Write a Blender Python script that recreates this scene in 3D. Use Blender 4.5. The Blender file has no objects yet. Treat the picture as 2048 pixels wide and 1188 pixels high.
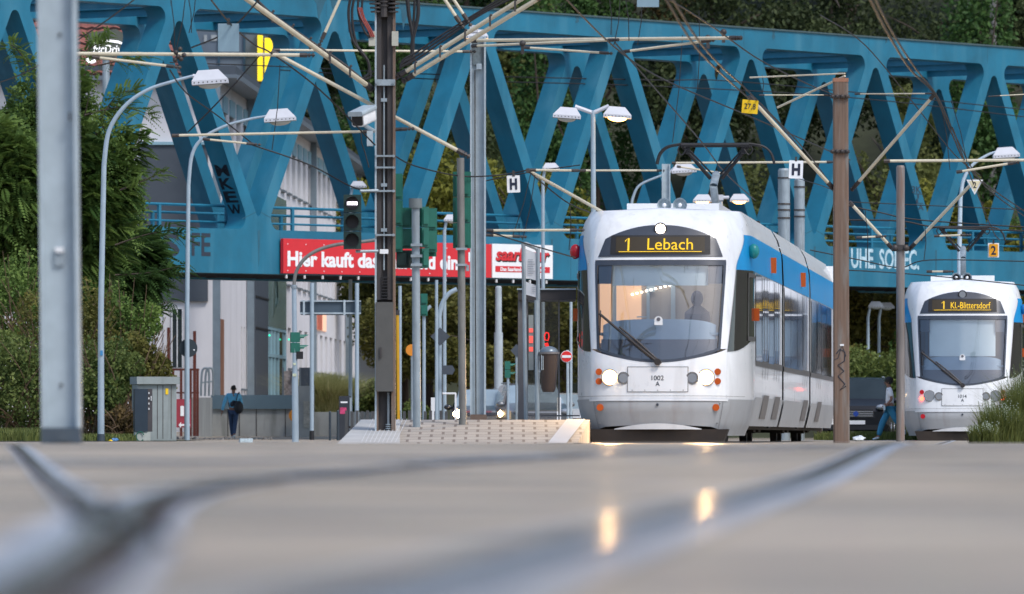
import bpy, bmesh, math, random
from mathutils import Vector, Matrix, noise as mnoise
import numpy as np
R = math.radians
random.seed(7); rng = np.random.default_rng(7)
scene = bpy.context.scene
COL = scene.collection
# ------------------------------------------------------------------ camera, light
F = 14000.0; CX = 1024.0; HY = 871.0; HC = 0.12      # photo pixels: focal length, centre, eye level; eye height in m
cam = bpy.data.cameras.new('camera'); cam_o = bpy.data.objects.new('camera', cam); COL.objects.link(cam_o)
cam_o.location = (0, 0, HC); cam_o.rotation_euler = (R(90), 0, 0)
cam.sensor_width = 36; cam.lens = F / 2048 * 36
cam.shift_y = (HY - 594) / 2048
cam.clip_start = 0.5; cam.clip_end = 3000
cam.dof.use_dof = True; cam.dof.focus_distance = 130; cam.dof.aperture_fstop = 4.8
scene.camera = cam_o
w = bpy.data.worlds.new('World'); scene.world = w; w.use_nodes = True
nt = w.node_tree; bg = nt.nodes['Background']
sky = nt.nodes.new('ShaderNodeTexSky'); sky.sky_type = 'NISHITA'; sky.sun_disc = False
SUN_EL, SUN_AZ = 52, 140          # degrees; azimuth clockwise from +Y
sky.sun_elevation = R(SUN_EL); sky.sun_rotation = R(SUN_AZ); sky.air_density = 1.0; sky.dust_density = 1.6; sky.ozone_density = 0.5
nt.links.new(sky.outputs[0], bg.inputs[0]); bg.inputs[1].default_value = 0.11
sun = bpy.data.lights.new('sun', 'SUN'); sun.energy = 1.2; sun.angle = R(15); sun.color = (1.0, 0.95, 0.9)
so = bpy.data.objects.new('sun', sun); COL.objects.link(so)
_a = R(SUN_AZ); _e = R(SUN_EL)
so.rotation_euler = Vector((math.sin(_a)*math.cos(_e), math.cos(_a)*math.cos(_e), math.sin(_e))).to_track_quat('Z', 'Y').to_euler()
scene.view_settings.view_transform = 'Standard'; scene.view_settings.look = 'None'
scene.view_settings.exposure = 0.95; scene.view_settings.gamma = 1
scene.cycles.max_bounces = 6; scene.cycles.transparent_max_bounces = 12; scene.cycles.sample_clamp_indirect = 30
scene.cycles.diffuse_bounces = 3

# ------------------------------------------------------------------ helpers
def P(px, py, d): return Vector(((px-CX)*d/F, d, HC+(HY-py)*d/F))
def PX(px, d): return (px-CX)*d/F
def PZ(py, d): return HC+(HY-py)*d/F
def smooth(t): t = max(0.0, min(1.0, t)); return t*t*(3-2*t)
def gz(x, y):
    z = 0.072*smooth((y-16)/21)*(1-smooth((y-42)/30))
    if x < -2: z += 0.30*smooth((y-214)/24)*smooth((-2-x)/2)
    return z
MATS = {}
def mat(name, col, rough=0.6, metal=0.0, var=0.12, scale=3.0, bump=0.0, emit=None, estr=0.0, stretch=None, spec=0.5, streak=0.0, dirt=None, dirt_amt=0.0, coat=0.0):
    if name in MATS: return MATS[name]
    m = bpy.data.materials.new(name); m.use_nodes = True; n = m.node_tree; b = n.nodes['Principled BSDF']
    b.inputs['Roughness'].default_value = rough; b.inputs['Metallic'].default_value = metal
    b.inputs['Specular IOR Level'].default_value = spec
    b.inputs['Coat Weight'].default_value = coat
    c = (*col, 1)
    if emit:
        b.inputs['Base Color'].default_value = c
        b.inputs['Emission Color'].default_value = (*emit, 1); b.inputs['Emission Strength'].default_value = estr
    if var > 0 and not emit:
        tc = n.nodes.new('ShaderNodeTexCoord'); mp = n.nodes.new('ShaderNodeMapping')
        n.links.new(tc.outputs['Object'], mp.inputs[0])
        if stretch: mp.inputs['Scale'].default_value = stretch
        nz = n.nodes.new('ShaderNodeTexNoise'); nz.inputs['Scale'].default_value = scale; nz.inputs['Detail'].default_value = 5
        nz.inputs['Roughness'].default_value = 0.65
        n.links.new(mp.outputs[0], nz.inputs['Vector'])
        rp = n.nodes.new('ShaderNodeValToRGB'); rp.color_ramp.elements[0].position = 0.3; rp.color_ramp.elements[1].position = 0.7
        rp.color_ramp.elements[0].color = tuple(max(0, v*(1-var)) for v in col)+(1,)
        rp.color_ramp.elements[1].color = tuple(min(1, v*(1+var)) for v in col)+(1,)
        n.links.new(nz.outputs[0], rp.inputs[0]); out = rp.outputs[0]
        if dirt:
            n2 = n.nodes.new('ShaderNodeTexNoise'); n2.inputs['Scale'].default_value = scale*0.7; n2.inputs['Detail'].default_value = 8
            mp2 = n.nodes.new('ShaderNodeMapping'); mp2.inputs['Scale'].default_value = (3, 3, 0.35)
            n.links.new(tc.outputs['Object'], mp2.inputs[0]); n.links.new(mp2.outputs[0], n2.inputs['Vector'])
            r2 = n.nodes.new('ShaderNodeValToRGB'); r2.color_ramp.elements[0].position = 0.52; r2.color_ramp.elements[1].position = 0.72
            r2.color_ramp.elements[1].color = (dirt_amt,)*3+(1,)
            n.links.new(n2.outputs[0], r2.inputs[0])
            mx = n.nodes.new('ShaderNodeMix'); mx.data_type = 'RGBA'
            n.links.new(r2.outputs[0], mx.inputs[0]); n.links.new(out, mx.inputs[6]); mx.inputs[7].default_value = (*dirt, 1)
            out = mx.outputs[2]
        n.links.new(out, b.inputs['Base Color'])
        rr = n.nodes.new('ShaderNodeMapRange'); rr.inputs[3].default_value = max(0.02, rough-0.12*rough); rr.inputs[4].default_value = min(1, rough*1.15)
        n.links.new(nz.outputs[0], rr.inputs[0]); n.links.new(rr.outputs[0], b.inputs['Roughness'])
        if bump > 0:
            bp = n.nodes.new('ShaderNodeBump'); bp.inputs['Strength'].default_value = bump; bp.inputs['Distance'].default_value = 0.02
            n.links.new(nz.outputs[0], bp.inputs['Height']); n.links.new(bp.outputs[0], b.inputs['Normal'])
    elif not emit: b.inputs['Base Color'].default_value = c
    MATS[name] = m; return m

class MB:
    def __init__(s): s.v = []; s.f = []; s.m = []
    def add(s, vs, fs, mi=0):
        o = len(s.v); s.v += [tuple(v) for v in vs]; s.f += [tuple(i+o for i in f) for f in fs]; s.m += [mi]*len(fs); return s
    def box(s, c, size, M=None, mi=0):
        hx, hy, hz = size[0]/2, size[1]/2, size[2]/2
        vs = [Vector((x, y, z)) for x in (-hx, hx) for y in (-hy, hy) for z in (-hz, hz)]
        if M is not None: vs = [M @ v for v in vs]
        vs = [v+Vector(c) for v in vs]
        return s.add(vs, [(0,1,3,2),(4,6,7,5),(0,4,5,1),(2,3,7,6),(0,2,6,4),(1,5,7,3)], mi)
    def bbox(s, x0, x1, y0, y1, z0, z1, mi=0): return s.box(((x0+x1)/2, (y0+y1)/2, (z0+z1)/2), (x1-x0, y1-y0, z1-z0), None, mi)
    def tube(s, pts, r, n=8, mi=0, cap=True):
        pts = [Vector(p) for p in pts]; rs = r if isinstance(r, (list, tuple)) else [r]*len(pts)
        o = []; prev = None
        for i, p in enumerate(pts):
            t = (pts[min(i+1, len(pts)-1)]-pts[max(i-1, 0)]).normalized()
            if prev is None:
                a = Vector((0, 0, 1)) if abs(t.z) < 0.9 else Vector((1, 0, 0))
                x = t.cross(a).normalized()
            else: x = (prev - t*prev.dot(t)).normalized()
            prev = x; y = t.cross(x)
            o += [p+(x*math.cos(2*math.pi*k/n)+y*math.sin(2*math.pi*k/n))*rs[i] for k in range(n)]
        fs = [(i*n+k, i*n+(k+1) % n, (i+1)*n+(k+1) % n, (i+1)*n+k) for i in range(len(pts)-1) for k in range(n)]
        if cap: fs += [tuple(range(n-1, -1, -1)), tuple((len(pts)-1)*n+k for k in range(n))]
        return s.add(o, fs, mi)
    def ball(s, c, r, mi=0, n=10, m=6):
        r = r if isinstance(r, (tuple, list, Vector)) else (r, r, r); vs = []; fs = []
        for i in range(m+1):
            th = math.pi*i/m
            for k in range(n):
                ph = 2*math.pi*k/n
                vs.append((c[0]+r[0]*math.sin(th)*math.cos(ph), c[1]+r[1]*math.sin(th)*math.sin(ph), c[2]+r[2]*math.cos(th)))
        for i in range(m):
            for k in range(n): fs.append((i*n+k, (i+1)*n+k, (i+1)*n+(k+1) % n, i*n+(k+1) % n))
        return s.add(vs, fs, mi)
    def disc(s, c, r, t=0.02, n=20, mi=0, nrm=(0, -1, 0), sx=1.0):
        c = Vector(c); q = Vector(nrm).normalized(); return s.tube([c-q*t/2, c+q*t/2], r, n, mi)
    def prism(s, poly, y0, y1, M=None, mi=0):
        n = len(poly)
        vs = [Vector((p[0], y0, p[1])) for p in poly]+[Vector((p[0], y1, p[1])) for p in poly]
        if M is not None: vs = [M @ v for v in vs]
        area = sum(poly[i][0]*poly[(i+1) % n][1]-poly[(i+1) % n][0]*poly[i][1] for i in range(n))
        a = tuple(range(n)); b = tuple(range(2*n-1, n-1, -1))
        if area < 0: a, b = a[::-1], b[::-1]
        sides = [(i, i+n, (i+1) % n+n, (i+1) % n) if area > 0 else ((i+1) % n, (i+1) % n+n, i+n, i) for i in range(n)]
        return s.add(vs, [a, b]+sides, mi)
    def build(s, name, m, parent=None, smooth_deg=35, world=True, label=None):
        me = bpy.data.meshes.new(name)
        vs = s.v
        if parent is not None and world:
            iv = parent['_inv'] if False else THINV[parent.name]
            vs = [iv @ Vector(v) for v in vs]
        me.from_pydata([tuple(v) for v in vs], [], s.f)
        for q in (m if isinstance(m, (list, tuple)) else [m]): me.materials.append(q)
        if isinstance(m, (list, tuple)): me.polygons.foreach_set('material_index', s.m)
        me.update()
        if smooth_deg:
            me.polygons.foreach_set('use_smooth', [True]*len(me.polygons)); me.set_sharp_from_angle(angle=R(smooth_deg))
        o = bpy.data.objects.new(name, me); COL.objects.link(o)
        if parent is not None:
            o.parent = parent; THINV[o.name] = THINV[parent.name]
        if label: o['label'] = label
        return o
THINV = {}
def tag(o, label, cat, group=None, kind=None):
    if label:
        o['label'] = label
        if len(label.split()) > 16: print('LONG', len(label.split()), label)
    if cat: o['category'] = cat
    if group: o['group'] = group
    if kind: o['kind'] = kind
    return o
def thing(name, label, cat, loc=(0, 0, 0), rz=0.0, group=None):
    o = bpy.data.objects.new(name, None); COL.objects.link(o); o.location = loc; o.rotation_euler = (0, 0, rz)
    o.empty_display_size = 0.3
    THINV[o.name] = (Matrix.Translation(Vector(loc)) @ Matrix.Rotation(rz, 4, 'Z')).inverted()
    return tag(o, label, cat, group)
def origin_to(o, loc):
    "move a single-mesh thing's origin to its base"
    o.data.transform(Matrix.Translation(-Vector(loc))); o.location = loc; THINV[o.name] = Matrix.Translation(-Vector(loc)); return o
def solo(mb, name, m, label, cat, base=None, group=None, kind=None, smooth_deg=35):
    o = mb.build(name, m, None, smooth_deg)
    if base is None:
        vs = np.array(mb.v); base = ((vs[:, 0].min()+vs[:, 0].max())/2, (vs[:, 1].min()+vs[:, 1].max())/2, vs[:, 2].min())
    origin_to(o, base); return tag(o, label, cat, group, kind)
def struct(mb, name, m, kind='structure', smooth_deg=35):
    o = mb.build(name, m, None, smooth_deg); o['kind'] = kind; return o
def text_mb(body, w, h, depth=0.01, bold=0.0, shear=0.0, mi=0):
    "letters fitted to a w x h box in the local XZ plane, facing -Y; returns verts, faces"
    cu = bpy.data.curves.new('t', 'FONT'); cu.body = body; cu.size = 1; cu.extrude = 0.01; cu.offset = bold; cu.shear = shear
    cu.resolution_u = 3; cu.align_x = 'LEFT'
    to = bpy.data.objects.new('t', cu); COL.objects.link(to)
    dg = bpy.context.evaluated_depsgraph_get(); me = bpy.data.meshes.new_from_object(to.evaluated_get(dg))
    v = np.array([tuple(q.co) for q in me.vertices]); fs = [tuple(p.vertices) for p in me.polygons]
    bpy.data.objects.remove(to); bpy.data.curves.remove(cu); bpy.data.meshes.remove(me)
    mn, mx = v.min(0), v.max(0)
    vs = [((q[0]-mn[0])/(mx[0]-mn[0])*w, -(q[2]-mn[2])/(mx[2]-mn[2])*depth, (q[1]-mn[1])/(mx[1]-mn[1])*h) for q in v]
    return vs, fs
def put_text(mb, body, M, w, h, depth=0.006, bold=0.0, shear=0.0, mi=0):
    vs, fs = text_mb(body, w, h, depth, bold, shear); return mb.add([M @ Vector(v) for v in vs], fs, mi)
def T(x, y, z): return Matrix.Translation((x, y, z))
def RZ(a): return Matrix.Rotation(a, 4, 'Z')
def catmull(pts, n=6):
    pts = [Vector(p) for p in pts]; o = []
    for i in range(len(pts)-1):
        a = pts[max(i-1, 0)]; b = pts[i]; c = pts[i+1]; d = pts[min(i+2, len(pts)-1)]
        for k in range(n):
            t = k/n; o.append(0.5*((2*b)+(c-a)*t+(2*a-5*b+4*c-d)*t*t+(3*b-a-3*c+d)*t*t*t))
    o.append(pts[-1]); return o

# ------------------------------------------------------------------ materials
M_steel = mat('galvanised_steel', (0.30, 0.36, 0.40), 0.55, 0.3, 0.18, 6, stretch=(1, 1, 0.4), dirt=(0.16, 0.17, 0.17), dirt_amt=0.5)
M_steel_l = mat('pale_galvanised_steel', (0.42, 0.50, 0.55), 0.5, 0.25, 0.12, 5)
M_dsteel = mat('dark_weathered_steel', (0.055, 0.05, 0.05), 0.55, 0.3, 0.3, 5, stretch=(1, 1, 0.2), dirt=(0.11, 0.08, 0.055), dirt_amt=0.6)
M_rustm = mat('brown_weathered_steel', (0.17, 0.115, 0.085), 0.7, 0.1, 0.3, 5, stretch=(6, 6, 0.15), dirt=(0.22, 0.22, 0.21), dirt_amt=0.7)
M_tube = mat('cream_fibreglass_tube', (0.60, 0.55, 0.42), 0.45, 0, 0.1, 10)
M_black = mat('black_rubber', (0.012, 0.012, 0.014), 0.6, 0, 0.2, 10)
M_wire = mat('dark_wire', (0.02, 0.02, 0.022), 0.6, 0.3, 0)
M_blue = mat('bridge_blue_paint', (0.007, 0.138, 0.228), 0.55, 0.0, 0.22, 0.6, bump=0.15, dirt=(0.040, 0.19, 0.28), dirt_amt=0.8)
M_bluerail = mat('bridge_railing_paint', (0.014, 0.165, 0.27), 0.5)
M_white = mat('white_sign_paint', (0.78, 0.80, 0.82), 0.5, 0, 0.05, 6)
M_green = mat('signal_green_plastic', (0.012, 0.13, 0.095), 0.45, 0, 0.1, 8)
M_dgreen = mat('dark_signal_green', (0.012, 0.035, 0.03), 0.5, 0, 0.1, 8)
M_asph = None
# ------------------------------------------------------------------ ground
def ground_material():
    m = bpy.data.materials.new('pale_worn_asphalt'); m.use_nodes = True; n = m.node_tree; b = n.nodes['Principled BSDF']
    tc = n.nodes.new('ShaderNodeTexCoord')
    nz = n.nodes.new('ShaderNodeTexNoise'); nz.inputs['Scale'].default_value = 0.9; nz.inputs['Detail'].default_value = 6
    n.links.new(tc.outputs['Object'], nz.inputs['Vector'])
    rp = n.nodes.new('ShaderNodeValToRGB'); e = rp.color_ramp.elements
    e[0].position = 0.36; e[0].color = (0.27, 0.225, 0.17, 1); e[1].position = 0.62; e[1].color = (0.62, 0.52, 0.40, 1)
    n.links.new(nz.outputs[0], rp.inputs[0])
    n2 = n.nodes.new('ShaderNodeTexNoise'); n2.inputs['Scale'].default_value = 45; n2.inputs['Detail'].default_value = 3
    n.links.new(tc.outputs['Object'], n2.inputs['Vector'])
    mx = n.nodes.new('ShaderNodeMix'); mx.data_type = 'RGBA'; mx.blend_type = 'MULTIPLY'; mx.inputs[0].default_value = 0.5
    n.links.new(rp.outputs[0], mx.inputs[6]); n.links.new(n2.outputs[1], mx.inputs[7]); n.links.new(mx.outputs[2], b.inputs['Base Color'])
    b.inputs['Specular IOR Level'].default_value = 0.45
    n3 = n.nodes.new('ShaderNodeTexNoise'); n3.inputs['Scale'].default_value = 0.45; n3.inputs['Detail'].default_value = 4; n.links.new(tc.outputs['Object'], n3.inputs['Vector'])
    rr = n.nodes.new('ShaderNodeMapRange'); rr.inputs[1].default_value = .35; rr.inputs[2].default_value = .65; rr.inputs[3].default_value = .26; rr.inputs[4].default_value = .75
    n.links.new(n3.outputs[0], rr.inputs[0]); n.links.new(rr.outputs[0], b.inputs['Roughness'])
    n4 = n.nodes.new('ShaderNodeTexNoise'); n4.inputs['Scale'].default_value = 1.3; n4.inputs['Detail'].default_value = 6; n.links.new(tc.outputs['Object'], n4.inputs['Vector'])
    r4 = n.nodes.new('ShaderNodeMapRange'); r4.inputs[1].default_value = .38; r4.inputs[2].default_value = .62; r4.inputs[3].default_value = .05; r4.inputs[4].default_value = .5
    n.links.new(n4.outputs[0], r4.inputs[0]); n.links.new(r4.outputs[0], b.inputs['Specular IOR Level'])
    bp = n.nodes.new('ShaderNodeBump'); bp.inputs['Strength'].default_value = 0.4; bp.inputs['Distance'].default_value = 0.004
    n.links.new(n2.outputs[0], bp.inputs['Height']); n.links.new(bp.outputs[0], b.inputs['Normal'])
    return m
M_asph = ground_material()
ys = [-20, 0, 2, 4]+[6+i*1.0 for i in range(75)]+[85+i*10 for i in range(12)]+[200+i*3 for i in range(17)]+[260, 300, 400, 700, 1500]
xs = [-800, -200, -60, -30, -20, -14, -10, -8, -6, -4, -3, -2, -1, 0, 1, 2, 4, 6, 10, 16, 30, 60, 200, 800]
g = MB(); g.add([(x, y, gz(x, y)) for y in ys for x in xs], [(j*len(xs)+i, j*len(xs)+i+1, (j+1)*len(xs)+i+1, (j+1)*len(xs)+i) for j in range(len(ys)-1) for i in range(len(xs)-1)])
struct(g, 'ground', M_asph, smooth_deg=80)

M_rail = mat('polished_rail_steel', (0.66, 0.56, 0.46), 0.23, 1.0, 0.08, 20)
M_groove = mat('rail_groove_rubber', (0.035, 0.022, 0.016), 1.0, 0, 0.3, 8, spec=0.0)
M_joint = mat('rail_joint_sealant', (0.46, 0.49, 0.55), 0.35, 0.1, 0.15, 8)
def ribbon(pathf, y0, y1, off0, off1, dz, n=90):
    "strip following a ground path x=pathf(y), between lateral offsets"
    vs = []
    for i in range(n+1):
        t = i/n; y = y0*(y1/y0)**t; x = pathf(y); z = gz(x, y)
        vs += [(x+off0, y, z+dz), (x+off1, y, z+dz)]
    return vs, [(2*i, 2*i+1, 2*i+3, 2*i+2) for i in range(n)]
def rail(pathf, y0, y1, w=1.0, label='', side=1, group='tram rails sunk in the asphalt'):
    t = thing('tram_rail', label, 'rail', (pathf(y0), y0, gz(pathf(y0), y0)), 0, group)
    b = MB(); b.add(*ribbon(pathf, y0, y1, -0.035*w, 0.035*w, 0.012)); b.build('rail_head', M_rail, t)
    b = MB(); b.add(*ribbon(pathf, y0, y1, side*0.036*w, side*0.088*w, 0.004)); b.build('groove', M_groove, t)
    b = MB(); b.add(*ribbon(pathf, y0, y1, -side*0.04*w, -side*0.13*w, 0.004)); b.add(*ribbon(pathf, y0, y1, side*0.09*w, side*0.12*w, 0.004)); b.build('joint', M_joint, t)
TR2 = lambda y: 0.0655*y-0.42-0.0
TR1 = lambda y: 2.42+0.084*(y-111)
def t2l(y): return TR2(y)+0.0
rail(t2l, 3.6, 160, .72, 'long blurred tram rail running from the bottom centre towards the far tram, catching headlight glints', -1)
rail(lambda y: TR2(y)+1.435, 24, 160, 1.0, 'right rail of the far tram track lying past the grassy verge', 1)
rail(lambda y: TR1(y)-0.72, 36, 150, 1.0, 'left rail of the near tram track beside the platform ramp', 1)
rail(lambda y: TR1(y)+0.72, 36, 150, 1.0, 'right rail of the near tram track under its right wheels', -1)
def pathfit(pts, deg):
    c = np.polyfit([p[0] for p in pts], [p[1] for p in pts], deg); return lambda y: float(np.polyval(c, y))
rail(pathfit([(4.6, -.36), (5.4, -.38), (7.3, -.43), (14.7, -.71), (19, -.575), (25.4, -.04), (27.5, .3), (34, 1.6)], 4), 4.4, 34, .75, 'curving tram rail sweeping from the bottom left corner through the blurred foreground', 1)
rail(pathfit([(5, -.22), (9.4, -.54), (15, -.95), (21.7, -1.46), (30, -2.1)], 2), 7.5, 34, .40, 'short dark grooved rail at the far left of the foreground', -1)
rail(lambda y: 0.42*(y-24.0)-1.3, 17.5, 34, 1.3, 'faint rail slanting across behind the curving rail', 1)

# bitumen-sealed cracks and a cut trench patch in the asphalt
mb = MB(); qq = random.Random(3)
for (xa, ya, xb, yb, wd_) in ((-2.2, 22, 2.6, 25.5, .035), (.9, 9, 2.2, 13.5, .012), (-1.2, 16, .6, 19.5, .03), (1.4, 28, 4.5, 31, .06), (-3, 33, 3.5, 34.5, .08), (-.1, 6.3, .7, 7.1, .008)):
    pts = [(lerp_[0]+qq.uniform(-.03, .03)*abs(xb-xa), lerp_[1]+qq.uniform(-.04, .04)*abs(yb-ya)) for lerp_ in [(xa+(xb-xa)*i/14, ya+(yb-ya)*i/14) for i in range(15)]]
    vs = []
    for (x, y) in pts: vs += [(x, y-wd_*2, gz(x, y)+.006), (x, y+wd_*2, gz(x, y)+.006)]
    mb.add(vs, [(2*i, 2*i+2, 2*i+3, 2*i+1) for i in range(14)])
struct(mb, 'sealed_cracks', mat('bitumen_seal', (.07, .07, .08), .45, 0, .3, 10), 'stuff')
# paved ramp and platform
M_pave = None
def brick_mat(name, c1, c2, cm, scale, bw=0.5, rh=0.25, rough=0.75, mortar=0.02, rot=0.0, coords='Object'):
    m = bpy.data.materials.new(name); m.use_nodes = True; n = m.node_tree; b = n.nodes['Principled BSDF']
    tc = n.nodes.new('ShaderNodeTexCoord'); br = n.nodes.new('ShaderNodeTexBrick'); mp = n.nodes.new('ShaderNodeMapping')
    mp.inputs['Rotation'].default_value = rot if isinstance(rot, tuple) else (0, 0, rot)
    n.links.new(tc.outputs[coords], mp.inputs[0]); n.links.new(mp.outputs[0], br.inputs['Vector'])
    br.inputs['Color1'].default_value = (*c1, 1); br.inputs['Color2'].default_value = (*c2, 1); br.inputs['Mortar'].default_value = (*cm, 1)
    br.inputs['Scale'].default_value = scale; br.inputs['Mortar Size'].default_value = mortar; br.inputs['Brick Width'].default_value = bw; br.inputs['Row Height'].default_value = rh
    nz = n.nodes.new('ShaderNodeTexNoise'); nz.inputs['Scale'].default_value = 2; nz.inputs['Detail'].default_value = 5; n.links.new(tc.outputs[coords], nz.inputs['Vector'])
    mr = n.nodes.new('ShaderNodeMapRange'); mr.inputs[3].default_value = 0.75; mr.inputs[4].default_value = 1.2; n.links.new(nz.outputs[0], mr.inputs[0])
    mx = n.nodes.new('ShaderNodeMix'); mx.data_type = 'RGBA'; mx.blend_type = 'MULTIPLY'; mx.inputs[0].default_value = 1
    n.links.new(br.outputs[0], mx.inputs[6]); n.links.new(mr.outputs[0], mx.inputs[7]); n.links.new(mx.outputs[2], b.inputs['Base Color'])
    b.inputs['Roughness'].default_value = rough; MATS[name] = m; return m
M_pave = brick_mat('cream_paving_bricks', (0.40, 0.36, 0.31), (0.34, 0.31, 0.27), (0.17, 0.14, 0.12), 1.0, 0.34, 0.50, mortar=0.022)
M_slab = mat('pale_concrete_slab', (0.42, 0.42, 0.41), 0.8, 0, 0.12, 3)
YR0, YR1, ZR = 101.0, 106.5, 0.36
def ramp_z(y): return ZR*(y-YR0)/(YR1-YR0)
XL0, XL1 = PX(676, YR0), PX(752, YR1)
r = MB(); RR = lambda y: TR1(y)-1.36
# ramp sheet, platform top, edges
n = 10
def ramp_patch(xa0, xa1, xb0, xb1, dz=0.0):
    return [(xa0, YR0, 0.005+dz), (xb0, YR0, 0.005+dz), (xb1, YR1, ZR+dz), (xa1, YR1, ZR+dz)], [(0, 1, 2, 3)]
r.add([(PX(800, YR0), YR0, -0.05), (PX(1150, YR0), YR0, -0.05), (PX(1180, YR1), YR1, ZR), (PX(800, YR1), YR1, ZR), (PX(800, YR1), YR1, -0.05), (PX(1180, YR1), YR1, -0.05)],
      [(0, 1, 2, 3), (1, 5, 2), (0, 3, 4), (4, 3, 2, 5)])
r.bbox(PX(750, 106.5), PX(1180, 106.5), YR1, YR1+3, -0.05, ZR)
r.add([(PX(750, 106.5), YR1+3, ZR), (TR1(109.5)-1.37, YR1+3, ZR), (TR1(150)-1.37, 150, ZR), (TR1(150)-4.2, 150, ZR)], [(0, 1, 2, 3)])
r.add([(TR1(109.5)-1.37, YR1+3, ZR), (TR1(109.5)-1.37, YR1+3, 0), (TR1(150)-1.37, 150, 0), (TR1(150)-1.37, 150, ZR)], [(0, 1, 2, 3)])
o = struct(r, 'platform', M_pave, smooth_deg=0)
r = MB(); r.add([(PX(674, YR0), YR0, 0.0), (PX(800, YR0), YR0, 0.0), (PX(800, YR1), YR1, ZR+0.003), (PX(722, YR1), YR1, ZR+0.003), (PX(674, YR1), YR1+.2, -0.02)], [(0, 1, 2, 3), (0, 3, 4)])
struct(r, 'ramp_slabs', M_slab, smooth_deg=0)
# thin joints and grooved guidance strips as real ridges
r = MB()
for k in range(8):
    a = 1098+k*4.6; b = a+38
    p0 = Vector((PX(a, YR0), YR0, 0.012)); p1 = Vector((PX(b, YR1), YR1, ZR+0.012)); wv = Vector((0.014, 0, 0))
    r.add([p0-wv, p0+wv, p1+wv, p1-wv], [(0, 1, 2, 3)])
M_tact = mat('white_tactile_strip', (0.55, 0.56, 0.57), 0.7)
tag(struct(r, 'guidance_strip', M_tact, smooth_deg=0), None, None)
r = MB()
for k in range(9):
    a = 722+k*8.5; b = a+24
    p0 = Vector((PX(a, YR0), YR0, 0.015)); p1 = Vector((PX(b, YR1), YR1, ZR+0.015)); wv = Vector((0.005, 0, 0))
    r.add([p0-wv, p0+wv, p1+wv, p1-wv], [(0, 1, 2, 3)])
struct(r, 'kerb_strip', M_tact, smooth_deg=0)

# ------------------------------------------------------------------ railway bridge
DU = Vector((0.588, 0.809, 0)).normalized(); DN = Vector((-DU.y, DU.x, 0)); GR = 0.0057
def B(u, wd, z): return Vector((0, 212, 0))+DU*u+DN*wd+Vector((0, 0, z+GR*u))
MBR = Matrix(((DU.x, DN.x, 0, 0), (DU.y, DN.y, 0, 212), (GR, 0, 1, 0), (0, 0, 0, 1)))   # (u, depth, z) -> world
bridge = thing('truss_bridge', 'blue steel truss railway bridge crossing over the street and tram tracks', 'bridge', tuple(B(-30, 0, 0)))
UN = 5.68; PN = 7.25; ZT = 12.97; ZC = 12.38; ZB = 6.13; ZU = 4.86
KS = 0.535
def round_poly(pts, rad, n=7):
    out = []; m = len(pts)
    for i in range(m):
        a = Vector(pts[i-1]); b = Vector(pts[i]); c = Vector(pts[(i+1) % m]); r_ = rad[i]
        u1 = (a-b).normalized(); u2 = (c-b).normalized(); ang = u1.angle(u2); dd = r_/math.tan(ang/2)
        cen = b+(u1+u2).normalized()*(r_/math.sin(ang/2))
        p0 = b+u1*dd; p1 = b+u2*dd; a0 = math.atan2(*(p0-cen).yx); a1 = math.atan2(*(p1-cen).yx)
        while a1-a0 > math.pi: a1 -= 2*math.pi
        while a1-a0 < -math.pi: a1 += 2*math.pi
        out += [(cen.x+r_*math.cos(a0+(a1-a0)*k/n), cen.y+r_*math.sin(a0+(a1-a0)*k/n)) for k in range(n+1)]
    return out
def lam_hole(u0):   # wide at the bottom, rounded top at u0
    zt = 11.6+0.2/KS+0.25
    return round_poly([(u0, zt), (u0+(zt-ZB)*KS, ZB), (u0-(zt-ZB)*KS, ZB)], [0.2, 0.34, 0.34], 8)
def vee_hole(u0):   # wide at the top, pointed bottom
    zb = 6.40
    return round_poly([(u0, zb), (u0-(ZC-zb)*KS, ZC), (u0+(ZC-zb)*KS, ZC)], [0.10, 0.32, 0.32], 8)
ks = list(range(-6, 8)); holes = []
for k in ks:
    holes.append((UN+k*PN, 'L', lam_hole(UN+k*PN))); holes.append((UN+(k+0.5)*PN, 'V', vee_hole(UN+(k+0.5)*PN)))
holes.sort(key=lambda h: h[0]); U0, U1 = holes[0][0]-3.6, holes[-1][0]+3.6
Z1, Z2 = 6.95, 11.25
def clip(h, z, above):
    pts = h; n = len(pts); st = None
    for i in range(n):
        a = pts[i]; b = pts[(i+1) % n]
        ina = a[1] > z if above else a[1] < z; inb = b[1] > z if above else b[1] < z
        if inb and not ina: st = i
    out = []; a = pts[st]; b = pts[(st+1) % n]; t = (z-a[1])/(b[1]-a[1]); out.append((a[0]+(b[0]-a[0])*t, z))
    i = (st+1) % n
    while (pts[i][1] > z) if above else (pts[i][1] < z): out.append(pts[i]); i = (i+1) % n
    a = pts[i-1]; b = pts[i]; t = (z-a[1])/(b[1]-a[1]); out.append((a[0]+(b[0]-a[0])*t, z))
    return out if out[0][0] < out[-1][0] else out[::-1]
DEP = 0.66
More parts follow.
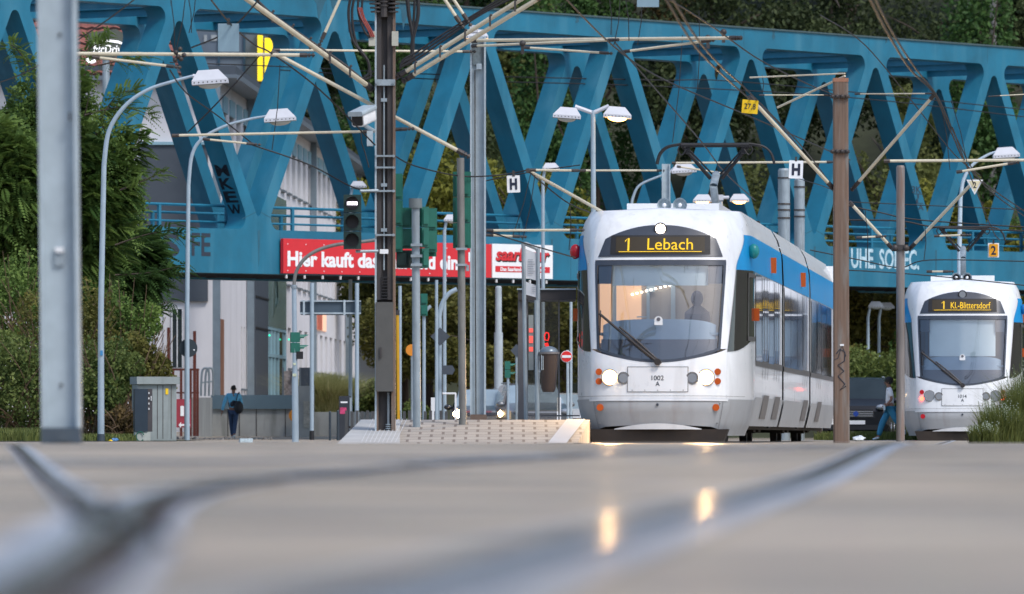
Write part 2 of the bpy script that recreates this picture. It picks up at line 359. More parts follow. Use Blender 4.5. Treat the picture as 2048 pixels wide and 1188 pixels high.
def tess(mb, poly, y0, y1, mi=0):
    from mathutils.geometry import tessellate_polygon
    tri = tessellate_polygon([[Vector((p[0], p[1], 0)) for p in poly]]); n = len(poly)
    vs = [MBR @ Vector((p[0], y0, p[1])) for p in poly]+[MBR @ Vector((p[0], y1, p[1])) for p in poly]
    fs = []
    for t in tri:
        a, b_, c = t; ar = (poly[b_][0]-poly[a][0])*(poly[c][1]-poly[a][1])-(poly[c][0]-poly[a][0])*(poly[b_][1]-poly[a][1])
        if ar < 0: b_, c = c, b_
        fs += [(a, b_, c), (c+n, b_+n, a+n)]
    ar = sum(poly[i][0]*poly[(i+1) % n][1]-poly[(i+1) % n][0]*poly[i][1] for i in range(n))
    for i in range(n):
        j = (i+1) % n; fs.append((i, i+n, j+n, j) if ar > 0 else (j, j+n, i+n, i))
    mb.add(vs, fs, mi)
for W0 in (0.0, 6.8):
    top = [(U0, Z2)]; bot = [(U0, Z1)]
    for (c, k, h) in holes: top += clip(h, Z2, True); bot += clip(h, Z1, False)
    top += [(U1, Z2), (U1, ZT), (U0, ZT)]; bot += [(U1, Z1), (U1, ZU), (U0, ZU)]
    mb = MB(); tess(mb, top, W0, W0+DEP); mb.build('top_chord', M_blue, bridge, 30)
    mb = MB(); tess(mb, bot, W0, W0+DEP); mb.build('bottom_chord', M_blue, bridge, 30)
    for i in range(len(holes)-1):
        a = holes[i][2]; b = holes[i+1][2]
        la, lb = clip(a, Z1, False if False else True), clip(a, Z2, True)
        ra, rb = clip(b, Z1, True), clip(b, Z2, True)
        q = [(la[-1][0], Z1), (ra[0][0], Z1), (rb[0][0], Z2), (lb[-1][0], Z2)]
        mb = MB(); tess(mb, q, W0+0.001, W0+DEP-0.001); mb.build('diagonal', M_blue, bridge, 30)
# chord flange lips, cross portal beams, deck, stiffened floor
mb = MB()
for W0 in (0.0, 6.8): mb.prism([(U0, ZT), (U1, ZT), (U1, ZT+0.05), (U0, ZT+0.05)], W0-0.05, W0+DEP+0.05, MBR)
mb.build('chord_cap', mat('rusty_dark_edge', (0.05, 0.09, 0.10), 0.7), bridge)
mb = MB()
for k in range(-8, 11):
    u = UN+(k+0.5)*PN*0.5+1.0
    mb.prism([(u, 12.62), (u+0.3, 12.62), (u+0.3, 12.72), (u, 12.72)], DEP, 6.8, MBR); mb.prism([(u+0.12, 12.4), (u+0.18, 12.4), (u+0.18, 12.62), (u+0.12, 12.62)], DEP, 6.8, MBR)
mb.build('portal_beam', M_blue, bridge, 0)
M_under = mat('bridge_underside_steel', (0.035, 0.04, 0.05), 0.7, 0, 0.3, 2)
mb = MB(); mb.prism([(U0, 5.45), (U1, 5.45), (U1, 5.62), (U0, 5.62)], DEP, 6.8, MBR); mb.build('deck', M_under, bridge, 0)
mb = MB()
k = U0
while k < U1:
    mb.prism([(k, 4.9), (k+0.12, 4.9), (k+0.12, 5.45), (k, 5.45)], DEP, 6.8, MBR); k += 1.21
mb.build('cross_girder', M_under, bridge, 0)
mb = MB()
for wd in (1.6, 3.0, 4.2, 5.6): mb.prism([(U0, 4.95), (U1, 4.95), (U1, 5.45), (U0, 5.45)], wd, wd+0.1, MBR)
mb.build('floor_beam', M_under, bridge, 0)
mb = MB(); mb.prism([(U0, 5.62), (U1, 5.62), (U1, 5.9), (U0, 5.9)], 2.2, 4.8, MBR); mb.build('ballast', mat('ballast', (0.10, 0.085, 0.075), 0.9, 0, 0.4, 20), bridge, 0)
for wd in (0.95, 6.2):
    mb = MB()
    for z, rr in ((6.82, 0.045), (6.35, 0.035), (5.95, 0.03)): mb.tube([B(U0, wd, z), B(U1, wd, z)], rr, 6)
    k = U0+0.8
    while k < U1:
        mb.box(B(k, wd, 6.2), (0.11, 0.07, 1.25), RZ(math.atan2(DU.y, DU.x)).to_3x3()); k += 3.1
    mb.build('railing', M_bluerail, bridge)
# seams and stains (real dark paint streaks on the face)
M_stain = mat('bridge_rust_streak', (0.02, 0.10, 0.15), 0.7, 0, 0.2, 3)
mb = MB()
for k in range(-4, 4):
    u = UN+(k+0.5)*PN+0.02
    mb.prism([(u-0.05, 6.1), (u+0.05, 6.12), (u+0.02, 5.25), (u-0.01, 5.05)], -0.004, 0.0, MBR)
for (u, a, b) in ((-9.6, .45, .7), (-8.9, .2, .35), (-5.5, .55, .8), (-4.9, .22, .4), (3.4, .1, .22), (14.2, .08, .3), (20.8, .06, .12), (-12.6, .15, .25)):
    mb.prism([(u-a, ZT), (u+a, ZT), (u+a*.7, ZT-.12), (u+.1, ZT-b*.7), (u, ZT-b), (u-.1, ZT-.2), (u-a*.5, ZT-.1)], -0.004, 0.0, MBR)
mb.build('stain', M_stain, bridge, 0)
mb = MB()
for k in range(-5, 6):
    u = UN+(k+0.5)*PN
    for sg in (-1, 1):
        mb.prism([(u+sg*.12, 6.62), (u+sg*.75, 6.42), (u+sg*.75, 6.44), (u+sg*.12, 6.64)][::sg], -0.003, 0.0, MBR)
    mb.prism([(u+3.2, ZC+.02), (u+3.22, ZC+.02), (u+3.22, ZT), (u+3.2, ZT)], -0.003, 0.0, MBR); mb.prism([(u+1.0, ZU), (u+1.02, ZU), (u+1.02, 6.1), (u+1.0, 6.1)], -0.003, 0.0, MBR)
mb.build('weld_seam', M_stain, bridge, 0)
# graffiti
M_gblk = mat('black_spray_paint', (0.02, 0.03, 0.05), 0.6); M_gwht = mat('white_spray_paint', (0.42, 0.58, 0.66), 0.6, 0, 0.3, 8)
def bx(px): return (px-CX)*212/(F*DU.x-DU.y*(px-CX))
def bz(px, py): u = bx(px); return HC+(HY-py)*(212+DU.y*u)/F-GR*u
def btext(body, x0, y0, x1, y1, m, name='graffiti', bold=0.03, shear=0.0, depth=0.004, wd=-0.001, fix=True):
    u0, u1 = bx(x0), bx(x1); z0, z1 = bz((x0+x1)/2, y1), bz((x0+x1)/2, y0); mb = MB()
    put_text(mb, body, MBR @ T(u0, wd, z0), u1-u0, z1-z0, depth, bold, shear); return mb
bm_ = btext('S', 326, 467, 359, 513, M_gblk, bold=0.03); bm_.build('graffiti', M_gblk, bridge, 0)
bm_ = btext('FE', 383, 466, 421, 512, M_gblk, bold=0.02); bm_.build('graffiti', M_gblk, bridge, 0)
bm_ = btext('UHE. SONEC.', 1702, 498, 1838, 538, M_gwht, bold=0.02); bm_.build('graffiti', M_gwht, bridge, 0)
# slanted tags on the dark member sides, lettered down the member
def tag_down(body, k, z0, z1, wdm, m, name='graffiti'):
    u0 = UN+k*PN; zt = 11.6+0.2/KS+0.25; mb = MB(); n = len(body); zc = (z0+z1)/2
    uu = u0+(zt-z0)*KS; dirv = Vector((KS, 0, -1)).normalized()
    Mx = Matrix(((0, dirv.x, 0, 0), (1, 0, 0, 0), (0, dirv.z, 0, 0), (0, 0, 0, 1)))
    L = (z0-z1)/abs(dirv.z); step = L/n; nrm = Vector((-1, 0, -KS)).normalized()
    for i, ch in enumerate(body):
        vs, fs = text_mb(ch, 0.46, step*0.86, 0.004, 0.03)
        base = Vector((uu, 0.10, z0))+dirv*(step*(i+0.93))
        mb.add([MBR @ (base+Vector((0, v[0], 0))*1.0+dirv*(-v[2])+nrm*0.006) for v in vs], fs)
    # letters read left-to-right towards the viewer: mirror in depth
    return mb
tm = tag_down('MKEW', -3, 8.0, 6.5, 0, M_gblk)
tm.v = [tuple(MBR @ (lambda q: Vector((q.x, 0.66-q.y, q.z)))(MBR.inverted() @ Vector(v))) for v in tm.v]; tm.build('graffiti', M_gblk, bridge, 0)
mb = MB()
for (s_, x0, y0, x1, y1) in (('3K', 1824, 372, 1842, 386), ('T', 1828, 387, 1844, 397), ('L', 1832, 398, 1846, 407), ('A', 1836, 409, 1847, 420)):
    u0, u1 = bx(x0), bx(x1); put_text(mb, s_, MBR @ T(u0, -0.001, bz(x0, y1)), u1-u0, bz(x0, y0)-bz(x0, y1), 0.004, 0.01)
mb.build('graffiti', M_gblk, bridge, 0)

# banners on the near girder
M_red = mat('banner_red', (0.62, 0.02, 0.03), 0.5, 0, 0.06, 3); M_wht = mat('banner_white', (0.80, 0.82, 0.84), 0.5, 0, 0.03, 3)
M_ltr = mat('lettering_white', (0.82, 0.84, 0.86), 0.5, 0, 0)
def panel_b(mb, x0, x1, y0, y1, wa, wb, mi=0):
    u0, u1 = bx(x0), bx(x1); mb.prism([(u0, bz(x0, y1)), (u1, bz(x0, y1)), (u1, bz(x0, y0)), (u0, bz(x0, y0))], wa, wb, MBR, mi); return mb
ban = thing('advert_banner', 'long red board with white words Hier kauft das Saarland ein on the bridge girder', 'banner', tuple(B(bx(558), -0.15, 4.8)))
panel_b(MB(), 558, 974.5, 477, 546.5, -0.16, -0.06).build('board', M_red, ban, 0)
u0 = bx(566); zb = bz(566, 533); mb = MB()
put_text(mb, 'Hier kauft das Saarland ein.', MBR @ T(u0, -0.162, zb), bx(914)-u0, 0.46, 0.01, 0.035); mb.build('lettering', M_ltr, ban, 0)
mb = MB(); u0 = bx(928); mb.prism([(u0, 5.35), (u0+0.45, 5.35), (u0+0.45, 5.63), (u0, 5.63)], -0.172, -0.162, MBR); mb.build('white_patch', M_ltr, ban, 0)
mb = MB()
for i in range(16):
    u = bx(566)+i*0.86
    for z in (4.95, 5.72): mb.prism([(u, z), (u+.03, z), (u+.03, z+.03), (u, z+.03)], -0.17, -0.16, MBR)
    mb.prism([(u, 4.74), (u+.04, 4.74), (u+.04, 4.84), (u, 4.84)], -0.13, -0.08, MBR)
mb.build('bolt', M_ltr, ban, 0)
ban2 = thing('shop_sign_board', 'white board with red italic shop name saarbasar on the bridge girder', 'sign', tuple(B(bx(976), -0.15, 4.8)))
panel_b(MB(), 976, 1097, 487.5, 555.5, -0.16, -0.06).build('board', M_wht, ban2, 0)
mb = MB(); u0, u1 = bx(982), bx(1091)
put_text(mb, 'saarbasar', MBR @ T(u0+0.05, -0.162, 5.36), (u1-u0)*0.99, 0.40, 0.006, 0.045, 0.25); mb.build('lettering_shadow', mat('lettering_black', (0.01, 0.01, 0.012), 0.6, 0, 0), ban2, 0)
mb = MB(); put_text(mb, 'saarbasar', MBR @ T(u0, -0.170, 5.40), (u1-u0)*0.99, 0.40, 0.006, 0.03, 0.25)
mb.prism([(u0, 5.06), (u1, 5.06), (u1, 5.24), (u0, 5.24)], -0.168, -0.161, MBR); mb.build('lettering', M_red, ban2, 0)
mb = MB(); put_text(mb, 'Das Saarland-Einkaufscenter', MBR @ T(u0+0.25, -0.171, 5.09), (u1-u0)-0.5, 0.12, 0.004, 0.03); mb.build('slogan', M_ltr, ban2, 0)
# ------------------------------------------------------------------ trams
M_tw = mat('tram_white_paint', (0.78, 0.80, 0.82), 0.28, 0, 0.04, 3, spec=0.5, coat=0.3, dirt=(0.45, 0.45, 0.45), dirt_amt=0.25)
M_tg = mat('tram_grey_paint', (0.37, 0.385, 0.40), 0.4, 0, 0.06, 3, dirt=(0.26, 0.23, 0.22), dirt_amt=0.4)
M_tb = mat('tram_blue_paint', (0.008, 0.27, 0.60), 0.35, 0, 0.06, 2, spec=0.2)
M_tdark = mat('tram_dark_glass', (0.035, 0.032, 0.032), 0.04, 0, 0.1, 2, spec=0.9)
M_tframe = mat('tram_charcoal_frame', (0.045, 0.055, 0.075), 0.3, 0, 0.1, 5)
M_tfrm2 = mat('tram_window_frame', (0.11, 0.105, 0.11), 0.35, 0.2, 0.1, 5)
M_tunder = mat('tram_underframe', (0.025, 0.017, 0.012), 0.7, 0, 0.3, 6)
M_amber = mat('amber_lens', (0.52, 0.09, 0.008), 0.3, 0, 0)
M_redl = mat('red_lens', (0.45, 0.01, 0.02), 0.25, 0, 0)
M_bluel = mat('blue_cap_plastic', (0.01, 0.14, 0.38), 0.3, 0, 0)
M_teal = mat('green_cap_plastic', (0.01, 0.25, 0.25), 0.3, 0, 0)
M_head = mat('lit_headlight', (1, 1, 1), emit=(1.0, 0.66, 0.30), estr=45)
M_glowl = mat('headlight_halo_glow', (1, .8, .5), emit=(1.0, 0.58, 0.24), estr=2.2)  # emissive outer disc paints a warm halo around the headlight bulb
M_heads = mat('lit_marker_lamp', (1, 1, 1), emit=(1.0, 0.80, 0.62), estr=6)
M_redon = mat('lit_red_lamp', (1, .1, .1), emit=(1.0, 0.06, 0.03), estr=5)
M_chrome = mat('lamp_chrome', (0.6, 0.6, 0.62), 0.15, 0.9, 0)
M_lens = mat('unlit_lamp_glass', (0.35, 0.38, 0.42), 0.08, 0.3, 0)
M_led = mat('led_matrix_yellow', (.1, .07, .01), emit=(1.0, 0.62, 0.02), estr=.62)
M_ledbg = mat('led_display_glow', (.012, .01, .006), emit=(0.10, 0.062, 0.012), estr=0.12)
M_blind = mat('sun_blind', (0.78, 0.88, 0.90), 0.7, 0, 0.03, 3)
M_dash = mat('dashboard_blue_grey', (0.38, 0.50, 0.62), 0.6, 0, 0.05, 3)
M_dashd = mat('dashboard_dark', (0.12, 0.12, 0.14), 0.6, 0, 0.08, 3)
M_cabin = mat('cabin_wall', (0.42, 0.40, 0.38), 0.6, 0, 0.05, 3)
M_cabwarm = mat('cabin_lit_panel', (0.6, 0.4, 0.25), 0.6, emit=(0.9, 0.52, 0.30), estr=0.40)
M_lampstrip = mat('cabin_ceiling_lamp', (1, 1, 1), emit=(1.0, 0.78, 0.55), estr=4)
M_handrail = mat('yellow_steel', (0.6, 0.4, 0.03), 0.4)
def glass_mat(name, tint, amt, rough=0.02):
    m = bpy.data.materials.new(name); m.use_nodes = True; n = m.node_tree; n.nodes.remove(n.nodes['Principled BSDF'])
    tr = n.nodes.new('ShaderNodeBsdfTransparent'); tr.inputs[0].default_value = (*tint, 1)
    gl = n.nodes.new('ShaderNodeBsdfGlossy'); gl.inputs['Roughness'].default_value = rough
    fr = n.nodes.new('ShaderNodeFresnel'); fr.inputs[0].default_value = 1.5
    mr = n.nodes.new('ShaderNodeMath'); mr.operation = 'MULTIPLY_ADD'; mr.inputs[1].default_value = 0.9; mr.inputs[2].default_value = amt
    mx = n.nodes.new('ShaderNodeMixShader'); n.links.new(fr.outputs[0], mr.inputs[0]); n.links.new(mr.outputs[0], mx.inputs[0])
    n.links.new(tr.outputs[0], mx.inputs[1]); n.links.new(gl.outputs[0], mx.inputs[2]); n.links.new(mx.outputs[0], n.nodes['Material Output'].inputs[0]); return m
M_glass = glass_mat('windscreen_glass', (0.93, 0.96, 0.97), 0.13)
_pc = catmull([(0, 0, 0), (.45, .03, 0), (.80, .10, 0), (1.0, .21, 0), (1.10, .34, 0), (1.20, .62, 0), (1.30, 1.06, 0), (1.375, 1.6, 0), (1.40, 2.1, 0)], 8)
_cl = [0.0]
for i in range(1, len(_pc)): _cl.append(_cl[-1]+(_pc[i]-_pc[i-1]).length)
ACURVE = _cl[-1]
def AY(y): return ACURVE+(y-2.1)
_px = np.array([p.x for p in _pc]); _py = np.array([p.y for p in _pc]); _cla = np.array(_cl)
def plan(a):
    s_ = -1 if a < 0 else 1; a = abs(a)
    if a >= ACURVE: return s_*1.40, 2.1+a-ACURVE
    return s_*float(np.interp(a, _cla, _px)), float(np.interp(a, _cla, _py))
_wz = ([0.0, .16, .3, .75, 2.7, 3.25, 3.52, 3.69], [.86, .88, .93, 1.0, 1.0, .985, .93, .86])
_rz = ([0.0, .3, .55, .8, 1.2, 1.5, 2.0, 2.9, 3.25, 3.45, 3.6, 3.69], [.10, .05, 0, .03, .06, .13, .28, .58, .72, .84, 1.0, 1.18])
TL = 36.5
def S0(a, z):
    x, y = plan(a); x *= float(np.interp(z, *_wz)); r_ = float(np.interp(z, *_rz))
    y += r_*(1-smooth(y/2.6))
    ye = TL-y
    return Vector((x, y, z))
def S(a, z, off=0.0):
    p = S0(a, z)
    if not off: return p
    n_ = (S0(a+.01, z)-S0(a-.01, z)).cross(S0(a, z+.01)-S0(a, z-.01)).normalized()
    return p+n_*off
def grid(fa, fz, n, m, off=0.0, s0=-1.0, s1=1.0):
    vs = []
    for i in range(m+1):
        t = i/m
        for j in range(n+1):
            s_ = s0+(s1-s0)*j/n; vs.append(S(fa(s_, t), fz(s_, t), off))
    return vs, [(i*(n+1)+j, i*(n+1)+j+1, (i+1)*(n+1)+j+1, (i+1)*(n+1)+j) for i in range(m) for j in range(n)]
def lerp(a, b, t): return a+(b-a)*t
def hwz(z): return lerp(.99, 1.09, (z-1.3)/1.6)
def zbw(a): return 1.28+.20*min(1, abs(a))**2
def tram(name, label, loc, head, dest, num, lit, full_blind, caps, side_mat):
    t = thing(name, label, 'tram', loc, head, 'trams facing the camera'); bd = lambda mb, nm, m, par=None, sm=35: mb.build(nm, m, par or t, sm, world=False)
    b = MB()
    b.add(*grid(lambda s, q: s*1.14, lambda s, q: lerp(.28+.0*abs(s), zbw(s*1.0), q), 40, 10))
    for sg in (-1, 1):
        b.add(*grid(lambda s, q: sg*lerp(hwz(lerp(zbw(1), 2.89, q)), 1.14, s), lambda s, q: lerp(zbw(1), 2.89, q), 3, 12, 0, 0, 1))
        for (ya, yb) in ((None, 12.2), (12.8, 23.6), (24.2, TL)):
            a0 = 1.14 if ya is None else AY(ya)
            zz = [.28, .5, .75, 1.5, 2.7, 3.0, 3.25, 3.4, 3.52, 3.61, 3.69]; nn = 30 if ya is None else 4
            vs = [S(sg*lerp(a0, AY(yb), (j/nn)**(2.0 if ya is None else 1)), z) for z in zz for j in range(nn+1)]
            b.add(vs, [(i*(nn+1)+j, i*(nn+1)+j+1, (i+1)*(nn+1)+j+1, (i+1)*(nn+1)+j) for i in range(len(zz)-1) for j in range(nn)])
    b.add(*grid(lambda s, q: s*1.14, lambda s, q: lerp(2.89, 3.69, q), 40, 12))
    # roof skin
    cols = [S(a, 3.69) for a in [0, .3, .6, .9, 1.14, 1.5, 2.0, 2.6]]
    rv = []; 
    for (ya, yb) in ((None, 12.2), (12.8, 23.6), (24.2, TL)):
        pts = [(p.x, p.y) for p in cols]+[(1.14, 12.2)] if ya is None else [(1.14, ya), (1.14, yb)]
        for sx in (1,):
            vs = []; 
            for (x, y) in pts: vs += [(-x, y, 3.69), (0, y, 3.69+.05*min(1, x)), (x, y, 3.69)]
            b.add(vs, [(3*i+k, 3*i+k+1, 3*i+4+k, 3*i+3+k) for i in range(len(pts)-1) for k in (0, 1)])
    b.box((0, TL, 2.0), (2.75, .02, 3.3))
    bd(b, 'body', M_tw)
    # grey bumper + skirts
    b = MB()
    b.add(*grid(lambda s, q: s*AY(2.5), lambda s, q: lerp(.24-.12*smooth((abs(s)*AY(2.5)-.9)/.5)+.05*math.cos(min(1, abs(s)*2.6)*math.pi/2), .69, q), 60, 8, .02))
    bd(b, 'bumper', M_tg)
    b = MB(); b.add(*grid(lambda s, q: s*1.16, lambda s, q: lerp(.66, .69, q), 40, 1, .03)); b.add(*grid(lambda s, q: s*.75, lambda s, q: lerp(.225, .235+.085*math.cos(s*math.pi/2), q), 20, 3, .045)); bd(b, 'bumper_trim', M_tw)
    b = MB()
    for (a0, a1, z0, z1) in ((-1.0, 1.0, .655, .662), (-1.06, -1.052, .22, .66), (1.052, 1.06, .22, .66), (-1.9, 1.9, .735, .741)): b.add(*grid(lambda s, q: lerp(a0, a1, s), lambda s, q: lerp(z0, z1, q), 24, 2, .034, 0, 1))
    for a_ in (-1.0, 1.0):
        for z_ in (.32, .62): b.disc(S(a_, z_, .032), .012, .01, 8)
    bd(b, 'panel_gap', mat('panel_gap_grey', (0.2, 0.2, 0.2), 0.6, 0, 0))
    for sg in (-1, 1):
        for (ya, yb) in ((2.55, 12.2), (12.8, 23.6), (24.2, TL)):
            y = ya
            while y < yb-.3:
                b = MB(); y2 = min(y+2.1, yb); b.add(*grid(lambda s, q: sg*AY(lerp(y, y2-.03, s)), lambda s, q: lerp(.28, .74, q), 1, 3, .02, 0, 1)); bd(b, 'skirt_panel', M_tg); y = y2
    # blue band and dark side glazing
    for sg in (-1, 1):
        b = MB()
        b.add(*grid(lambda s, q: sg*lerp(lerp(1.42, 1.95, smooth(q)), AY(12.2), s**1.6), lambda s, q: lerp(2.74, 3.30, q), 24, 8, .008, 0, 1))
        for (ya, yb) in ((12.8, 23.6), (24.2, TL)): b.add(*grid(lambda s, q: sg*AY(lerp(ya, yb, s)), lambda s, q: lerp(2.74, 3.30, q), 4, 4, .008, 0, 1))
        bd(b, 'blue_stripe', M_tb)
    for sg in (-1, 1):
        b = MB()
        b.add(*grid(lambda s, q: sg*lerp(lerp(1.14, 1.42, q), AY(2.6), s), lambda s, q: lerp(1.44+.26*smooth(s*1.1), 2.74, q), 16, 10, .010, 0, 1))
        bd(b, 'cab_window', M_tdark)
    for sg in (-1, 1):
        a0, a1 = AY(1.25), AY(2.35); b = MB()
        for (x0, x1, z0, z1) in ((a0, a0+.07, 1.62, 2.70), (a1-.07, a1, 1.68, 2.70), (a0, a1, 2.63, 2.70), (a0, a1, 1.62, 1.69)):
            b.add(*grid(lambda s, q: sg*lerp(x0, x1, s), lambda s, q: lerp(z0, z1, q), 4, 2, .022, 0, 1))
        bd(b, 'cab_window_frame', M_tfrm2)
    # side windows and doors, section by section
    sm = side_mat or M_tdark
    def sidepanel(y0, y1, z0, z1, nm, m, off=.012, inset=True):
        for sg in (-1, 1):
            b = MB(); b.add(*grid(lambda s, q: sg*AY(lerp(y0, y1, s)), lambda s, q: lerp(z0, z1, q), 2, 2, off, 0, 1)); bd(b, nm, m)
    for (y0, y1) in ((2.75, 4.9), (7.0, 9.0), (13.0, 15.4), (15.5, 18.0), (18.1, 20.4), (24.5, 26.9), (29.2, 31.8), (31.9, 34.4)): sidepanel(y0, y1, 1.32, 2.72, 'window', sm)
    for (y0, y1) in ((5.0, 6.9), (9.1, 11.0), (20.6, 22.5), (27.1, 29.0)):
        for sg in (-1, 1):
            b = MB(); b.add(*grid(lambda s, q: sg*AY(lerp(y0, y1, s)), lambda s, q: lerp(.42, 2.72, q), 2, 2, .016, 0, 1)); d_ = bd(b, 'door', M_tdark)
            b = MB()
            for (a_, c_) in ((y0, y0+.09), ((y0+y1)/2-.05, (y0+y1)/2+.05), (y1-.09, y1)): b.add(*grid(lambda s, q: sg*AY(lerp(a_, c_, s)), lambda s, q: lerp(.40, 2.74, q), 1, 2, .035, 0, 1))
            b.add(*grid(lambda s, q: sg*AY(lerp(y0, y1, s)), lambda s, q: lerp(.40, .78, q), 1, 2, .03, 0, 1))
            o_ = b.build('door_frame', M_tfrm2, d_, world=False)
    for (y0, y1) in ((2.75, 12.2), (12.8, 23.6), (24.2, 36.3)): sidepanel(y0, y1, 1.24, 1.34, 'window_sill', M_tfrm2, .010)
    for y in (8.2, 20.0):
        for sg in (-1, 1):
            b = MB(); b.box((sg*1.44, y, 2.98 if y < 10 else 3.0), (.09, .12, .26)); bd(b, 'side_reflector', M_amber)
    # joints and underframe
    b = MB()
    for y in (12.5, 23.9): b.box((0, y, 1.9), (2.34, .66, 3.3)); b.box((0, y, 3.6), (1.5, .66, .2))
    bd(b, 'bellows', M_black)
    b = MB()
    b.box((0, 19.6, .34), (2.26, 33.2, .24)); b.add(*grid(lambda s, q: s*1.05, lambda s, q: lerp(.03, .26, q), 20, 3, -.10))
    b.prism([(-1.02, .0), (1.02, .0), (1.10, .22), (-1.10, .22)], .12, .6)
    for y in (3.4, 5.3, 11.6, 13.4, 22.8, 24.6, 32, 34): b.box((0, y, .30), (1.9, .8, .25))
    bd(b, 'underframe', M_tunder)
    for y in (3.4, 5.2, 11.7, 13.5, 23.0, 24.8, 32.0, 33.8):
        b = MB(); 
        for sg in (-1, 1): b.disc((sg*.75, y, .30), .30, .12, 20, 0, (1, 0, 0)); b.disc((sg*.83, y, .30), .14, .08, 12, 0, (1, 0, 0))
        b.tube([(-.7, y, .3), (.7, y, .3)], .07, 8); bd(b, 'wheelset', M_tunder)
    # windscreen
    b = MB(); b.add(*grid(lambda s, q: s*hwz(lerp(zbw(s), 2.89, q)), lambda s, q: lerp(zbw(s), 2.88, q), 40, 16, -.01)); ws = bd(b, 'windscreen', M_glass)
    b = MB()
    b.add(*grid(lambda s, q: s*1.085, lambda s, q: lerp(2.80, 2.885, q), 30, 1, .006))
    for sg in (-1, 1): b.add(*grid(lambda s, q: sg*(hwz(lerp(zbw(1), 2.88, q))-.05*s), lambda s, q: lerp(zbw(1), 2.86, q), 2, 10, .006, 0, 1))
    for sg in (-1, 1): b.add(*grid(lambda s, q: sg*lerp(.78, 1.05, s), lambda s, q: lerp(2.52, 2.82, q), 4, 2, -.03, 0, 1))
    b.add(*grid(lambda s, q: s*hwz(1.3), lambda s, q: lerp(zbw(s)-.015, zbw(s)+.03, q), 30, 1, .006)); bd(b, 'windscreen_frame', M_tframe)
    b = MB(); zb_ = 1.98 if full_blind else 2.52
    b.add(*grid(lambda s, q: s*.80, lambda s, q: lerp(zb_, 2.84, q), 10, 4, -.12)); bd(b, 'sun_blind', M_blind)
    b = MB(); b.add(*grid(lambda s, q: s*1.0, lambda s, q: lerp(1.25, 1.66, q), 20, 2, -.10)); bd(b, 'dashboard_front', M_dashd)
    b = MB(); b.add(*grid(lambda s, q: s*1.0, lambda s, q: lerp(1.66+.06*s*s-.06, 1.99-.10*s*s*s*s, q), 20, 2, -.14)); b.box((0, 1.0, 1.72), (1.9, 1.1, .04)); bd(b, 'dashboard', M_dash)
    b = MB(); b.disc(S(0, 1.93, .0), .065, .01, 16); b.box(S(0, 1.88, .0), (.13, .01, .05)); bd(b, 'round_sticker', M_white)
    b = MB(); b.disc(S(0, 1.94, .02), .03, .01, 12); bd(b, 'sticker_dot', M_dashd)
    # cabin
    b = MB(); b.box((0, 2.45, 2.1), (2.3, .04, 1.7)); b.box((-1.15, 1.7, 2.1), (.03, 1.4, 1.5)); bd(b, 'cabin_wall', M_cabin)
    b = MB(); b.box((-.62, 2.40, 2.15), (.42, .02, .95)); b.box((-.98, 2.3, 2.1), (.18, .02, 1.0)); bd(b, 'lit_doorway', M_cabwarm) if lit else None
    b = MB(); b.box((-.30, 2.38, 2.2), (.05, .04, 1.4)); b.box((.10, 2.38, 2.2), (.07, .04, 1.4)); b.box((-.40, 2.36, 2.02), (.16, .02, .02)); b.box((-.84, 2.38, 2.2), (.06, .04, 1.4)); b.box((-.25, 2.35, 2.5), (.12, .02, .16)); bd(b, 'cabin_door_frame', M_dash)
    if lit:
        b = MB()
        for k in range(9): b.box((-.55+.075*k, 2.33, 2.38+.018*k), (.035, .01, .03))
        bd(b, 'ceiling_lamp', M_lampstrip)
    b = MB(); b.ball((.52, 1.75, 2.30), (.10, .11, .13)); b.tube([(.52, 1.78, 2.2), (.52, 1.8, 2.08), (.52, 1.85, 1.7)], [.05, .20, .22], 12); bd(b, 'driver', mat('driver_dark_clothes', (0.05, 0.06, 0.10), 0.8, 0, 0.1, 5)) if lit else None
    # destination panel
    b = MB(); b.add(*grid(lambda s, q: s*lerp(1.02, .90, q), lambda s, q: lerp(2.935, 3.22+.22*(1-abs(s)**2.2), q), 40, 8, .012)); dp = bd(b, 'destination_panel', M_tframe)
    b = MB(); b.add(*grid(lambda s, q: s*.80, lambda s, q: lerp(2.97, 3.27, q), 20, 2, .02)); sub = b.build('display_frame', M_black, dp, world=False)
    b = MB(); b.add(*grid(lambda s, q: s*.71, lambda s, q: lerp(2.995, 3.245, q), 20, 2, .026)); b.build('display', M_ledbg, dp, world=False)
    b = MB(); A_ = Matrix.Rotation(R(-22), 4, 'X')
    def led(txt, x0, w_, z0, h_, bold):
        if txt == '1': vs, fs = [(w_*.55, 0, 0), (w_*.85, 0, 0), (w_*.85, 0, h_), (w_*.55, 0, h_), (w_*.1, 0, h_*.68), (w_*.1, 0, h_*.82)], [(0, 1, 2, 3), (4, 3, 5), (4, 0, 3)][:2]
        else: vs, fs = text_mb(txt, w_, h_, .004, bold)
        o_ = []
        for v in vs: q_ = S(x0+v[0], z0+v[2], .034); o_.append(q_)
        b.add(o_, fs)
    for (txt, x0, w_, z0, h_) in dest: led(txt, x0, w_, z0, h_, .0)
    b.add(*grid(lambda s, q: s*.66, lambda s, q: lerp(3.002, 3.012, q), 20, 1, .032)); b.build('destination_text', M_led, dp, world=False)
    b = MB(); p_ = S(0, 3.365, .03); b.disc(p_, .075, .05, 20); b.build('top_lamp', M_heads if lit else M_lens, dp, world=False)
    b = MB(); b.disc(p_+Vector((0, .01, 0)), .10, .04, 20); b.build('lamp_ring', M_black, dp, world=False)
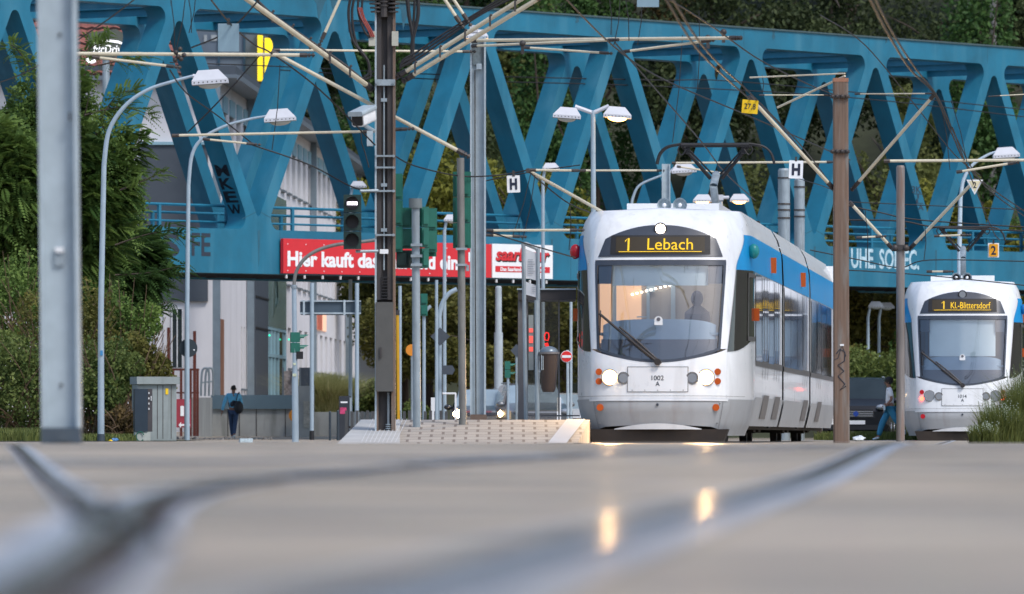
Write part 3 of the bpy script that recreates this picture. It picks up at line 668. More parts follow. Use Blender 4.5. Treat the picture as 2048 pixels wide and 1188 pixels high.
    # lamps
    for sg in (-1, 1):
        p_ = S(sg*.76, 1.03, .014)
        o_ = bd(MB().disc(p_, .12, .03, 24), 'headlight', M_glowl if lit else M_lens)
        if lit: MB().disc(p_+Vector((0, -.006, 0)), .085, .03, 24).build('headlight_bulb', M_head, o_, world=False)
        MB().disc(p_+Vector((0, .008, 0)), .135, .03, 24).build('headlight_ring', M_chrome, o_, world=False)
        p_ = S(sg*.54, 1.02, .012)
        o_ = bd(MB().disc(p_, .07, .03, 20), 'fog_lamp', M_lens); MB().disc(p_+Vector((0, .008, 0)), .10, .03, 20).build('fog_lamp_ring', M_chrome, o_, world=False)
        bd(MB().disc(S(sg*.95, 1.12, .012), .052, .03, 16), 'indicator_lamp', M_amber if lit else M_redl)
        bd(MB().disc(S(sg*.95, .97, .012), .052, .03, 16), 'marker_lamp', M_amber if lit else M_redon)
        bd(MB().disc(S(sg*.94, .56, .035), .055, .03, 16), 'bumper_reflector', M_amber if lit else M_redl)
        cp = caps[0 if sg < 0 else 1]; q_ = S(sg*AY(1.6), 3.05, .0)
        bd(MB().ball(q_+Vector((sg*.06, -.05, 0)), (.09, .08, .12), 0, 14, 8), 'mirror_cap', cp)
        bd(MB().box(S(sg*AY(2.2), 2.05, .05), (.08, .10, .20)), 'turn_signal', M_amber)
    # number plate flap
    b = MB(); b.add(*grid(lambda s, q: s*.47, lambda s, q: lerp(.81, 1.19, q), 8, 2, .010)); fl = bd(b, 'coupler_flap', M_tw)
    b = MB()
    for (a0, a1, z0, z1) in ((-.48, .48, .80, .81), (-.48, .48, 1.19, 1.2), (-.48, -.468, .8, 1.2), (.468, .48, .8, 1.2)): b.add(*grid(lambda s, q: lerp(a0, a1, s), lambda s, q: lerp(z0, z1, q), 8, 1, .012, 0, 1))
    for k in range(5): b.disc(S(-.4+.2*k, .83, .013), .008, .006, 6)
    b.build('flap_edge', mat('panel_gap_grey', (0.2, 0.2, 0.2), 0.6, 0, 0), fl, world=False)
    b = MB()
    for (tx, w_, z0, h_) in ((num, .19, .985, .075), ('A', .065, .895, .07)):
        vs, fs = text_mb(tx, w_, h_, .002, .005); b.add([S(v[0]-w_/2, z0+v[2], .016) for v in vs], fs)
    b.build('fleet_number', M_tframe, fl, world=False)
    b = MB(); b.disc(S(0, .60, .03), .022, .02, 10); bd(b, 'coupler_lock', M_tframe)
    # wiper
    b = MB(); p0 = S(.0, 1.26, .06); pts = [p0, S(-.45, 1.62, .08), S(-.93, 2.02, .06)]
    b.tube(pts, .022, 6); b.tube([p0+Vector((.06, 0, -.02)), S(-.30, 1.56, .10), S(-.60, 1.80, .09)], .016, 6); b.tube([S(-.93, 2.08, .03), S(-.93, 1.7, .03)], .01, 5); b.disc(p0, .055, .07, 12); bd(b, 'wiper', mat('wiper_black', (0.03, 0.025, 0.025), 0.5, 0, 0))
    if lit:
        b = MB(); b.box((0, 1.75, 2.97), (1.3, .5, .02)); bd(b, 'cabin_fill_panel', mat('cabin_fill_glow', (1, 1, 1), emit=(1.0, .86, .72), estr=2.0))  # glowing panel added above the cab to brighten its interior
        for sg in (-1, 1):
            L = bpy.data.lights.new('headlight_beam', 'SPOT'); L.energy = 700; L.color = (1, .62, .28); L.spot_size = R(70); L.spot_blend = .8; L.shadow_soft_size = .1
            lo = bpy.data.objects.new('headlight_beam', L); COL.objects.link(lo); lo.parent = t; lo.location = (sg*.76, -.12, 1.03); lo.rotation_euler = (R(84), 0, R(180))
    # cables reflected/hung behind glass are omitted; roof gear
    hx = 0.10 if lit else -.02
    for sg in (-1, 1):
        c_ = Vector((hx+sg*.125, 2.1, 3.80))
        o_ = bd(MB().tube([c_, c_+Vector((0, .06, 0)), c_+Vector((0, .28, 0))], [.115, .09, .03], 20, cap=False), 'horn_speaker', M_steel_l)
        b = MB(); b.disc(c_+Vector((0, .10, 0)), .085, .01, 18); b.build('speaker_cone', M_steel_l if lit else M_black, o_, world=False)
        b = MB(); b.ball(c_+Vector((0, .03, 0)), .035); b.build('speaker_core', M_white, o_, world=False)
        b = MB(); b.box(c_+Vector((0, .2, -.1)), (.05, .05, .14)); b.build('speaker_bracket', M_steel, o_, world=False)
    # pantograph
    py = 16.5; pz = 5.42-.04 if lit else 5.42
    pg = bd(MB().tube([(-.62, py, pz-.02), (.62, py, pz-.02)], .035, 8).tube([(-.62, py+.3, pz-.02), (.62, py+.3, pz-.02)], .035, 8), 'pantograph', M_black)
    b = MB()
    for yy in (py, py+.3):
        for sg in (-1, 1): b.tube(catmull([(sg*.6, yy, pz), (sg*.86, yy, pz-.05), (sg*1.0, yy, pz-.17), (sg*1.06, yy, pz-.36)], 4), .022, 6)
    b.build('head_horn', M_black, pg, world=False)
    b = MB()
    for sg in (-1, 1):
        b.tube([(sg*.60, py+.15, pz-.03), (sg*.10, py+.3, pz-.62)], .035, 8); b.tube([(sg*.52, py+.15, pz-.06), (sg*.05, py+.35, pz-.56)], .016, 6)
        b.tube(catmull([(sg*.62, py, pz), (sg*.67, py, pz-.12), (sg*.60, py, pz-.2), (sg*.52, py, pz-.1)], 5), .014, 5)
        b.box((sg*.5, py+.1, pz-.12), (.08, .1, .12))
    b.build('upper_arm', M_black, pg, world=False)
    b = MB(); b.tube([(0, py+.3, pz-.55), (0, py-.6, 4.6), (0, py+1.4, 3.80)], [.075, .07, .07], 10); b.build('lower_arm', M_steel, pg, world=False)
    b = MB(); b.box((0, py+1.2, 3.80), (1.5, 1.8, .10)); b.box((.5, py+1, 3.9), (.5, .5, .22)); b.build('base_frame', M_black, pg, world=False)
    for (y0, y1) in ((4, 11.5), (26, 35)): bd(MB().box((0, (y0+y1)/2, 3.78), (1.5, y1-y0, .22)), 'roof_equipment', M_tw)
    return t
H1 = -math.atan(0.084)
TA = tram('tram', 'near white and blue tram with lit headlights and destination text 1 Lebach', (2.28, 109.7, 0), H1,
     [('1', -.57, .095, 3.02, .20), ('Lebach', -.20, .72, 3.035, .18)], '1002', True, False, (M_redl, M_teal), None)
H2 = -math.atan(0.0655)
tram('tram', 'farther white tram with unlit headlights, lowered blind and destination text Kl.-Blittersdorf', (10.36, 161, 0), H2,
     [('1', -.49, .085, 3.03, .18), ('Kl.-Blittersdorf', -.27, .92, 3.04, .15)], '1014', False, True, (M_bluel, M_bluel), mat('tram_advert_dark_red', (0.16, 0.012, 0.02), 0.1, 0, 0.8, 0.9))
# ------------------------------------------------------------------ masts, lamps, signals
def gz0(px, d): return gz(PX(px, d), d)
def base_of(px, d): return (PX(px, d), d, gz0(px, d))
def hbeam(mb, x, y, z0, z1, wd, dp=None, tf=0.014, mi=0):
    "H section: two flanges seen edge-on from the front with the web between them"
    dp = dp or wd
    for sg in (-1, 1): mb.bbox(x+sg*(wd/2)-tf, x+sg*(wd/2)+tf, y-dp/2, y+dp/2, z0, z1, mi)
    mb.bbox(x-wd/2+tf, x+wd/2-tf, y-0.012, y+0.012, z0, z1, mi)
def rod(mb, p, q, r, n=8): mb.tube([p, q], r, n)
def insul(mb, p, q, n=3, r=0.028):
    p = Vector(p); q = Vector(q)
    for k in range(n):
        c = p+(q-p)*((k+.5)/n); mb.tube([c-(q-p).normalized()*.014, c+(q-p).normalized()*.014], r, 8)
    mb.tube([p, q], r*.45, 6)
def tubes(t, d, segs, r=0.028, name='bracket_tube', m=None, fit=True, d2=None):
    for s_ in segs:
        x0, y0, x1, y1 = s_[:4]; da = s_[4] if len(s_) > 4 else d; db = s_[5] if len(s_) > 5 else da; rr = s_[6] if len(s_) > 6 else r
        p, q = P(x0, y0, da), P(x1, y1, db); o = MB().tube([p, q], rr, 10).build(name, m or M_tube, t)
        if fit:
            L = (q-p).length; u = (q-p)/L; mb = MB()
            mb.tube([p-u*.02, p+u*.09], rr*1.35, 8); mb.tube([q-u*.09, q+u*.02], rr*1.35, 8); insul(mb, q+u*.02, q+u*.13, 2, rr*1.3)
            mb.build('end_fitting', M_dsteel, o)
# 1 near left mast (blurred, 42 m)
d = 42; t = thing('catenary_mast', 'thick pale grey steel mast blurred in the left foreground with a dark painted foot', 'mast', base_of(124, d), 0, 'steel masts of the tram line')
mb = MB(); x0, x1 = PX(82, d), PX(158, d); zt = PZ(-60, d); zb = gz0(120, d)-.05
def leanmast(z): return PX(119+ (871-0)*0, d)
b_ = MB()
lean = (PX(124, d)-PX(115, d))/(PZ(0, d)-PZ(885, d))
def lx(z): return PX(124, d)-(z-zb)*lean
for sg in (-1, 1):
    for (za, zb2) in ((zb+.14, zt),):
        b_.add([(lx(z)+sg*.105+dx, d+dy, z) for z in (za, zb2) for (dx, dy) in ((-.010, -.11), (.010, -.11), (.010, .11), (-.010, .11))],
               [(0, 1, 5, 4), (1, 2, 6, 5), (2, 3, 7, 6), (3, 0, 4, 7), (0, 3, 2, 1), (4, 5, 6, 7)])
b_.add([(lx(z)+sx*.096, d+dy, z) for z in (zb+.14, zt) for (sx, dy) in ((-1, -.03), (1, -.03), (1, -.01), (-1, -.01))], [(0, 1, 5, 4), (1, 2, 6, 5), (2, 3, 7, 6), (3, 0, 4, 7)])
b_.build('post', M_steel_l, t, 0)
mb = MB(); mb.box((lx(zb+.07), d-.005, zb+.07), (.235, .235, .15)); mb.build('painted_foot', mat('dark_foot_paint', (0.05, 0.07, 0.09), 0.6), t, 0)
mb = MB(); mb.box((PX(119, d), d-.04, PZ(515, d)), (.06, .02, .10)); mb.build('number_plate', M_steel, t, 0)
MB().box((PX(120, d), d-.055, PZ(500, d)), (.05, .02, .03)).build('label_strip', M_white, t, 0)
mb = MB(); mb.disc((PX(123, d), d-.035, PZ(770, d)), .010, .02, 8); mb.disc((PX(120, d), d-.035, PZ(70, d)), .01, .02, 8); mb.build('bolt', M_dsteel, t)
mb = MB(); mb.box((PX(142, d), d-.112, PZ(235, d)), (.012, .02, .05)); mb.build('clamp', M_dsteel, t)

# 2 main dark mast with cable bundles
d = 104; t = thing('catenary_mast', 'dark brown steel mast in the centre carrying cable bundles, clamps and a long grey cabinet', 'mast', base_of(769, d), 0, 'steel masts of the tram line')
MM = t
xc = PX(769.5, d); zt = PZ(-70, d)
mb = MB(); mb.bbox(PX(750, d), PX(753.5, d), d-.14, d+.14, 0, zt); mb.build('left_flange', M_steel_l, t, 0)
mb = MB(); mb.bbox(PX(786, d), PX(791, d), d-.14, d+.14, 0, zt); mb.build('right_flange', M_rustm, t, 0)
mb = MB(); mb.bbox(PX(753.5, d), PX(786, d), d-.01, d+.01, 0, zt); mb.build('web', M_dsteel, t, 0)
mb = MB(); mb.bbox(PX(753, d), PX(763, d), d-.10, d-.03, PZ(600, d), zt); mb.bbox(PX(775, d), PX(786, d), d-.10, d-.05, PZ(600, d), zt); mb.build('cable_channel', M_dsteel, t, 0)
mb = MB(); rod(mb, P(768, 130, d-.1), P(768, 540, d-.1), .012)
for y in (200, 370, 460): mb.box(P(768, y, d-.1), (.09, .05, .05))
mb.build('conduit', M_steel, t)
for y in (165, 312, 335, 382, 470):
    mb = MB(); mb.box(P(770, y, d-.15), (.30, .05, .025 if y != 165 else .09))
    for sg in (-1, 1): mb.tube([P(770+sg*17, y, d-.2), P(770+sg*17, y, d-.12)], .022, 8)
    mb.build('clamp', M_steel, t)
mb = MB(); mb.bbox(PX(752, d), PX(787, d), d-.30, d-.14, PZ(783, d), PZ(605, d)); cb = mb.build('cabinet', mat('cabinet_brown_grey', (0.085, 0.085, 0.08), 0.5, 0, 0.1, 4), t, 0)
mb = MB(); mb.bbox(PX(760, d), PX(764, d), d-.33, d-.30, PZ(715, d), PZ(695, d)); mb.build('handle', M_dsteel, cb)
mb = MB()
for k in range(8): mb.box(P(769, 555+k*6, d-.11), (.10, .03, .018))
mb.build('vent_louvre', M_black, t, 0)
mb = MB(); mb.bbox(PX(752, d), PX(757, d), d-.13, d-.02, 0, PZ(783, d)); mb.bbox(PX(783, d), PX(788, d), d-.15, d-.02, 0, PZ(783, d)); mb.build('foot_plate', M_rustm, t, 0)
mb = MB()
for k in range(9): mb.tube([P(777, 882-k*4, d-.08), P(777, 880-k*4, d-.08)], .05, 10)
rod(mb, P(777, 850, d-.08), P(777, 785, d-.08), .02); mb.build('spring_weight', M_steel, t)
MB().bbox(PX(760, d), PX(777, d), d-.16, d-.15, PZ(508, d), PZ(499, d)).build('number_plate', M_white, t, 0)
for (x, w_) in ((744, .09), (790, .11)): MB().bbox(PX(x-6, d), PX(x+7, d), d-.2, d-.05, PZ(93, d), PZ(64, d)).build('terminal_box', mat('beige_plastic', (0.42, 0.42, 0.36), 0.5), t, 0)
mb = MB()
for (x, y) in ((752, 12), (786, 12), (768, 0)):
    for k in range(4): mb.tube([P(x, y-14+k*8, d-.15), P(x, y-11+k*8, d-.15)], .11-.01*k, 12)
mb.tube([P(768, -30, d-.15), P(768, 34, d-.15)], .06, 8); mb.build('insulator', M_dsteel, t)
# bundles of black cable
mb = MB()
def cable(pts, dd, r): return catmull([P(x, y, dd+(o if len(q_) > 2 else 0)) for q_ in pts for (x, y, o) in [(q_[0], q_[1], q_[2] if len(q_) > 2 else 0)]], 8)
for pts, r_ in (([(705, -20), (697, 25), (706, 80), (735, 120), (738, 145), (731, 153), (722, 156), (690, 130), (640, 95), (600, 68), (540, 25), (500, -15)], .022),
                ([(713, -20), (704, 25), (712, 85), (734, 118), (741, 150), (733, 158), (718, 160), (690, 138), (640, 103), (590, 68), (530, 30), (470, -20)], .020),
                ([(813, -20), (818, 30), (825, 70), (823, 110), (806, 124), (803, 130)], .030), ([(835, -20), (836, 30), (826, 75), (824, 100), (826, 118), (812, 130)], .030),
                ([(830, -20), (828, 30), (824, 72)], .02), ([(720, -20), (716, 20), (728, 60), (740, 75)], .018), ([(728, -20), (724, 20), (736, 55), (742, 72)], .018)):
    mb.tube([P(x, y, d-.2) for (x, y) in [(p.x, p.y) for p in catmull([(a, b, 0) for a, b in pts], 6)]], r_, 7)
mb.build('cable_bundle', M_black, t)
mb = MB()
for o in (0, 6, 11): mb.tube([P(x+o*.6, y, d-.22) for (x, y) in [(p.x, p.y) for p in catmull([(716, 15, 0), (722, 35, 0), (736, 60, 0), (742, 74, 0)], 5)]], .012, 6)
mb.build('red_cable', mat('red_oxide_cable', (0.25, 0.04, 0.03), 0.5, 0, 0), t)
# stay tubes from this mast
tubes(t, d, [(480, -12, 736, 172, 100, 103.9, .040), (1075, -22, 803, 148, 103, 103.9, .034), (1085, -8, 818, 155, 103, 103.9, .034)], .03)
tubes(t, d, [(688, -20, 645, 76, 101.5, 101.5, .022), (880, -15, 918, 42, 103, 103, .026), (898, -15, 933, 38, 103, 103, .024)], .02)
tubes(t, d, [(545, 104, 925, 306, 104.2, 104.2, .030)], .03)
mb = MB()
for k in range(3):
    mb.tube([P(x, y, 103) for (x, y) in [(p.x, p.y) for p in catmull([(1020+k*14, -15, 0), (960, 22+k*4, 0), (880, 72+k*7, 0), (835, 103+k*7, 0), (806, 120+k*6, 0), (800, 138, 0)], 6)]], .016, 6)
mb.build('feeder_cable', M_black, t)
mb = MB()
for (x, y) in ((505, 4), (545, 34), (585, 62), (620, 88), (660, 116), (700, 144), (830, 136), (880, 104), (930, 72), (980, 42), (1030, 12)):
    mb.box(P(x, y, 102.6), (.03, .06, .16)); mb.ball(P(x+2, y-12, 102.6), .02)
mb.build('cable_clip', M_dsteel, t)

# 3 pole left of no. 4 with signal heads
def signal_head(t, px, py0, py1, d, wpx, n, m=M_green, name='signal_housing', facing=0.0, lit=None, dark=M_black, depth=.22):
    "facing 0: towards the camera, shows lenses; pi: seen from behind; +-pi/2: from the side with hoods"
    x = PX(px, d); z0, z1 = PZ(py1, d), PZ(py0, d); wd = wpx*d/F; c = Vector((x, d, 0)); Mx = T(x, d, 0) @ RZ(facing)
    mb = MB(); h = (z1-z0)/n
    for k in range(n):
        za, zb = z0+k*h+.006, z0+(k+1)*h-.006; mb.prism([(-wd/2, za), (wd/2, za), (wd/2, zb-.0), (-wd/2, zb)], -depth/2, depth/2, Mx)
        if abs(facing) > 2.5: mb.prism([(-wd*.36, za+.04), (wd*.36, za+.04), (wd*.36, zb-.04), (-wd*.36, zb-.04)], depth/2, depth/2+.03, Mx)
    hs = mb.build(name, m, t, 0)
    for k in range(n):
        zc = z0+(k+.5)*h; rr = min(h, wd)*.40
        mb = MB()
        # hood: open half shell
        vs = []; nn = 12
        for i in range(nn+1):
            a = R(-20)+R(220)*i/nn
            for (yy, q) in ((-depth/2, 1.0), (-depth/2-.17*(0.45+0.55*math.sin(max(0, min(math.pi, a)))), .97)): vs.append(Mx @ Vector((rr*q*math.cos(a), yy, zc+rr*q*math.sin(a))))
        mb.add(vs, [(2*i, 2*i+2, 2*i+3, 2*i+1) for i in range(nn)]); mb.build('hood', m, hs, 30)
        mb = MB(); mb.add([Mx @ Vector((rr*.93*math.cos(2*math.pi*i/18), -depth/2-.012, zc+rr*.93*math.sin(2*math.pi*i/18))) for i in range(18)], [tuple(range(18))]); mb.build('lens', dark, hs, 0)
        if lit and lit[0] == n-1-k:
            mb = MB(); mb.prism([(-rr*.72, zc-rr*.20), (rr*.72, zc-rr*.20), (rr*.72, zc+rr*.20), (-rr*.72, zc+rr*.20)], -depth/2-.03, -depth/2-.015, Mx); mb.build('lit_bar', lit[1], hs, 0)
    return hs
M_bar = mat('lit_white_violet_bar', (1, 1, 1), emit=(0.92, 0.85, 1.0), estr=3)
t = thing('traffic_light', 'dark signal with one lit white bar, clamped to the left of the central mast', 'traffic light', (PX(705, 103.6), 103.6, PZ(505, 103.6)), 0, 'traffic lights at the crossing')
signal_head(t, 705, 389, 499, 103.6, 35, 3, M_dgreen, lit=(0, M_bar))
MB().tube([P(720, 382, 103.7), P(756, 381, 103.8)], .022, 8).build('bracket', M_steel, t); MB().tube([P(712, 503, 103.7), P(756, 502, 103.8)], .022, 8).build('bracket', M_steel, t)
t = thing('traffic_light', 'tall narrow green signal housing seen edge-on behind the right side of the central mast', 'traffic light', (PX(802, 106), 106, PZ(520, 106)), 0, 'traffic lights at the crossing')
signal_head(t, 797, 347, 505, 105.2, 17, 3, M_green, facing=R(180))
d = 105; t = thing('signal_pole', 'grey pole with a dark cap and a cluster of green signal housings seen from behind', 'pole', base_of(834, d), 0, 'poles carrying signals')
mb = MB(); mb.tube([(PX(834, d), d, 0), P(831, 400, d)], .062, 14); mb.build('pole', M_steel, t)
MB().tube([P(831, 416, d), P(831, 397, d)], .10, 16).build('pole_cap', mat('cap_grey', (0.16, 0.19, 0.2), 0.5), t)
signal_head(t, 811, 415, 498, d+.3, 26, 2, M_green, facing=R(180)); signal_head(t, 809, 500, 537, d+.25, 26, 1, M_dgreen, facing=R(165))
signal_head(t, 846, 413, 537, d+.2, 15, 3, M_green, facing=R(200)); signal_head(t, 862, 416, 505, d+.5, 20, 2, M_green, facing=R(190)); 
mb = MB(); mb.bbox(PX(852, d), PX(872, d), d+.6, d+.64, PZ(511, d), PZ(414, d)); mb.build('backing_board', M_green, t, 0)
mb = MB()
for y in (490, 512, 530): mb.box(P(833, y, d-.02), (.17, .18, .04))
mb.build('clamp', M_steel, t)
d = 105.5; t = thing('signal_pole', 'grey pole with a long green signal housing behind it, right of the dark-capped pole', 'pole', base_of(924, d), 0, 'poles carrying signals')
mb = MB(); mb.tube([(PX(925.5, d), d, 0), P(921, 316, d)], .058, 14); mb.build('pole', mat('pole_brownish_steel', (0.20, 0.20, 0.19), 0.55, .3, .25, 6, stretch=(1, 1, .3)), t)
signal_head(t, 924, 343, 497, d+.3, 36, 3, M_green, facing=R(180), depth=.2)
mb = MB()
for y in (498, 530): mb.box(P(923, y, d-.01), (.17, .18, .035))
mb.box(P(935, 536, d), (.05, .05, .09)); mb.build('clamp', M_steel, t)

# camera on the mast
t = thing('surveillance_camera', 'white surveillance camera pointing down from the left side of the central mast', 'camera', tuple(P(722, 235, 103.5)))
Mc = Matrix.Translation(P(722, 236, 103.5)) @ Matrix.Rotation(R(-25), 4, 'Z') @ Matrix.Rotation(R(14), 4, 'X')
mb = MB(); mb.prism(round_poly([(-.10, -.11), (.10, -.11), (.10, .11), (-.10, .11)], [.04]*4, 4), -.12, .30, Mc); mb.build('camera_body', M_white, t, 30)
mb = MB(); mb.prism(round_poly([(-.085, -.09), (.085, -.09), (.085, .07), (-.085, .07)], [.03]*4, 4), -.135, -.121, Mc); mb.build('front_glass', M_black, t, 30)
mb = MB(); mb.prism(round_poly([(-.12, .06), (.12, .06), (.12, .13), (-.12, .13)], [.02]*4, 3), -.18, .32, Mc); mb.build('sun_shield', M_steel_l, t, 30)
mb = MB(); rod(mb, P(728, 250, 103.5), P(748, 262, 103.8), .03); mb.bbox(PX(734, 103.6), PX(746, 103.6), 103.5, 103.7, PZ(292, 103.6), PZ(262, 103.6)); mb.build('bracket', M_steel_l, t)
mb = MB(); mb.tube([P(x, y, 103.4) for x, y in ((722, 262), (723, 285), (730, 305), (738, 335))], .01, 6); mb.build('camera_cable', M_black, t)

# 4 H mast
d = 108; t = thing('catenary_mast', 'tall pale steel H mast with brown foot at the head of the platform ramp', 'mast', (PX(956, d), d, .36), 0, 'steel masts of the tram line')
mb = MB(); hbeam(mb, PX(956, d), d, .36+.06, PZ(73, d), .215, .24); mb.build('post', M_steel_l, t, 0)
MB().box((PX(957, d), d, .40), (.25, .26, .09)).build('painted_foot', mat('brown_foot_paint', (0.13, 0.09, 0.07), 0.7), t, 0)
MB().bbox(PX(945, d), PX(966, d), d-.05, d-.02, PZ(130, d), PZ(84, d)).build('back_plate', mat('zinc_plate', (0.16, 0.2, 0.22), 0.5, .3, .3, 20), t, 0)
mb = MB(); mb.box(P(958, 133, d-.09), (.08, .06, .085)); mb.build('junction_box', M_steel_l, t)
mb = MB(); mb.tube([P(950, 140, d-.06), P(950, 400, d-.06), P(952, 840, d-.06)], .010, 6); mb.build('conduit', M_dsteel, t)
tubes(t, d, [(945, 81, 1470, 76, d-.2, d-3, .027), (946, 92, 1225, 80, d-.2, d-2, .020), (1050, 95, 1210, 106, d-1.2, d-1.8, .018), (1250, 103, 1414, 82, d-2, d-2.6, .020), (548, 100, 936, 103, d-1, d-.2, .018)])
mb = MB()
for (x, y) in ((1045, 95), (1416, 84), (1447, 72)): mb.box(P(x, y, d-2), (.05, .05, .2)); mb.ball(P(x, y-8, d-2), .05)
mb.build('hanger_clamp', M_dsteel, t)

# other masts
def round_mast(px, ptop, d, rpx, label, m, group='steel masts of the tram line', name='catenary_mast', taper=1.0, zb=None, extra=None, cap=True):
    z = gz0(px, d) if zb is None else zb
    t = thing(name, label, 'mast', (PX(px, d), d, z), 0, group); r = rpx*d/F
    MB().tube([(PX(px, d), d, z), P(px, ptop, d)], [r, r*taper], 16).build('post', m, t)
    if cap: MB().tube([P(px, ptop+2, d), P(px, ptop-3, d)], [r*taper*1.04, r*taper*.8], 16).build('mast_cap', m, t)
    return t
d = 110; t = thing('catenary_mast', 'broad rusty brown square mast before the near tram side, graffiti scrawl low down', 'mast', base_of(1683, d), 0, 'steel masts of the tram line')
mb = MB(); z1_ = PZ(163, d)
xa, xb = PX(1683, d), PX(1681, d); wdt = .125
poly = round_poly([(-wdt, -.12), (wdt, -.12), (wdt, .12), (-wdt, .12)], [.03]*4, 4)
vs = [(xa+p[0], d+p[1], 0) for p in poly]+[(xb+p[0]*.94, d+p[1], z1_) for p in poly]; n = len(poly)
mb.add(vs, [(i, (i+1) % n, (i+1) % n+n, i+n) for i in range(n)]+[tuple(range(n, 2*n))]); mb.build('post', M_rustm, t, 40)
MB().box((xb, d, z1_+.02), (.24, .25, .06)).build('mast_cap', mat('rust_light_cap', (0.33, 0.16, 0.10), 0.7, 0, .2, 10), t, 0)
mb = MB(); pp = [(1672, 708), (1680, 698), (1690, 704), (1689, 722), (1676, 730), (1688, 742), (1676, 752), (1690, 768), (1680, 780), (1692, 772)]
mb.tube([P(x, y, d-.125) for x, y in pp], .008, 5); mb.tube([P(x, y, d-.125) for x, y in ((1668, 720), (1676, 716), (1684, 690), (1692, 712))], .006, 5); mb.build('graffiti', M_gblk, t)
MB().box(P(1684, 690, d-.125), (.06, .01, .03)).build('sticker', M_white, t)
mb = MB()
for y in (193, 303): 
    for x in (1665, 1674, 1684, 1694): mb.ball(P(x, y, d-.15), (.035, .04, .035))
    mb.box(P(1680, y, d-.14), (.30, .03, .05))
mb.build('clamp', M_dsteel, t)
tubes(t, d, [(1500, 195, 1662, 372, d-1, d, .030), (1868, 190, 1712, 370, d-1, d, .026), (1712, 188, 1860, 187, d, d-1, .010), (1520, 190, 1655, 190, d-1, d, .008)])
tubes(t, d, [(1500, 155, 1690, 147, d+1, d, .013), (1555, 215, 1690, 152, d+1, d, .018)], fit=False)
d = 140; t = round_mast(1801, 334, d, 8.5, 'slimmer brown and grey round mast between the brown mast and the far tram', mat('half_rusty_mast', (0.22, 0.20, 0.19), 0.6, .2, .35, 4, stretch=(2, 2, .15), dirt=(0.20, 0.10, 0.06), dirt_amt=.8))
tubes(t, d, [(1700, 405, 1780, 492, d-.5, d, .033), (1950, 360, 1825, 492, d-1, d, .033), (1715, 475, 1760, 473, d-.3, d-.3, .02), (1870, 472, 1930, 470, d-1, d-1, .02), (1855, 543, 1895, 543, d, d, .02)])
mb = MB(); mb.box(P(1801, 495, d), (.30, .24, .10)); mb.ball(P(1790, 496, d-.1), .07); mb.ball(P(1812, 496, d-.1), .07); mb.build('clamp', M_dsteel, t)
d = 172; t = round_mast(1568, 340, d, 12, 'grey ribbed mast rising behind the roof of the near tram, left of a pair', M_steel)
mb = MB(); [mb.tube([P(1568, y+1.5, d), P(1568, y-1.5, d)], .165, 14) for y in (356, 408, 420, 436)]; mb.build('band', M_dsteel, t)
d = 175; t = round_mast(1599, 360, d, 10.5, 'grey ribbed mast rising behind the roof of the near tram, right of a pair', M_steel)
mb = MB(); [mb.tube([P(1599, y+1.5, d), P(1599, y-1.5, d)], .15, 14) for y in (374, 420, 433)]; mb.build('band', M_dsteel, t)
d = 190; t = thing('catenary_mast', 'pale narrow H mast rising between the horn speakers behind the near tram roof', 'mast', base_of(1332, d), 0, 'steel masts of the tram line')
mb = MB(); hbeam(mb, PX(1332, d), d, 0, PZ(328, d), .20, .22); mb.build('post', M_steel_l, t, 0)
tubes(t, d, [(1345, 326, 1660, 324, d-1, d-1, .03), (1355, 333, 1448, 347, d-1, d-1, .025), (1165, 341, 1320, 341, d, d, .028)])
d = 150; t = round_mast(997, 575, 206, 7.5, 'light grey round pole standing behind the platform between the H mast and the shelter', mat('light_pole_paint', (0.40, 0.46, 0.50), 0.5), name='pole', taper=.85)
MB().tube([P(997, 665, 206), P(997, 842, 206)], .13, 14).build('thick_lower_sleeve', MATS['light_pole_paint'], t)

# loose cantilever rods left: supported by span wires
t = thing('span_rod', 'long cream insulated rod crossing the picture at the level of the left lamp head', 'rod', tuple(P(150, 107, 100)), 0, 'cream insulated rods of the overhead line')
tubes(t, 100, [(130, 107, 612, 110, 100, 100, .026), (187, 114, 345, 133, 100, 100, .020)])
mb = MB(); [mb.ball(P(x, y, 99.8), .035) for (x, y) in ((352, 105), (356, 113), (362, 118), (350, 120), (360, 98), (368, 110))]; mb.build('clamp_cluster', M_dsteel, t)
t = thing('span_rod', 'lower cream insulated rod ending at the central mast below the camera, crossing the second lamp', 'rod', tuple(P(347, 270, 104)), 0, 'cream insulated rods of the overhead line')
tubes(t, 104, [(346, 271, 738, 263, 104, 104, .020), (408, 278, 505, 288, 104, 104, .016), (790, 259, 812, 258, 104, 104, .020)])
t = thing('span_rod', 'cream insulated rod slanting down to the left corner of the near tram roof', 'rod', tuple(P(1055, 340, 106)), 0, 'cream insulated rods of the overhead line')
tubes(t, 106, [(1056, 341, 1205, 424, 106, 112, .026), (1060, 340, 1155, 341, 106, 106, .018), (975, 461, 1152, 460, 106, 106, .020), (975, 470, 1037, 473, 106, 106, .018)])
t = thing('span_rod', 'cream insulated rod at the far right above the second tram pantograph', 'rod', tuple(P(1770, 322, 130)), 0, 'cream insulated rods of the overhead line')
tubes(t, 130, [(1770, 322, 2080, 320, 130, 130, .028), (1915, 344, 2025, 326, 130, 130, .024), (2060, 188, 1990, 192, 130, 130, .01)])

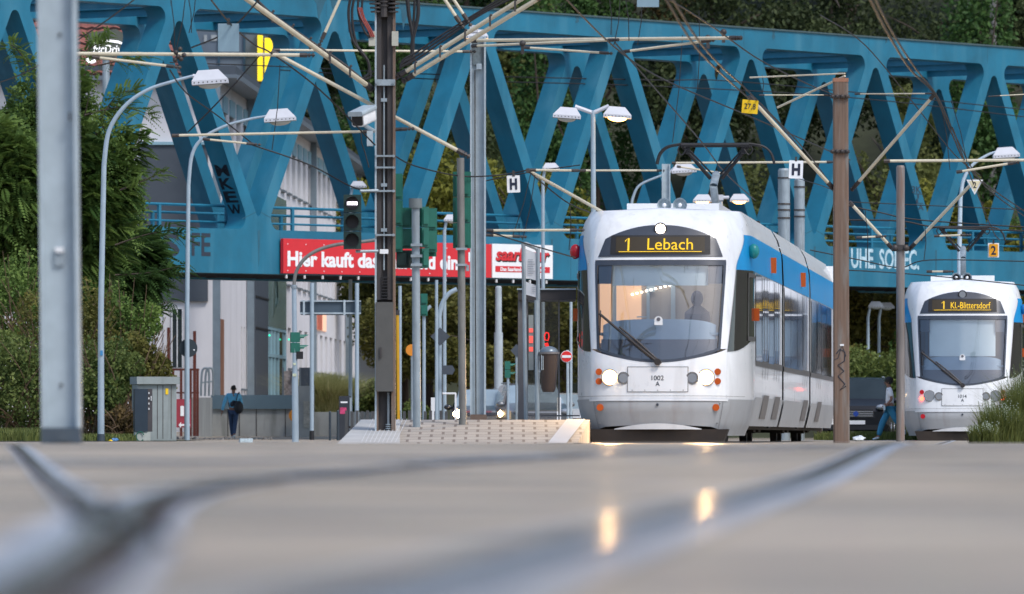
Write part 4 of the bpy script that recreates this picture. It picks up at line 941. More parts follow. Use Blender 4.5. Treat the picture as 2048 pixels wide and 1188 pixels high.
# overhead wires
wires = [
 ('contact wire pair running from the top edge down to the near tram pantograph', [(1325, -15, 60), (1385, 85, 75), (1435, 140, 88), (1490, 190, 105), (1560, 250, 125), (1660, 372, 150)], .010),
 ('second of the wire pair beside the yellow height sign', [(1338, -15, 60), (1395, 78, 75), (1445, 135, 88), (1500, 186, 105), (1610, 300, 130), (1668, 378, 150)], .010),
 ('wire crossing from the upper left of the bridge to the yellow sign', [(1120, -15, 90), (1230, 95, 100), (1330, 160, 110), (1505, 235, 120), (1700, 320, 140)], .010),
 ('wire dropping from the top past the double lamp towards the tram roof', [(1230, 85, 100), (1300, 165, 110), (1400, 280, 120), (1450, 345, 130), (1510, 400, 140)], .010),
 ('thick wire pair descending at the right from the top edge to the mast rod', [(1735, -15, 60), (1775, 65, 75), (1822, 140, 90), (1870, 190, 109), (1905, 270, 125), (1950, 350, 140), (2060, 430, 170)], .012),
 ('second thick wire beside the pair at the right', [(1745, -15, 60), (1785, 65, 75), (1832, 138, 90), (1876, 195, 109), (1915, 280, 125), (1970, 372, 140), (2060, 440, 170)], .010),
 ('thin wire sloping across the right part of the bridge truss', [(1640, 30, 100), (1730, 90, 110), (1830, 210, 120), (1910, 310, 130), (1960, 350, 140)], .008),
 ('long wire falling from the far side lamp across the middle truss', [(1340, 0, 90), (1420, 50, 95), (1520, 120, 105), (1620, 170, 115), (1665, 188, 118)], .009),
 ('wire from the upper rod across the left truss to the second lamp arm', [(530, -15, 95), (460, 60, 98), (383, 95, 100)], .010),
 ('wire from the top left corner crossing the roof tiles', [(280, -10, 90), (200, 50, 95), (60, 140, 100), (-20, 170, 105)], .008),
 ('diagonal wire from the hanging white plate down to the tram roof edge', [(415, -10, 95), (463, 50, 97), (510, 90, 99), (545, 108, 100), (640, 180, 102), (750, 290, 103.5)], .010),
 ('wire dropping from the left rod towards the second lamp', [(340, 140, 100), (372, 185, 104), (440, 235, 110), (508, 290, 115)], .009),
 ('wire rising from the lower rod through the truss behind the first lamp', [(375, 265, 104), (440, 200, 104), (520, 110, 104)], .009),
 ('drooping wire under the lower rod towards the central mast', [(505, 290, 104), (620, 330, 104), (700, 372, 104), (750, 385, 104)], .009),
 ('wire from the capped pole to the H sign', [(790, 312, 104), (830, 332, 105), (920, 352, 105.5), (1000, 350, 106), (1056, 340, 106)], .009),
 ('wire hanging from the H sign rod across the white board', [(975, 462, 106), (1045, 485, 106), (1150, 515, 108)], .009),
 ('wire sagging from the sloping rod to the tram corner', [(1056, 342, 106), (1130, 402, 108), (1180, 425, 110)], .009),
 ('horizontal wire across the middle truss at lamp height', [(940, 368, 150), (1056, 345, 150), (1160, 330, 150)], .010),
 ('thin span wire crossing the whole truss above the double lamp', [(340, 125, 205), (560, 133, 207), (900, 150, 212), (1300, 160, 218), (1500, 165, 222), (2060, 220, 235)], .014),
 ('lower thin span wire crossing the whole truss', [(560, 140, 207), (900, 160, 212), (1300, 172, 218), (1700, 195, 226), (2060, 235, 235)], .014),
 ('lowest span wire over the far tram roof', [(1690, 540, 150), (1780, 545, 150), (1900, 555, 150), (2060, 572, 150)], .010),
 ('span wire just under the bridge lettering at the right', [(1620, 500, 150), (1720, 520, 150), (1800, 535, 150), (1860, 520, 150), (2060, 523, 150)], .010),
 ('span wire level with the far pantograph', [(1690, 440, 150), (1800, 442, 150), (1880, 455, 150), (2060, 462, 150)], .014),
 ('span wire above the far pantograph', [(1690, 410, 150), (1760, 425, 150), (1840, 440, 150), (2060, 455, 150)], .012),
 ('upper horizontal span wire right of the brown mast', [(1700, 404, 160), (2060, 420, 160)], .009),
 ('steep wire from the rod beside the triangle sign', [(1905, 255, 120), (1940, 350, 135), (1985, 460, 155), (2000, 480, 160)], .010),
 ('wire from the brown mast to the pair of ribbed masts', [(1590, 355, 170), (1640, 370, 140), (1665, 380, 111)], .008),
]
for (lab, pts, r_) in wires:
    mb = MB(); q = catmull([P(*p) for p in pts], 6); mb.tube(q, r_*1.25, 5); solo(mb, 'overhead_wire', M_wire, lab, 'wire', tuple(q[0]), 'overhead wires of the tram line')
droppers = [((352, 100), (372, -15)), ((350, 108), (340, -15)), ((378, 66), (392, -15)), ((383, 66), (375, -15)), ((1222, 70), (1218, -10)), ((1228, 90), (1240, 0)), ((1258, 82), (1250, -10)), ((1275, 90), (1284, -5)), ((544, 300), (560, 130)),
            ((1026, 470), (1062, 345)), ((1045, 480), (1070, 350)), ((1345, 285), (1365, 70)), ((1395, 180), (1398, 20)), ((1525, 185), (1524, 150)), ((1848, 520), (1850, 450)), ((1902, 200), (1935, 330)), ((1880, 200), (1900, 340)), ((1140, 408), (1138, 500)), ((1730, 420), (1735, 520))]
for i, ((x0, y0), (x1, y1)) in enumerate(droppers):
    dd = 100 if x0 < 400 else (106 if x0 < 1300 else 118); mb = MB(); mb.tube([P(x0, y0, dd), P((x0+x1)/2+3, (y0+y1)/2, dd), P(x1, y1, dd)], .007, 5)
    lab = 'thin dropper wire hanging among the overhead lines %s' % ('over the left part of the bridge' if x0 < 600 else 'over the middle of the bridge' if x0 < 1300 else 'over the right part of the bridge')
    solo(mb, 'dropper_wire', M_wire, lab, 'wire', tuple(P(x0, y0, dd)), 'droppers '+('left' if x0 < 600 else 'middle' if x0 < 1300 else 'right'))

# hanging plates and track signs
def plate(px0, py0, px1, py1, d, label, m, cat='sign', name='sign_plate', letters=None, lm=None, rot=0, base=None, group=None, lh=.7, bold=.02, hang=False):
    c = P((px0+px1)/2, (py0+py1)/2, d); t = thing(name, label, cat, tuple(c), 0, group); w_, h_ = (px1-px0)*d/F, (py1-py0)*d/F
    Mx = Matrix.Translation(c) @ Matrix.Rotation(rot, 4, 'Y')
    MB().prism(round_poly([(-w_/2, -h_/2), (w_/2, -h_/2), (w_/2, h_/2), (-w_/2, h_/2)], [.008]*4, 2), 0, .012, Mx).build('plate', m, t, 0)
    if letters:
        lw = w_*lh if not isinstance(lh, tuple) else w_*lh[0]; lhh = h_*lh if not isinstance(lh, tuple) else h_*lh[1]
        mb = MB(); put_text(mb, letters, Mx @ T(-lw/2, -.004, -lhh/2), lw, lhh, .004, bold); mb.build('lettering', lm or M_gblk, t, 0)
    if hang: MB().box(c+Vector((0, .01, h_/2+.03)), (.04, .03, .09)).build('hanger', M_dsteel, t, 0)
    return t
M_yel = mat('yellow_sign', (0.85, 0.56, 0.01), 0.5, 0, .04, 5); M_yor = mat('orange_yellow_sign', (0.80, 0.36, 0.01), 0.5, 0, .04, 5)
M_navy = mat('sign_navy', (0.01, 0.015, 0.04), 0.5, 0, 0)
plate(436, 47, 478, 103, 97, 'blank pale grey plate hanging from a wire in front of the left truss', mat('sign_back_grey', (0.22, 0.33, 0.40), 0.5, .2, .05, 5), hang=True)
plate(1274, -20, 1318, 14, 97, 'blank pale plate cut by the top edge of the picture', MATS['sign_back_grey'])
plate(1484, 200, 1516, 227, 108, 'yellow plate reading 27,8 at the upper end of a cream rod', M_yel, letters='27,8', lh=(.72, .48), rot=R(5), bold=.0)
plate(1014, 351, 1040, 385, 105.8, 'white plate with black letter H hanging left of the near tram', M_white, letters='H', lm=M_navy, lh=(.56, .66), bold=.05, group='white H stop plates', hang=True, rot=R(-2))
plate(1578, 321, 1606, 357, 140, 'white plate with black letter H hanging beside the brown mast', M_white, letters='H', lm=M_navy, lh=(.60, .66), bold=.05, group='white H stop plates', hang=True, rot=R(2))
t = plate(1976, 486, 1998, 515, 158, 'white-edged orange plate with black number 2 beside the far pantograph', M_white, letters=None, hang=True)
c = P(1987, 500.5, 157.98); MB().prism(round_poly([(-.10, -.14), (.10, -.14), (.10, .14), (-.10, .14)], [.02]*4, 2), -.012, -.002, Matrix.Translation(c)).build('orange_field', M_yor, t, 0)
mb = MB(); put_text(mb, '2', Matrix.Translation(c) @ T(-.055, -.018, -.10), .11, .20, .003, .02); mb.build('lettering', M_navy, t, 0)
c = P(1949.5, 373, 138); t = thing('sign_plate', 'white inverted triangle plate with black number 2 hanging above the far tram', 'sign', tuple(c))
MB().prism([(-.165, .135), (0, -.165), (.165, .135)], 0, .012, Matrix.Translation(c)).build('plate', M_white, t, 0)
MB().prism([(-.12, .11), (0, -.11), (.12, .11)], -.004, -.001, Matrix.Translation(c)).build('pale_field', mat('pale_yellow', (0.75, 0.68, 0.45), .5), t, 0)
mb = MB(); put_text(mb, '2', Matrix.Translation(c) @ T(-.032, -.007, -.03), .064, .12, .003, .01); mb.build('lettering', M_navy, t, 0)

# street lamps
M_lamp = mat('lamp_white_enamel', (0.55, 0.57, 0.62), 0.4, 0, .04, 5); M_lampg = mat('lamp_arm_paint', (0.34, 0.43, 0.50), 0.4, .1, .08, 5)
M_bulb = mat('lit_sodium_bulb', (1, .6, .2), emit=(1.0, 0.48, 0.12), estr=7); M_bulboff = mat('unlit_lamp_bowl', (0.5, 0.52, 0.5), 0.2, 0, 0)
def lamp_head(t, c, sx, w_=.72, lit=False, tilt=0.0, n=8):
    "trapezoid luminaire; sx=+1 points right"
    Mx = Matrix.Translation(c) @ Matrix.Rotation(-tilt*sx, 4, 'Y'); h_ = w_*.38
    hd = MB(); dpt = w_*.55
    lo = [(-w_/2, -dpt/2), (w_/2, -dpt/2), (w_/2, dpt/2), (-w_/2, dpt/2)]; hi = [(-w_*.34+sx*.03*w_, -dpt*.28), (w_*.22+sx*.03*w_, -dpt*.28), (w_*.22+sx*.03*w_, dpt*.28), (-w_*.34+sx*.03*w_, dpt*.28)]
    if sx > 0: pass
    else: hi = [(-w_*.22-.03*w_, -dpt*.28), (w_*.34-.03*w_, -dpt*.28), (w_*.34-.03*w_, dpt*.28), (-w_*.22-.03*w_, dpt*.28)]
    vs = [Mx @ Vector((x, y, z)) for (pl, z) in ((lo, -h_*.42), (lo, -h_*.12), (hi, h_*.62)) for (x, y) in pl]
    fs = [(i+4*k, (i+1) % 4+4*k, (i+1) % 4+4+4*k, i+4+4*k) for k in (0, 1) for i in range(4)]+[(8, 9, 10, 11)]
    hd.add(vs, fs); o = hd.build('lamp_head', M_lamp, t, 0)
    mb = MB()
    for k in range(n): mb.disc(Mx @ Vector((-w_*.43+w_*.86*k/(n-1), -dpt/2-.003, -h_*.27)), w_*.016*(10/n)**.5, .006, 8)
    mb.build('vent_hole', M_black, o)
    mb = MB(); mb.ball((0, 0, 0), (w_*.34, dpt*.36, h_*.34), 0, 16, 8); mb.v = [tuple(Mx @ (Vector(v)+Vector((0, 0, -h_*.42)))) for v in mb.v]; mb.build('lamp_bowl', M_bulb if lit else M_bulboff, o)
    return o
def street_lamp(label, px, pyb, d, rpx, arm, head, w_, lit=False, sx=1, zb=None, stickers=(), m=None, n=8, tilt=R(4)):
    m = m or M_lampg; z = gz0(px, d) if zb is None else zb
    t = thing('street_lamp', label, 'lamp', (PX(px, d), d, z), 0, 'street lamps'); r = rpx*d/F
    pts = catmull([P(x, y, d) for x, y in arm], 7)
    MB().tube([(PX(px, d), d, z), P(px, (pyb+arm[0][1])/2, d), P(arm[0][0], arm[0][1], d)], [r, r*.85, r*.72], 14).build('post', m, t)
    MB().tube(pts, [r*.72-(r*.30)*i/(len(pts)-1) for i in range(len(pts))], 10).build('arm', m, t)
    lamp_head(t, P(head[0], head[1], d), sx, w_, lit, tilt, n)
    a = P(*arm[-1], d); h = P(head[0]-sx*w_*.3*F/d*0-sx*18, head[1]-2, d)
    MB().tube([a, h], [r*.6, r*.8], 8).build('head_socket', M_lamp, t)
    return t
t = street_lamp('left street lamp with long curved arm reaching over the tree to its white head', 202, 893, 139, 7, [(208, 330), (218, 262), (250, 212), (295, 180), (345, 163), (385, 152)], (420, 157), .72)
MB().tube([(PX(202, 139), 139, 0), (PX(202, 139), 139, PZ(868, 139))], .078, 14).build('painted_foot', mat('dark_foot_paint', (0.05, 0.07, 0.09), 0.6), t)
MB().box((PX(203.5, 139), 139-.072, PZ(706, 139)), (.05, .01, .10)).build('sticker', mat('blue_sticker', (0.05, 0.25, 0.5), .5), t)
t = street_lamp('second street lamp from the left, its white head in front of the second truss bay', 374, 888, 163, 5.6, [(377, 370), (384, 310), (405, 277), (450, 252), (500, 238), (535, 232)], (560, 233), .74)
MB().disc((PX(376, 163), 163.12, PZ(696, 163)), .215, .02, 24, 0, (0, -1, 0)).build('round_sign_back', mat('sign_back_dark', (0.025, 0.04, 0.05), .6), t)
mb = MB(); mb.ball(P(388, 700, 162.9), .02); mb.build('sign_bolt', M_white, t)
t = street_lamp('right street lamp behind the far tram with its white head near the picture edge', 1919, 560, 195, 5.5, [(1921, 400), (1927, 360), (1945, 330), (1975, 310), (1995, 303)], (2012, 307), .74, m=mat('lamp_arm_pale', (0.42, .52, .60), .4))
street_lamp('lamp post behind the near tram whose blue grey arm curves right behind the truss', 1263, 600, 200, 4.5, [(1262, 420), (1266, 395), (1280, 370), (1320, 352), (1340, 345)], (1368, 338), .70)
# double lamps
d = 150; t = thing('double_street_lamp', 'double street lamp with two white heads, the right one glowing orange, above the near tram', 'lamp', base_of(1187, d), 0, 'street lamps')
MB().tube([(PX(1187, d), d, 0), P(1187, 420, d), P(1186, 222, d)], [.07, .055, .05], 12).build('post', M_lampg, t)
mb = MB(); rod(mb, P(1186, 226, d), P(1150, 213, d), .045); rod(mb, P(1186, 226, d), P(1218, 212, d), .045); mb.build('cross_arm', M_lamp, t)
lamp_head(t, P(1134, 228, d), -1, .60, False, R(4)); lamp_head(t, P(1235, 227, d), 1, .60, True, R(-4))
d = 210; t = thing('double_street_lamp', 'lower double street lamp with both heads glowing, beside the near tram pantograph', 'lamp', base_of(1441, d), 0, 'street lamps')
MB().tube([(PX(1441, d), d, 0), P(1441, 390, d)], .07, 12).build('post', M_lampg, t)
mb = MB(); rod(mb, P(1425, 395, d), P(1458, 395, d), .05); mb.box(P(1440, 395, d), (.2, .2, .16)); mb.build('cross_arm', M_lamp, t)
lamp_head(t, P(1405, 398, d), -1, .57, True, 0, 7); lamp_head(t, P(1479, 397, d), 1, .57, True, 0, 7)
d = 118; t = thing('street_lamp', 'white lamp head with lit bulb perched at the top of the tall H mast', 'lamp', tuple(P(955, 78, d)), 0, 'street lamps')
lamp_head(t, P(954, 70, d), -1, .38, True, 0, 5); MB().box(P(948, 58, d), (.14, .2, .12)).build('lamp_cap', M_lamp, t)
for (px, py, dd, lab) in ((1102, 334, 205, 'small white lamp head seen through the truss left of the near tram'), (905, 437, 205, 'small white lamp head seen between the green signals and the H mast'), (717, 370, 215, 'small white lamp head behind the signal with the lit bar'), (1752, 610, 230, 'small white lamp head under the bridge right of the brown mast'), (1774, 612, 232, 'second small white lamp head under the bridge by the slim mast')):
    t = thing('street_lamp', lab, 'lamp', base_of(px, dd), 0, 'street lamps')
    lamp_head(t, P(px, py, dd), 1, .5, False, 0, 6); MB().tube([(PX(px-16, dd), dd, 0), P(px-16, py+25, dd), P(px-12, py+4, dd)], [.06, .05, .04], 8).build('post', M_lampg, t)
# ------------------------------------------------------------------ buildings
M_render = mat('pale_render_wall', (0.62, 0.62, 0.65), 0.85, 0, .05, .8, dirt=(0.38, .38, .39), dirt_amt=.3)
M_slate = mat('slate_grey_cladding', (0.055, 0.07, 0.09), 0.6, 0, .08, 1.5)
M_bluegrey = mat('blue_grey_band', (0.10, 0.16, 0.20), 0.6, 0, .08, 1.5)
M_conc = mat('weathered_concrete', (0.36, 0.37, 0.36), 0.85, 0, .15, 1.2, dirt=(.13, .14, .13), dirt_amt=.6)
M_win = mat('dark_window_glass', (0.03, 0.04, 0.045), 0.06, 0, .2, .6, spec=.9)
M_blindg = mat('grey_window_blind', (0.28, 0.31, 0.33), .6, 0, .1, 3)
M_lblue = mat('light_blue_panel', (0.24, 0.40, 0.48), .5, 0, .06, 3)
M_frame = mat('window_frame_grey', (0.12, 0.15, 0.18), .5, 0, 0)
def facx(d): return -9.8+.033*(d-231)
def fd(px): return 243922/(1486-px)
FA = math.atan(.033)
MF = T(-9.8, 231, 0) @ Matrix(((-.033/math.hypot(1, .033)*-1, math.cos(FA), 0, 0), (math.cos(FA), -math.sin(FA)*-1*-1, 0, 0), (0, 0, 1, 0), (0, 0, 0, 1)))
# facade frame: s along the wall (away), n out of the wall (+x side, towards the street)
fs_ = Vector((.033, 1, 0)).normalized(); fn_ = Vector((1, -.033, 0)).normalized()
def Fp(s, n, z): return Vector((-9.8, 231, z))+fs_*s+fn_*n
def fbox(mb, s0, s1, n0, n1, z0, z1):
    vs = [Fp(s, n, z) for s in (s0, s1) for n in (n0, n1) for z in (z0, z1)]
    return mb.add(vs, [(0,1,3,2),(4,6,7,5),(0,4,5,1),(2,3,7,6),(0,2,6,4),(1,5,7,3)])
hs = thing('commercial_building', 'pale rendered building with red tiled roof and long windowed side behind the bridge', 'building', (-9.8, 231, 0))
# walls with real window openings: solid strips around recessed panes
wins = []
wallm = MB()
rows = []
k = 0; s = 3.2
upper = []
while s < 86: upper.append((s, s+1.9)); s += 3.3
lower = [(12.0, 12.55), (13.4, 13.95), (14.8, 15.35), (16.2, 16.75)]
lower2 = []
s = 37.0
while s < 86: lower2.append((s, s+1.8)); s += 3.4
def wallstrip(z0, z1, ops, s0, s1):
    q = s0
    for (a, b) in ops:
        if a > q: fbox(wallm, q, a, -.3, 0, z0, z1)
        q = b
    if q < s1: fbox(wallm, q, s1, -.3, 0, z0, z1)
SE = 88.0
wallstrip(0, 1.75, [], 0, SE)
wallstrip(1.75, 2.7, lower, 0, SE)
wallstrip(2.7, 3.9, lower+lower2, 0, SE)
wallstrip(3.9, 4.25, lower2, 0, SE)
wallstrip(4.25, 5.9, [], 0, SE)
wallstrip(5.9, 7.5, upper, 0, SE); wallstrip(7.5, 9.4, [], 0, SE); wallstrip(9.4, 11.3, upper, 0, SE); wallstrip(11.3, 11.9, [], 0, SE)
wallm.bbox(-28, -9.8, 231, 231.3, 0, 11.9)
wallm.build('wall', M_render, hs, 0)
for (z0, z1, ops) in ((5.9, 7.5, upper), (9.4, 11.3, upper), (1.75, 3.9, lower), (2.7, 4.25, lower2)):
    for (a, b) in ops:
        o = fbox(MB(), a, b, -.22, -.18, z0, z1).build('window', M_win if z0 < 5 else M_blindg, hs, 0)
        mb = MB(); fbox(mb, a, a+.07, -.18, -.12, z0, z1); fbox(mb, b-.07, b, -.18, -.12, z0, z1); fbox(mb, (a+b)/2-.03, (a+b)/2+.03, -.18, -.12, z0, z1); fbox(mb, a, b, -.17, -.13, z1-.07, z1)
        mb.build('window_frame', M_frame, o, 0)
        mb = MB(); fbox(mb, a-.08, b+.08, -.1, .10, z0-.07, z0); mb.build('sill', M_frame, o, 0)
for (a, b) in upper:
    fbox(MB(), a-.1, b+.1, .0, .06, 10.95, 11.5).build('blue_panel', M_lblue, hs, 0)
# lit shop window
o = fbox(MB(), 54.5, 61, .0, .05, 4.45, 5.5).build('lit_shop_window', mat('lit_window_warm', (.8, .5, .35), emit=(1.0, 0.55, 0.36), estr=.30), hs, 0)
mb = MB(); fbox(mb, 54.5, 57.5, .05, .09, 4.45, 5.5); mb.build('poster', mat('poster_salmon', (.55, .14, .09), .6), o, 0)
# roof edge, gutter
mb = MB(); fbox(mb, -0.4, SE, -.2, .75, 11.9, 12.02); fbox(mb, -.4, SE, .75, .87, 11.82, 12.0); mb.build('gutter', M_frame, hs, 0)
mb = MB(); fbox(mb, -.4, SE, -9, .70, 12.02, 12.3); mb.build('side_roof', M_slate, hs, 0)
M_tile = brick_mat('red_roof_tiles', (0.26, 0.075, 0.055), (0.19, 0.055, 0.045), (0.05, 0.02, 0.02), 4.2, .8, 1.1, .8, .12, coords='Object')
M_tile.node_tree.nodes['Mapping'].inputs['Rotation'].default_value = (R(90), 0, 0)
mb = MB()
for j in range(16):
    y0 = 230.6+j*.36; z0 = 11.98+j*.27
    n = 96; vs = []
    for i in range(n+1):
        x = -28+(17.5)*i/n; rz_ = .035*abs(math.sin(i*math.pi/2*.5*2))
        vs += [(x, y0, z0+.07+(.05 if i % 2 else 0)), (x, y0+.40, z0+.28+(.05 if i % 2 else 0)), (x, y0, z0-.04)]
    mb.add(vs, [(3*i, 3*i+3, 3*i+4, 3*i+1) for i in range(n)]); mb.add(vs, [(3*i+2, 3*i+5, 3*i+3, 3*i) for i in range(n)], 1)
mb.build('tiled_roof', [mat('red_clay_tile', (0.20, 0.07, 0.055), .8, 0, .45, 5), mat('tile_lip_shade', (.03, .012, .01), .9, 0, 0)], hs, 0)  # dark lip faces paint in the shade below each tile row
mb = MB(); mb.bbox(-28, -9.6, 230.3, 230.55, 11.82, 11.96); mb.build('eave_gutter', M_frame, hs, 0)
# front face cladding (px-derived rectangles at the wall plane)
def frect(mb, x0, x1, y0, y1, t0=.0, t1=.05, d=231): return mb.bbox(PX(x0, d), PX(x1, d), d-t1, d-t0, PZ(y1, d), PZ(y0, d))
mb = MB(); frect(mb, 282, 416, 290, 603, .003, .12); mb.build('dark_cladding', M_slate, hs, 0)
mb = MB(); frect(mb, 280, 418, 284, 290, .003, .2); mb.build('cladding_ledge', M_lblue, hs, 0)
for (x0, x1, y0, y1) in ((345, 364, 618, 735),):
    o = frect(MB(), x0, x1, y0, y1, .004, .02).build('front_window', M_win, hs, 0)
    mb = MB(); [frect(mb, a, b, c, e, .02, .06) for (a, b, c, e) in ((x0-2, x0, y0, y1), (x1, x1+2, y0, y1), ((x0+x1)/2-1, (x0+x1)/2+1, y0, y1), (x0, x1, y0-2, y0))]; mb.build('window_frame', M_white, o, 0)
mb = MB(); frect(mb, 310, 322, 640, 800, .004, .1); frect(mb, 327, 338, 620, 790, .004, .06); mb.build('wall_pilaster', M_render, hs, 0)
# side elements at the street level
mb = MB()
for px in (424, 493, 620, 690, 712): s = fd(px)-231; fbox(MB(), s-.13, s+.13, .03, .27, .3, 11.9).build('drainpipe', mat('drainpipe_grey', (0.18, 0.23, 0.27), .5, .2, .1, 3), hs, 0)
s0, s1 = fd(432)-231, fd(446)-231; mb = MB(); fbox(mb, s0+1.2, s1, .004, .04, .3, 4.0); mb.build('wooden_door', mat('brown_wooden_panel', (0.22, 0.10, 0.06), .6, 0, .2, 3, stretch=(1, 1, .2)), hs, 0)
mb = MB(); fbox(mb, s0, s0+1.1, .004, .05, 1.2, 4.0); mb.build('stair_window', M_lblue, hs, 0)
s0, s1 = fd(497)-231, fd(523)-231; mb = MB(); fbox(mb, s0, s1, .004, .25, .3, 11.7); o = mb.build('entrance_cladding', M_slate, hs, 0)
mb = MB(); [fbox(mb, s0, s1, .25, .28, z, z+.06) for z in (3.9, 5.0, 6.4, 7.8)]; mb.build('cladding_joint', M_black, o, 0)
s0, s1 = fd(524)-231, fd(565)-231; mb = MB(); fbox(mb, s0, s1, .004, .15, 4.1, 9.0); gp = mb.build('glass_panel', mat('pale_green_glass', (0.24, 0.36, 0.38), .12, 0, .1, 2), hs, 0)
mb = MB(); mb.tube(catmull([Fp(s0+4, .17, 4.6), Fp(s0+4.4, .17, 5.6), Fp(s0+5.3, .17, 6.0), Fp(s0+6, .17, 5.2), Fp(s0+5, .17, 4.9)], 5), .03, 5); mb.tube(catmull([Fp(s0+3.6, .17, 4.5), Fp(s0+4.6, .17, 6.4), Fp(s0+6.4, .17, 5.9)], 5), .02, 5); mb.build('wall_emblem', M_dgreen, gp)
mb = MB(); fbox(mb, s0, s1, .004, .08, .3, 4.1); o = mb.build('entrance_glazing', mat('green_dark_glass', (0.02, 0.05, 0.05), .05, 0, .3, 1, spec=.9), hs, 0)
mb = MB()
for s in (s0, s0+1.4, s0+3.3, s0+5, s0+7.2, s1-.15): fbox(mb, s, s+.14, .08, .15, .3, 4.1)
fbox(mb, s0, s1, .08, .14, 3.0, 3.12); fbox(mb, s0, s1, .08, .14, 4.0, 4.1); mb.build('door_frame', M_lblue, o, 0)
mb = MB()
for s in (s0+.3, s1-.1): mb.ball(Fp(s, .25, 3.75), .035)
mb.build('green_door_lamp', mat('lit_green_lamp', (0, 1, .5), emit=(0.02, .9, .5), estr=.8), hs)
# tower with yellow sign
tw = thing('glass_tower', 'dark glass office tower with a tall yellow sign on its corner, behind the left truss', 'building', (-12, 300, 0))
d = 300; mb = MB(); mb.bbox(PX(380, d), PX(522, d), d, d+9, 0, 22); mb.build('glass_body', mat('tower_glass', (0.10, 0.13, 0.17), .35, 0, .2, .25, spec=.5), tw, 0)
mb = MB()
for y in (28, 112, 172, 232, 292): mb.bbox(PX(380, d), PX(523, d), d-.08, d-.003, PZ(y+3, d), PZ(y, d))
for x in (436, 487, 519): mb.bbox(PX(x, d), PX(x+4, d), d-.10, d-.004, 0, 22)
mb.build('mullion', mat('tower_mullion', (0.02, 0.06, 0.10), .4), tw, 0)
mb = MB(); mb.bbox(PX(408, d), PX(414, d), d-.05, d-.003, PZ(84, d), PZ(70, d)); mb.bbox(PX(422, d), PX(434, d), d-.05, d-.003, PZ(82, d), PZ(70, d)); mb.build('pale_blind', M_blindg, tw, 0)
M_ysign = mat('lit_yellow_sign', (.9, .7, .02), emit=(1.0, .66, .0), estr=.35)
mb = MB(); mb.bbox(PX(516.5, d), PX(527, d), d-.9, d-.12, PZ(163, d), PZ(60, d)); mb.build('yellow_sign', M_ysign, tw, 0)
mb = MB(); pl = [(PX(x, d), PZ(y, d)) for x, y in ((531, 78), (541, 79), (548, 88), (549, 105), (545, 122), (538, 140), (531, 163))]; mb.prism(pl, d-1.0, d-.3); mb.build('yellow_sign_wing', M_ysign, tw, 0)
mb = MB()
for k in range(9): mb.bbox(PX(527, d), PX(531, d), d-.9, d-.8, PZ(84+k*9, d), PZ(81+k*9, d))
mb.bbox(PX(526.5, d), PX(528, d), d-.8, d-.5, PZ(165, d), PZ(70, d)); mb.build('sign_ladder', M_frame, tw, 0)
# drive-in sign
d = 228; t = thing('drive_in_sign', 'dark curved board with glowing white word McDrive and swoosh in front of the tiled roof', 'sign', (PX(220, d), d, 0))
mb = MB(); mb.prism([(PX(x, d), PZ(y, d)) for x, y in ((176, 66), (232, 58), (246, 66), (251, 82), (247, 112), (176, 122))], d-.05, d+.05); mb.build('board', mat('olive_grey_board', (0.09, 0.10, 0.08), .5), t, 0)
M_neon = mat('lit_white_neon', (1, 1, 1), emit=(.92, .92, 1.0), estr=.6)
mb = MB(); put_text(mb, 'McDrive', T(PX(187, d), d-.075, PZ(107, d)), (252-187)*d/F, 17*d/F, .02, .0, .12); mb.build('lettering', M_neon, t, 0)
mb = MB(); mb.tube([P(x, y, d-.07) for x, y in ((188, 86), (205, 83), (220, 82), (236, 84), (249, 89))], [.03, .035, .04, .04, .03], 6); mb.tube(catmull([P(x, y, d-.07) for x, y in ((174, 117), (177, 123), (184, 124), (191, 121))], 4), .05, 6); mb.build('neon_swoosh', M_neon, t)
mb = MB(); mb.tube([(PX(212, d), d+.12, 0), P(212, 118, d+.12)], .12, 10); mb.build('post', M_steel, t)
# terrace wall, parapets
def ww(name, label, x0, x1, ytop, d, m, dep=.3, cat='wall', zb=None, band=None):
    t = thing(name, label, cat, (PX((x0+x1)/2, d), d, 0)); 
    mb = MB(); mb.bbox(PX(x0, d), PX(x1, d), d, d+dep, -.1, PZ(ytop, d)); mb.build('wall_body', m, t, 0)
    return t
t = ww('terrace_wall', 'concrete terrace wall with blue grey band beside the walking man', 424, 592, 818, 223, M_conc)
mb = MB(); mb.bbox(PX(422, 223), PX(594, 223), 222.9, 223.4, PZ(818, 223)+.003, PZ(790, 223)); mb.build('band', M_bluegrey, t, 0)
mb = MB(); [mb.bbox(PX(x, 223), PX(x+1.5, 223), 222.985, 223.0-.001, 0, PZ(818, 223)) for x in (455, 478, 512, 570)]; mb.build('joint', M_dsteel, t, 0)
ww('low_wall', 'pale vertical-ribbed concrete wall left of the terrace band', 383, 424, 795, 222, mat('ribbed_concrete', (0.34, .35, .34), .85, 0, .2, 5, stretch=(6, 1, .1)))
t = ww('gate_pier', 'narrow pale pier with framed poster at the end of the terrace wall', 591, 628, 772, 221, M_conc, .6)
MB().bbox(PX(607, 221), PX(619, 221), 220.95, 220.99, PZ(855, 221), PZ(802, 221)).build('poster', mat('faded_poster', (.4, .38, .33), .6, 0, .4, 9), t, 0)
ww('planter_wall', 'long stained concrete planter wall under the ornamental grass', 629, 760, 824, 224, M_conc)
t = thing('terrace_fence', 'dark mesh fence with colourful banner above the pier', 'fence', (PX(600, 226), 226, 1.4))
mb = MB(); mb.bbox(PX(600, 226), PX(620, 226), 226, 226.05, PZ(790, 226), PZ(735, 226)); mb.build('fence_panel', M_slate, t, 0)
mb = MB(); mb.bbox(PX(568, 226), PX(585, 226), 226.1, 226.13, PZ(790, 226), PZ(742, 226)); mb.build('banner', mat('faded_banner', (.35, .30, .28), .6, 0, .7, 7), t, 0)
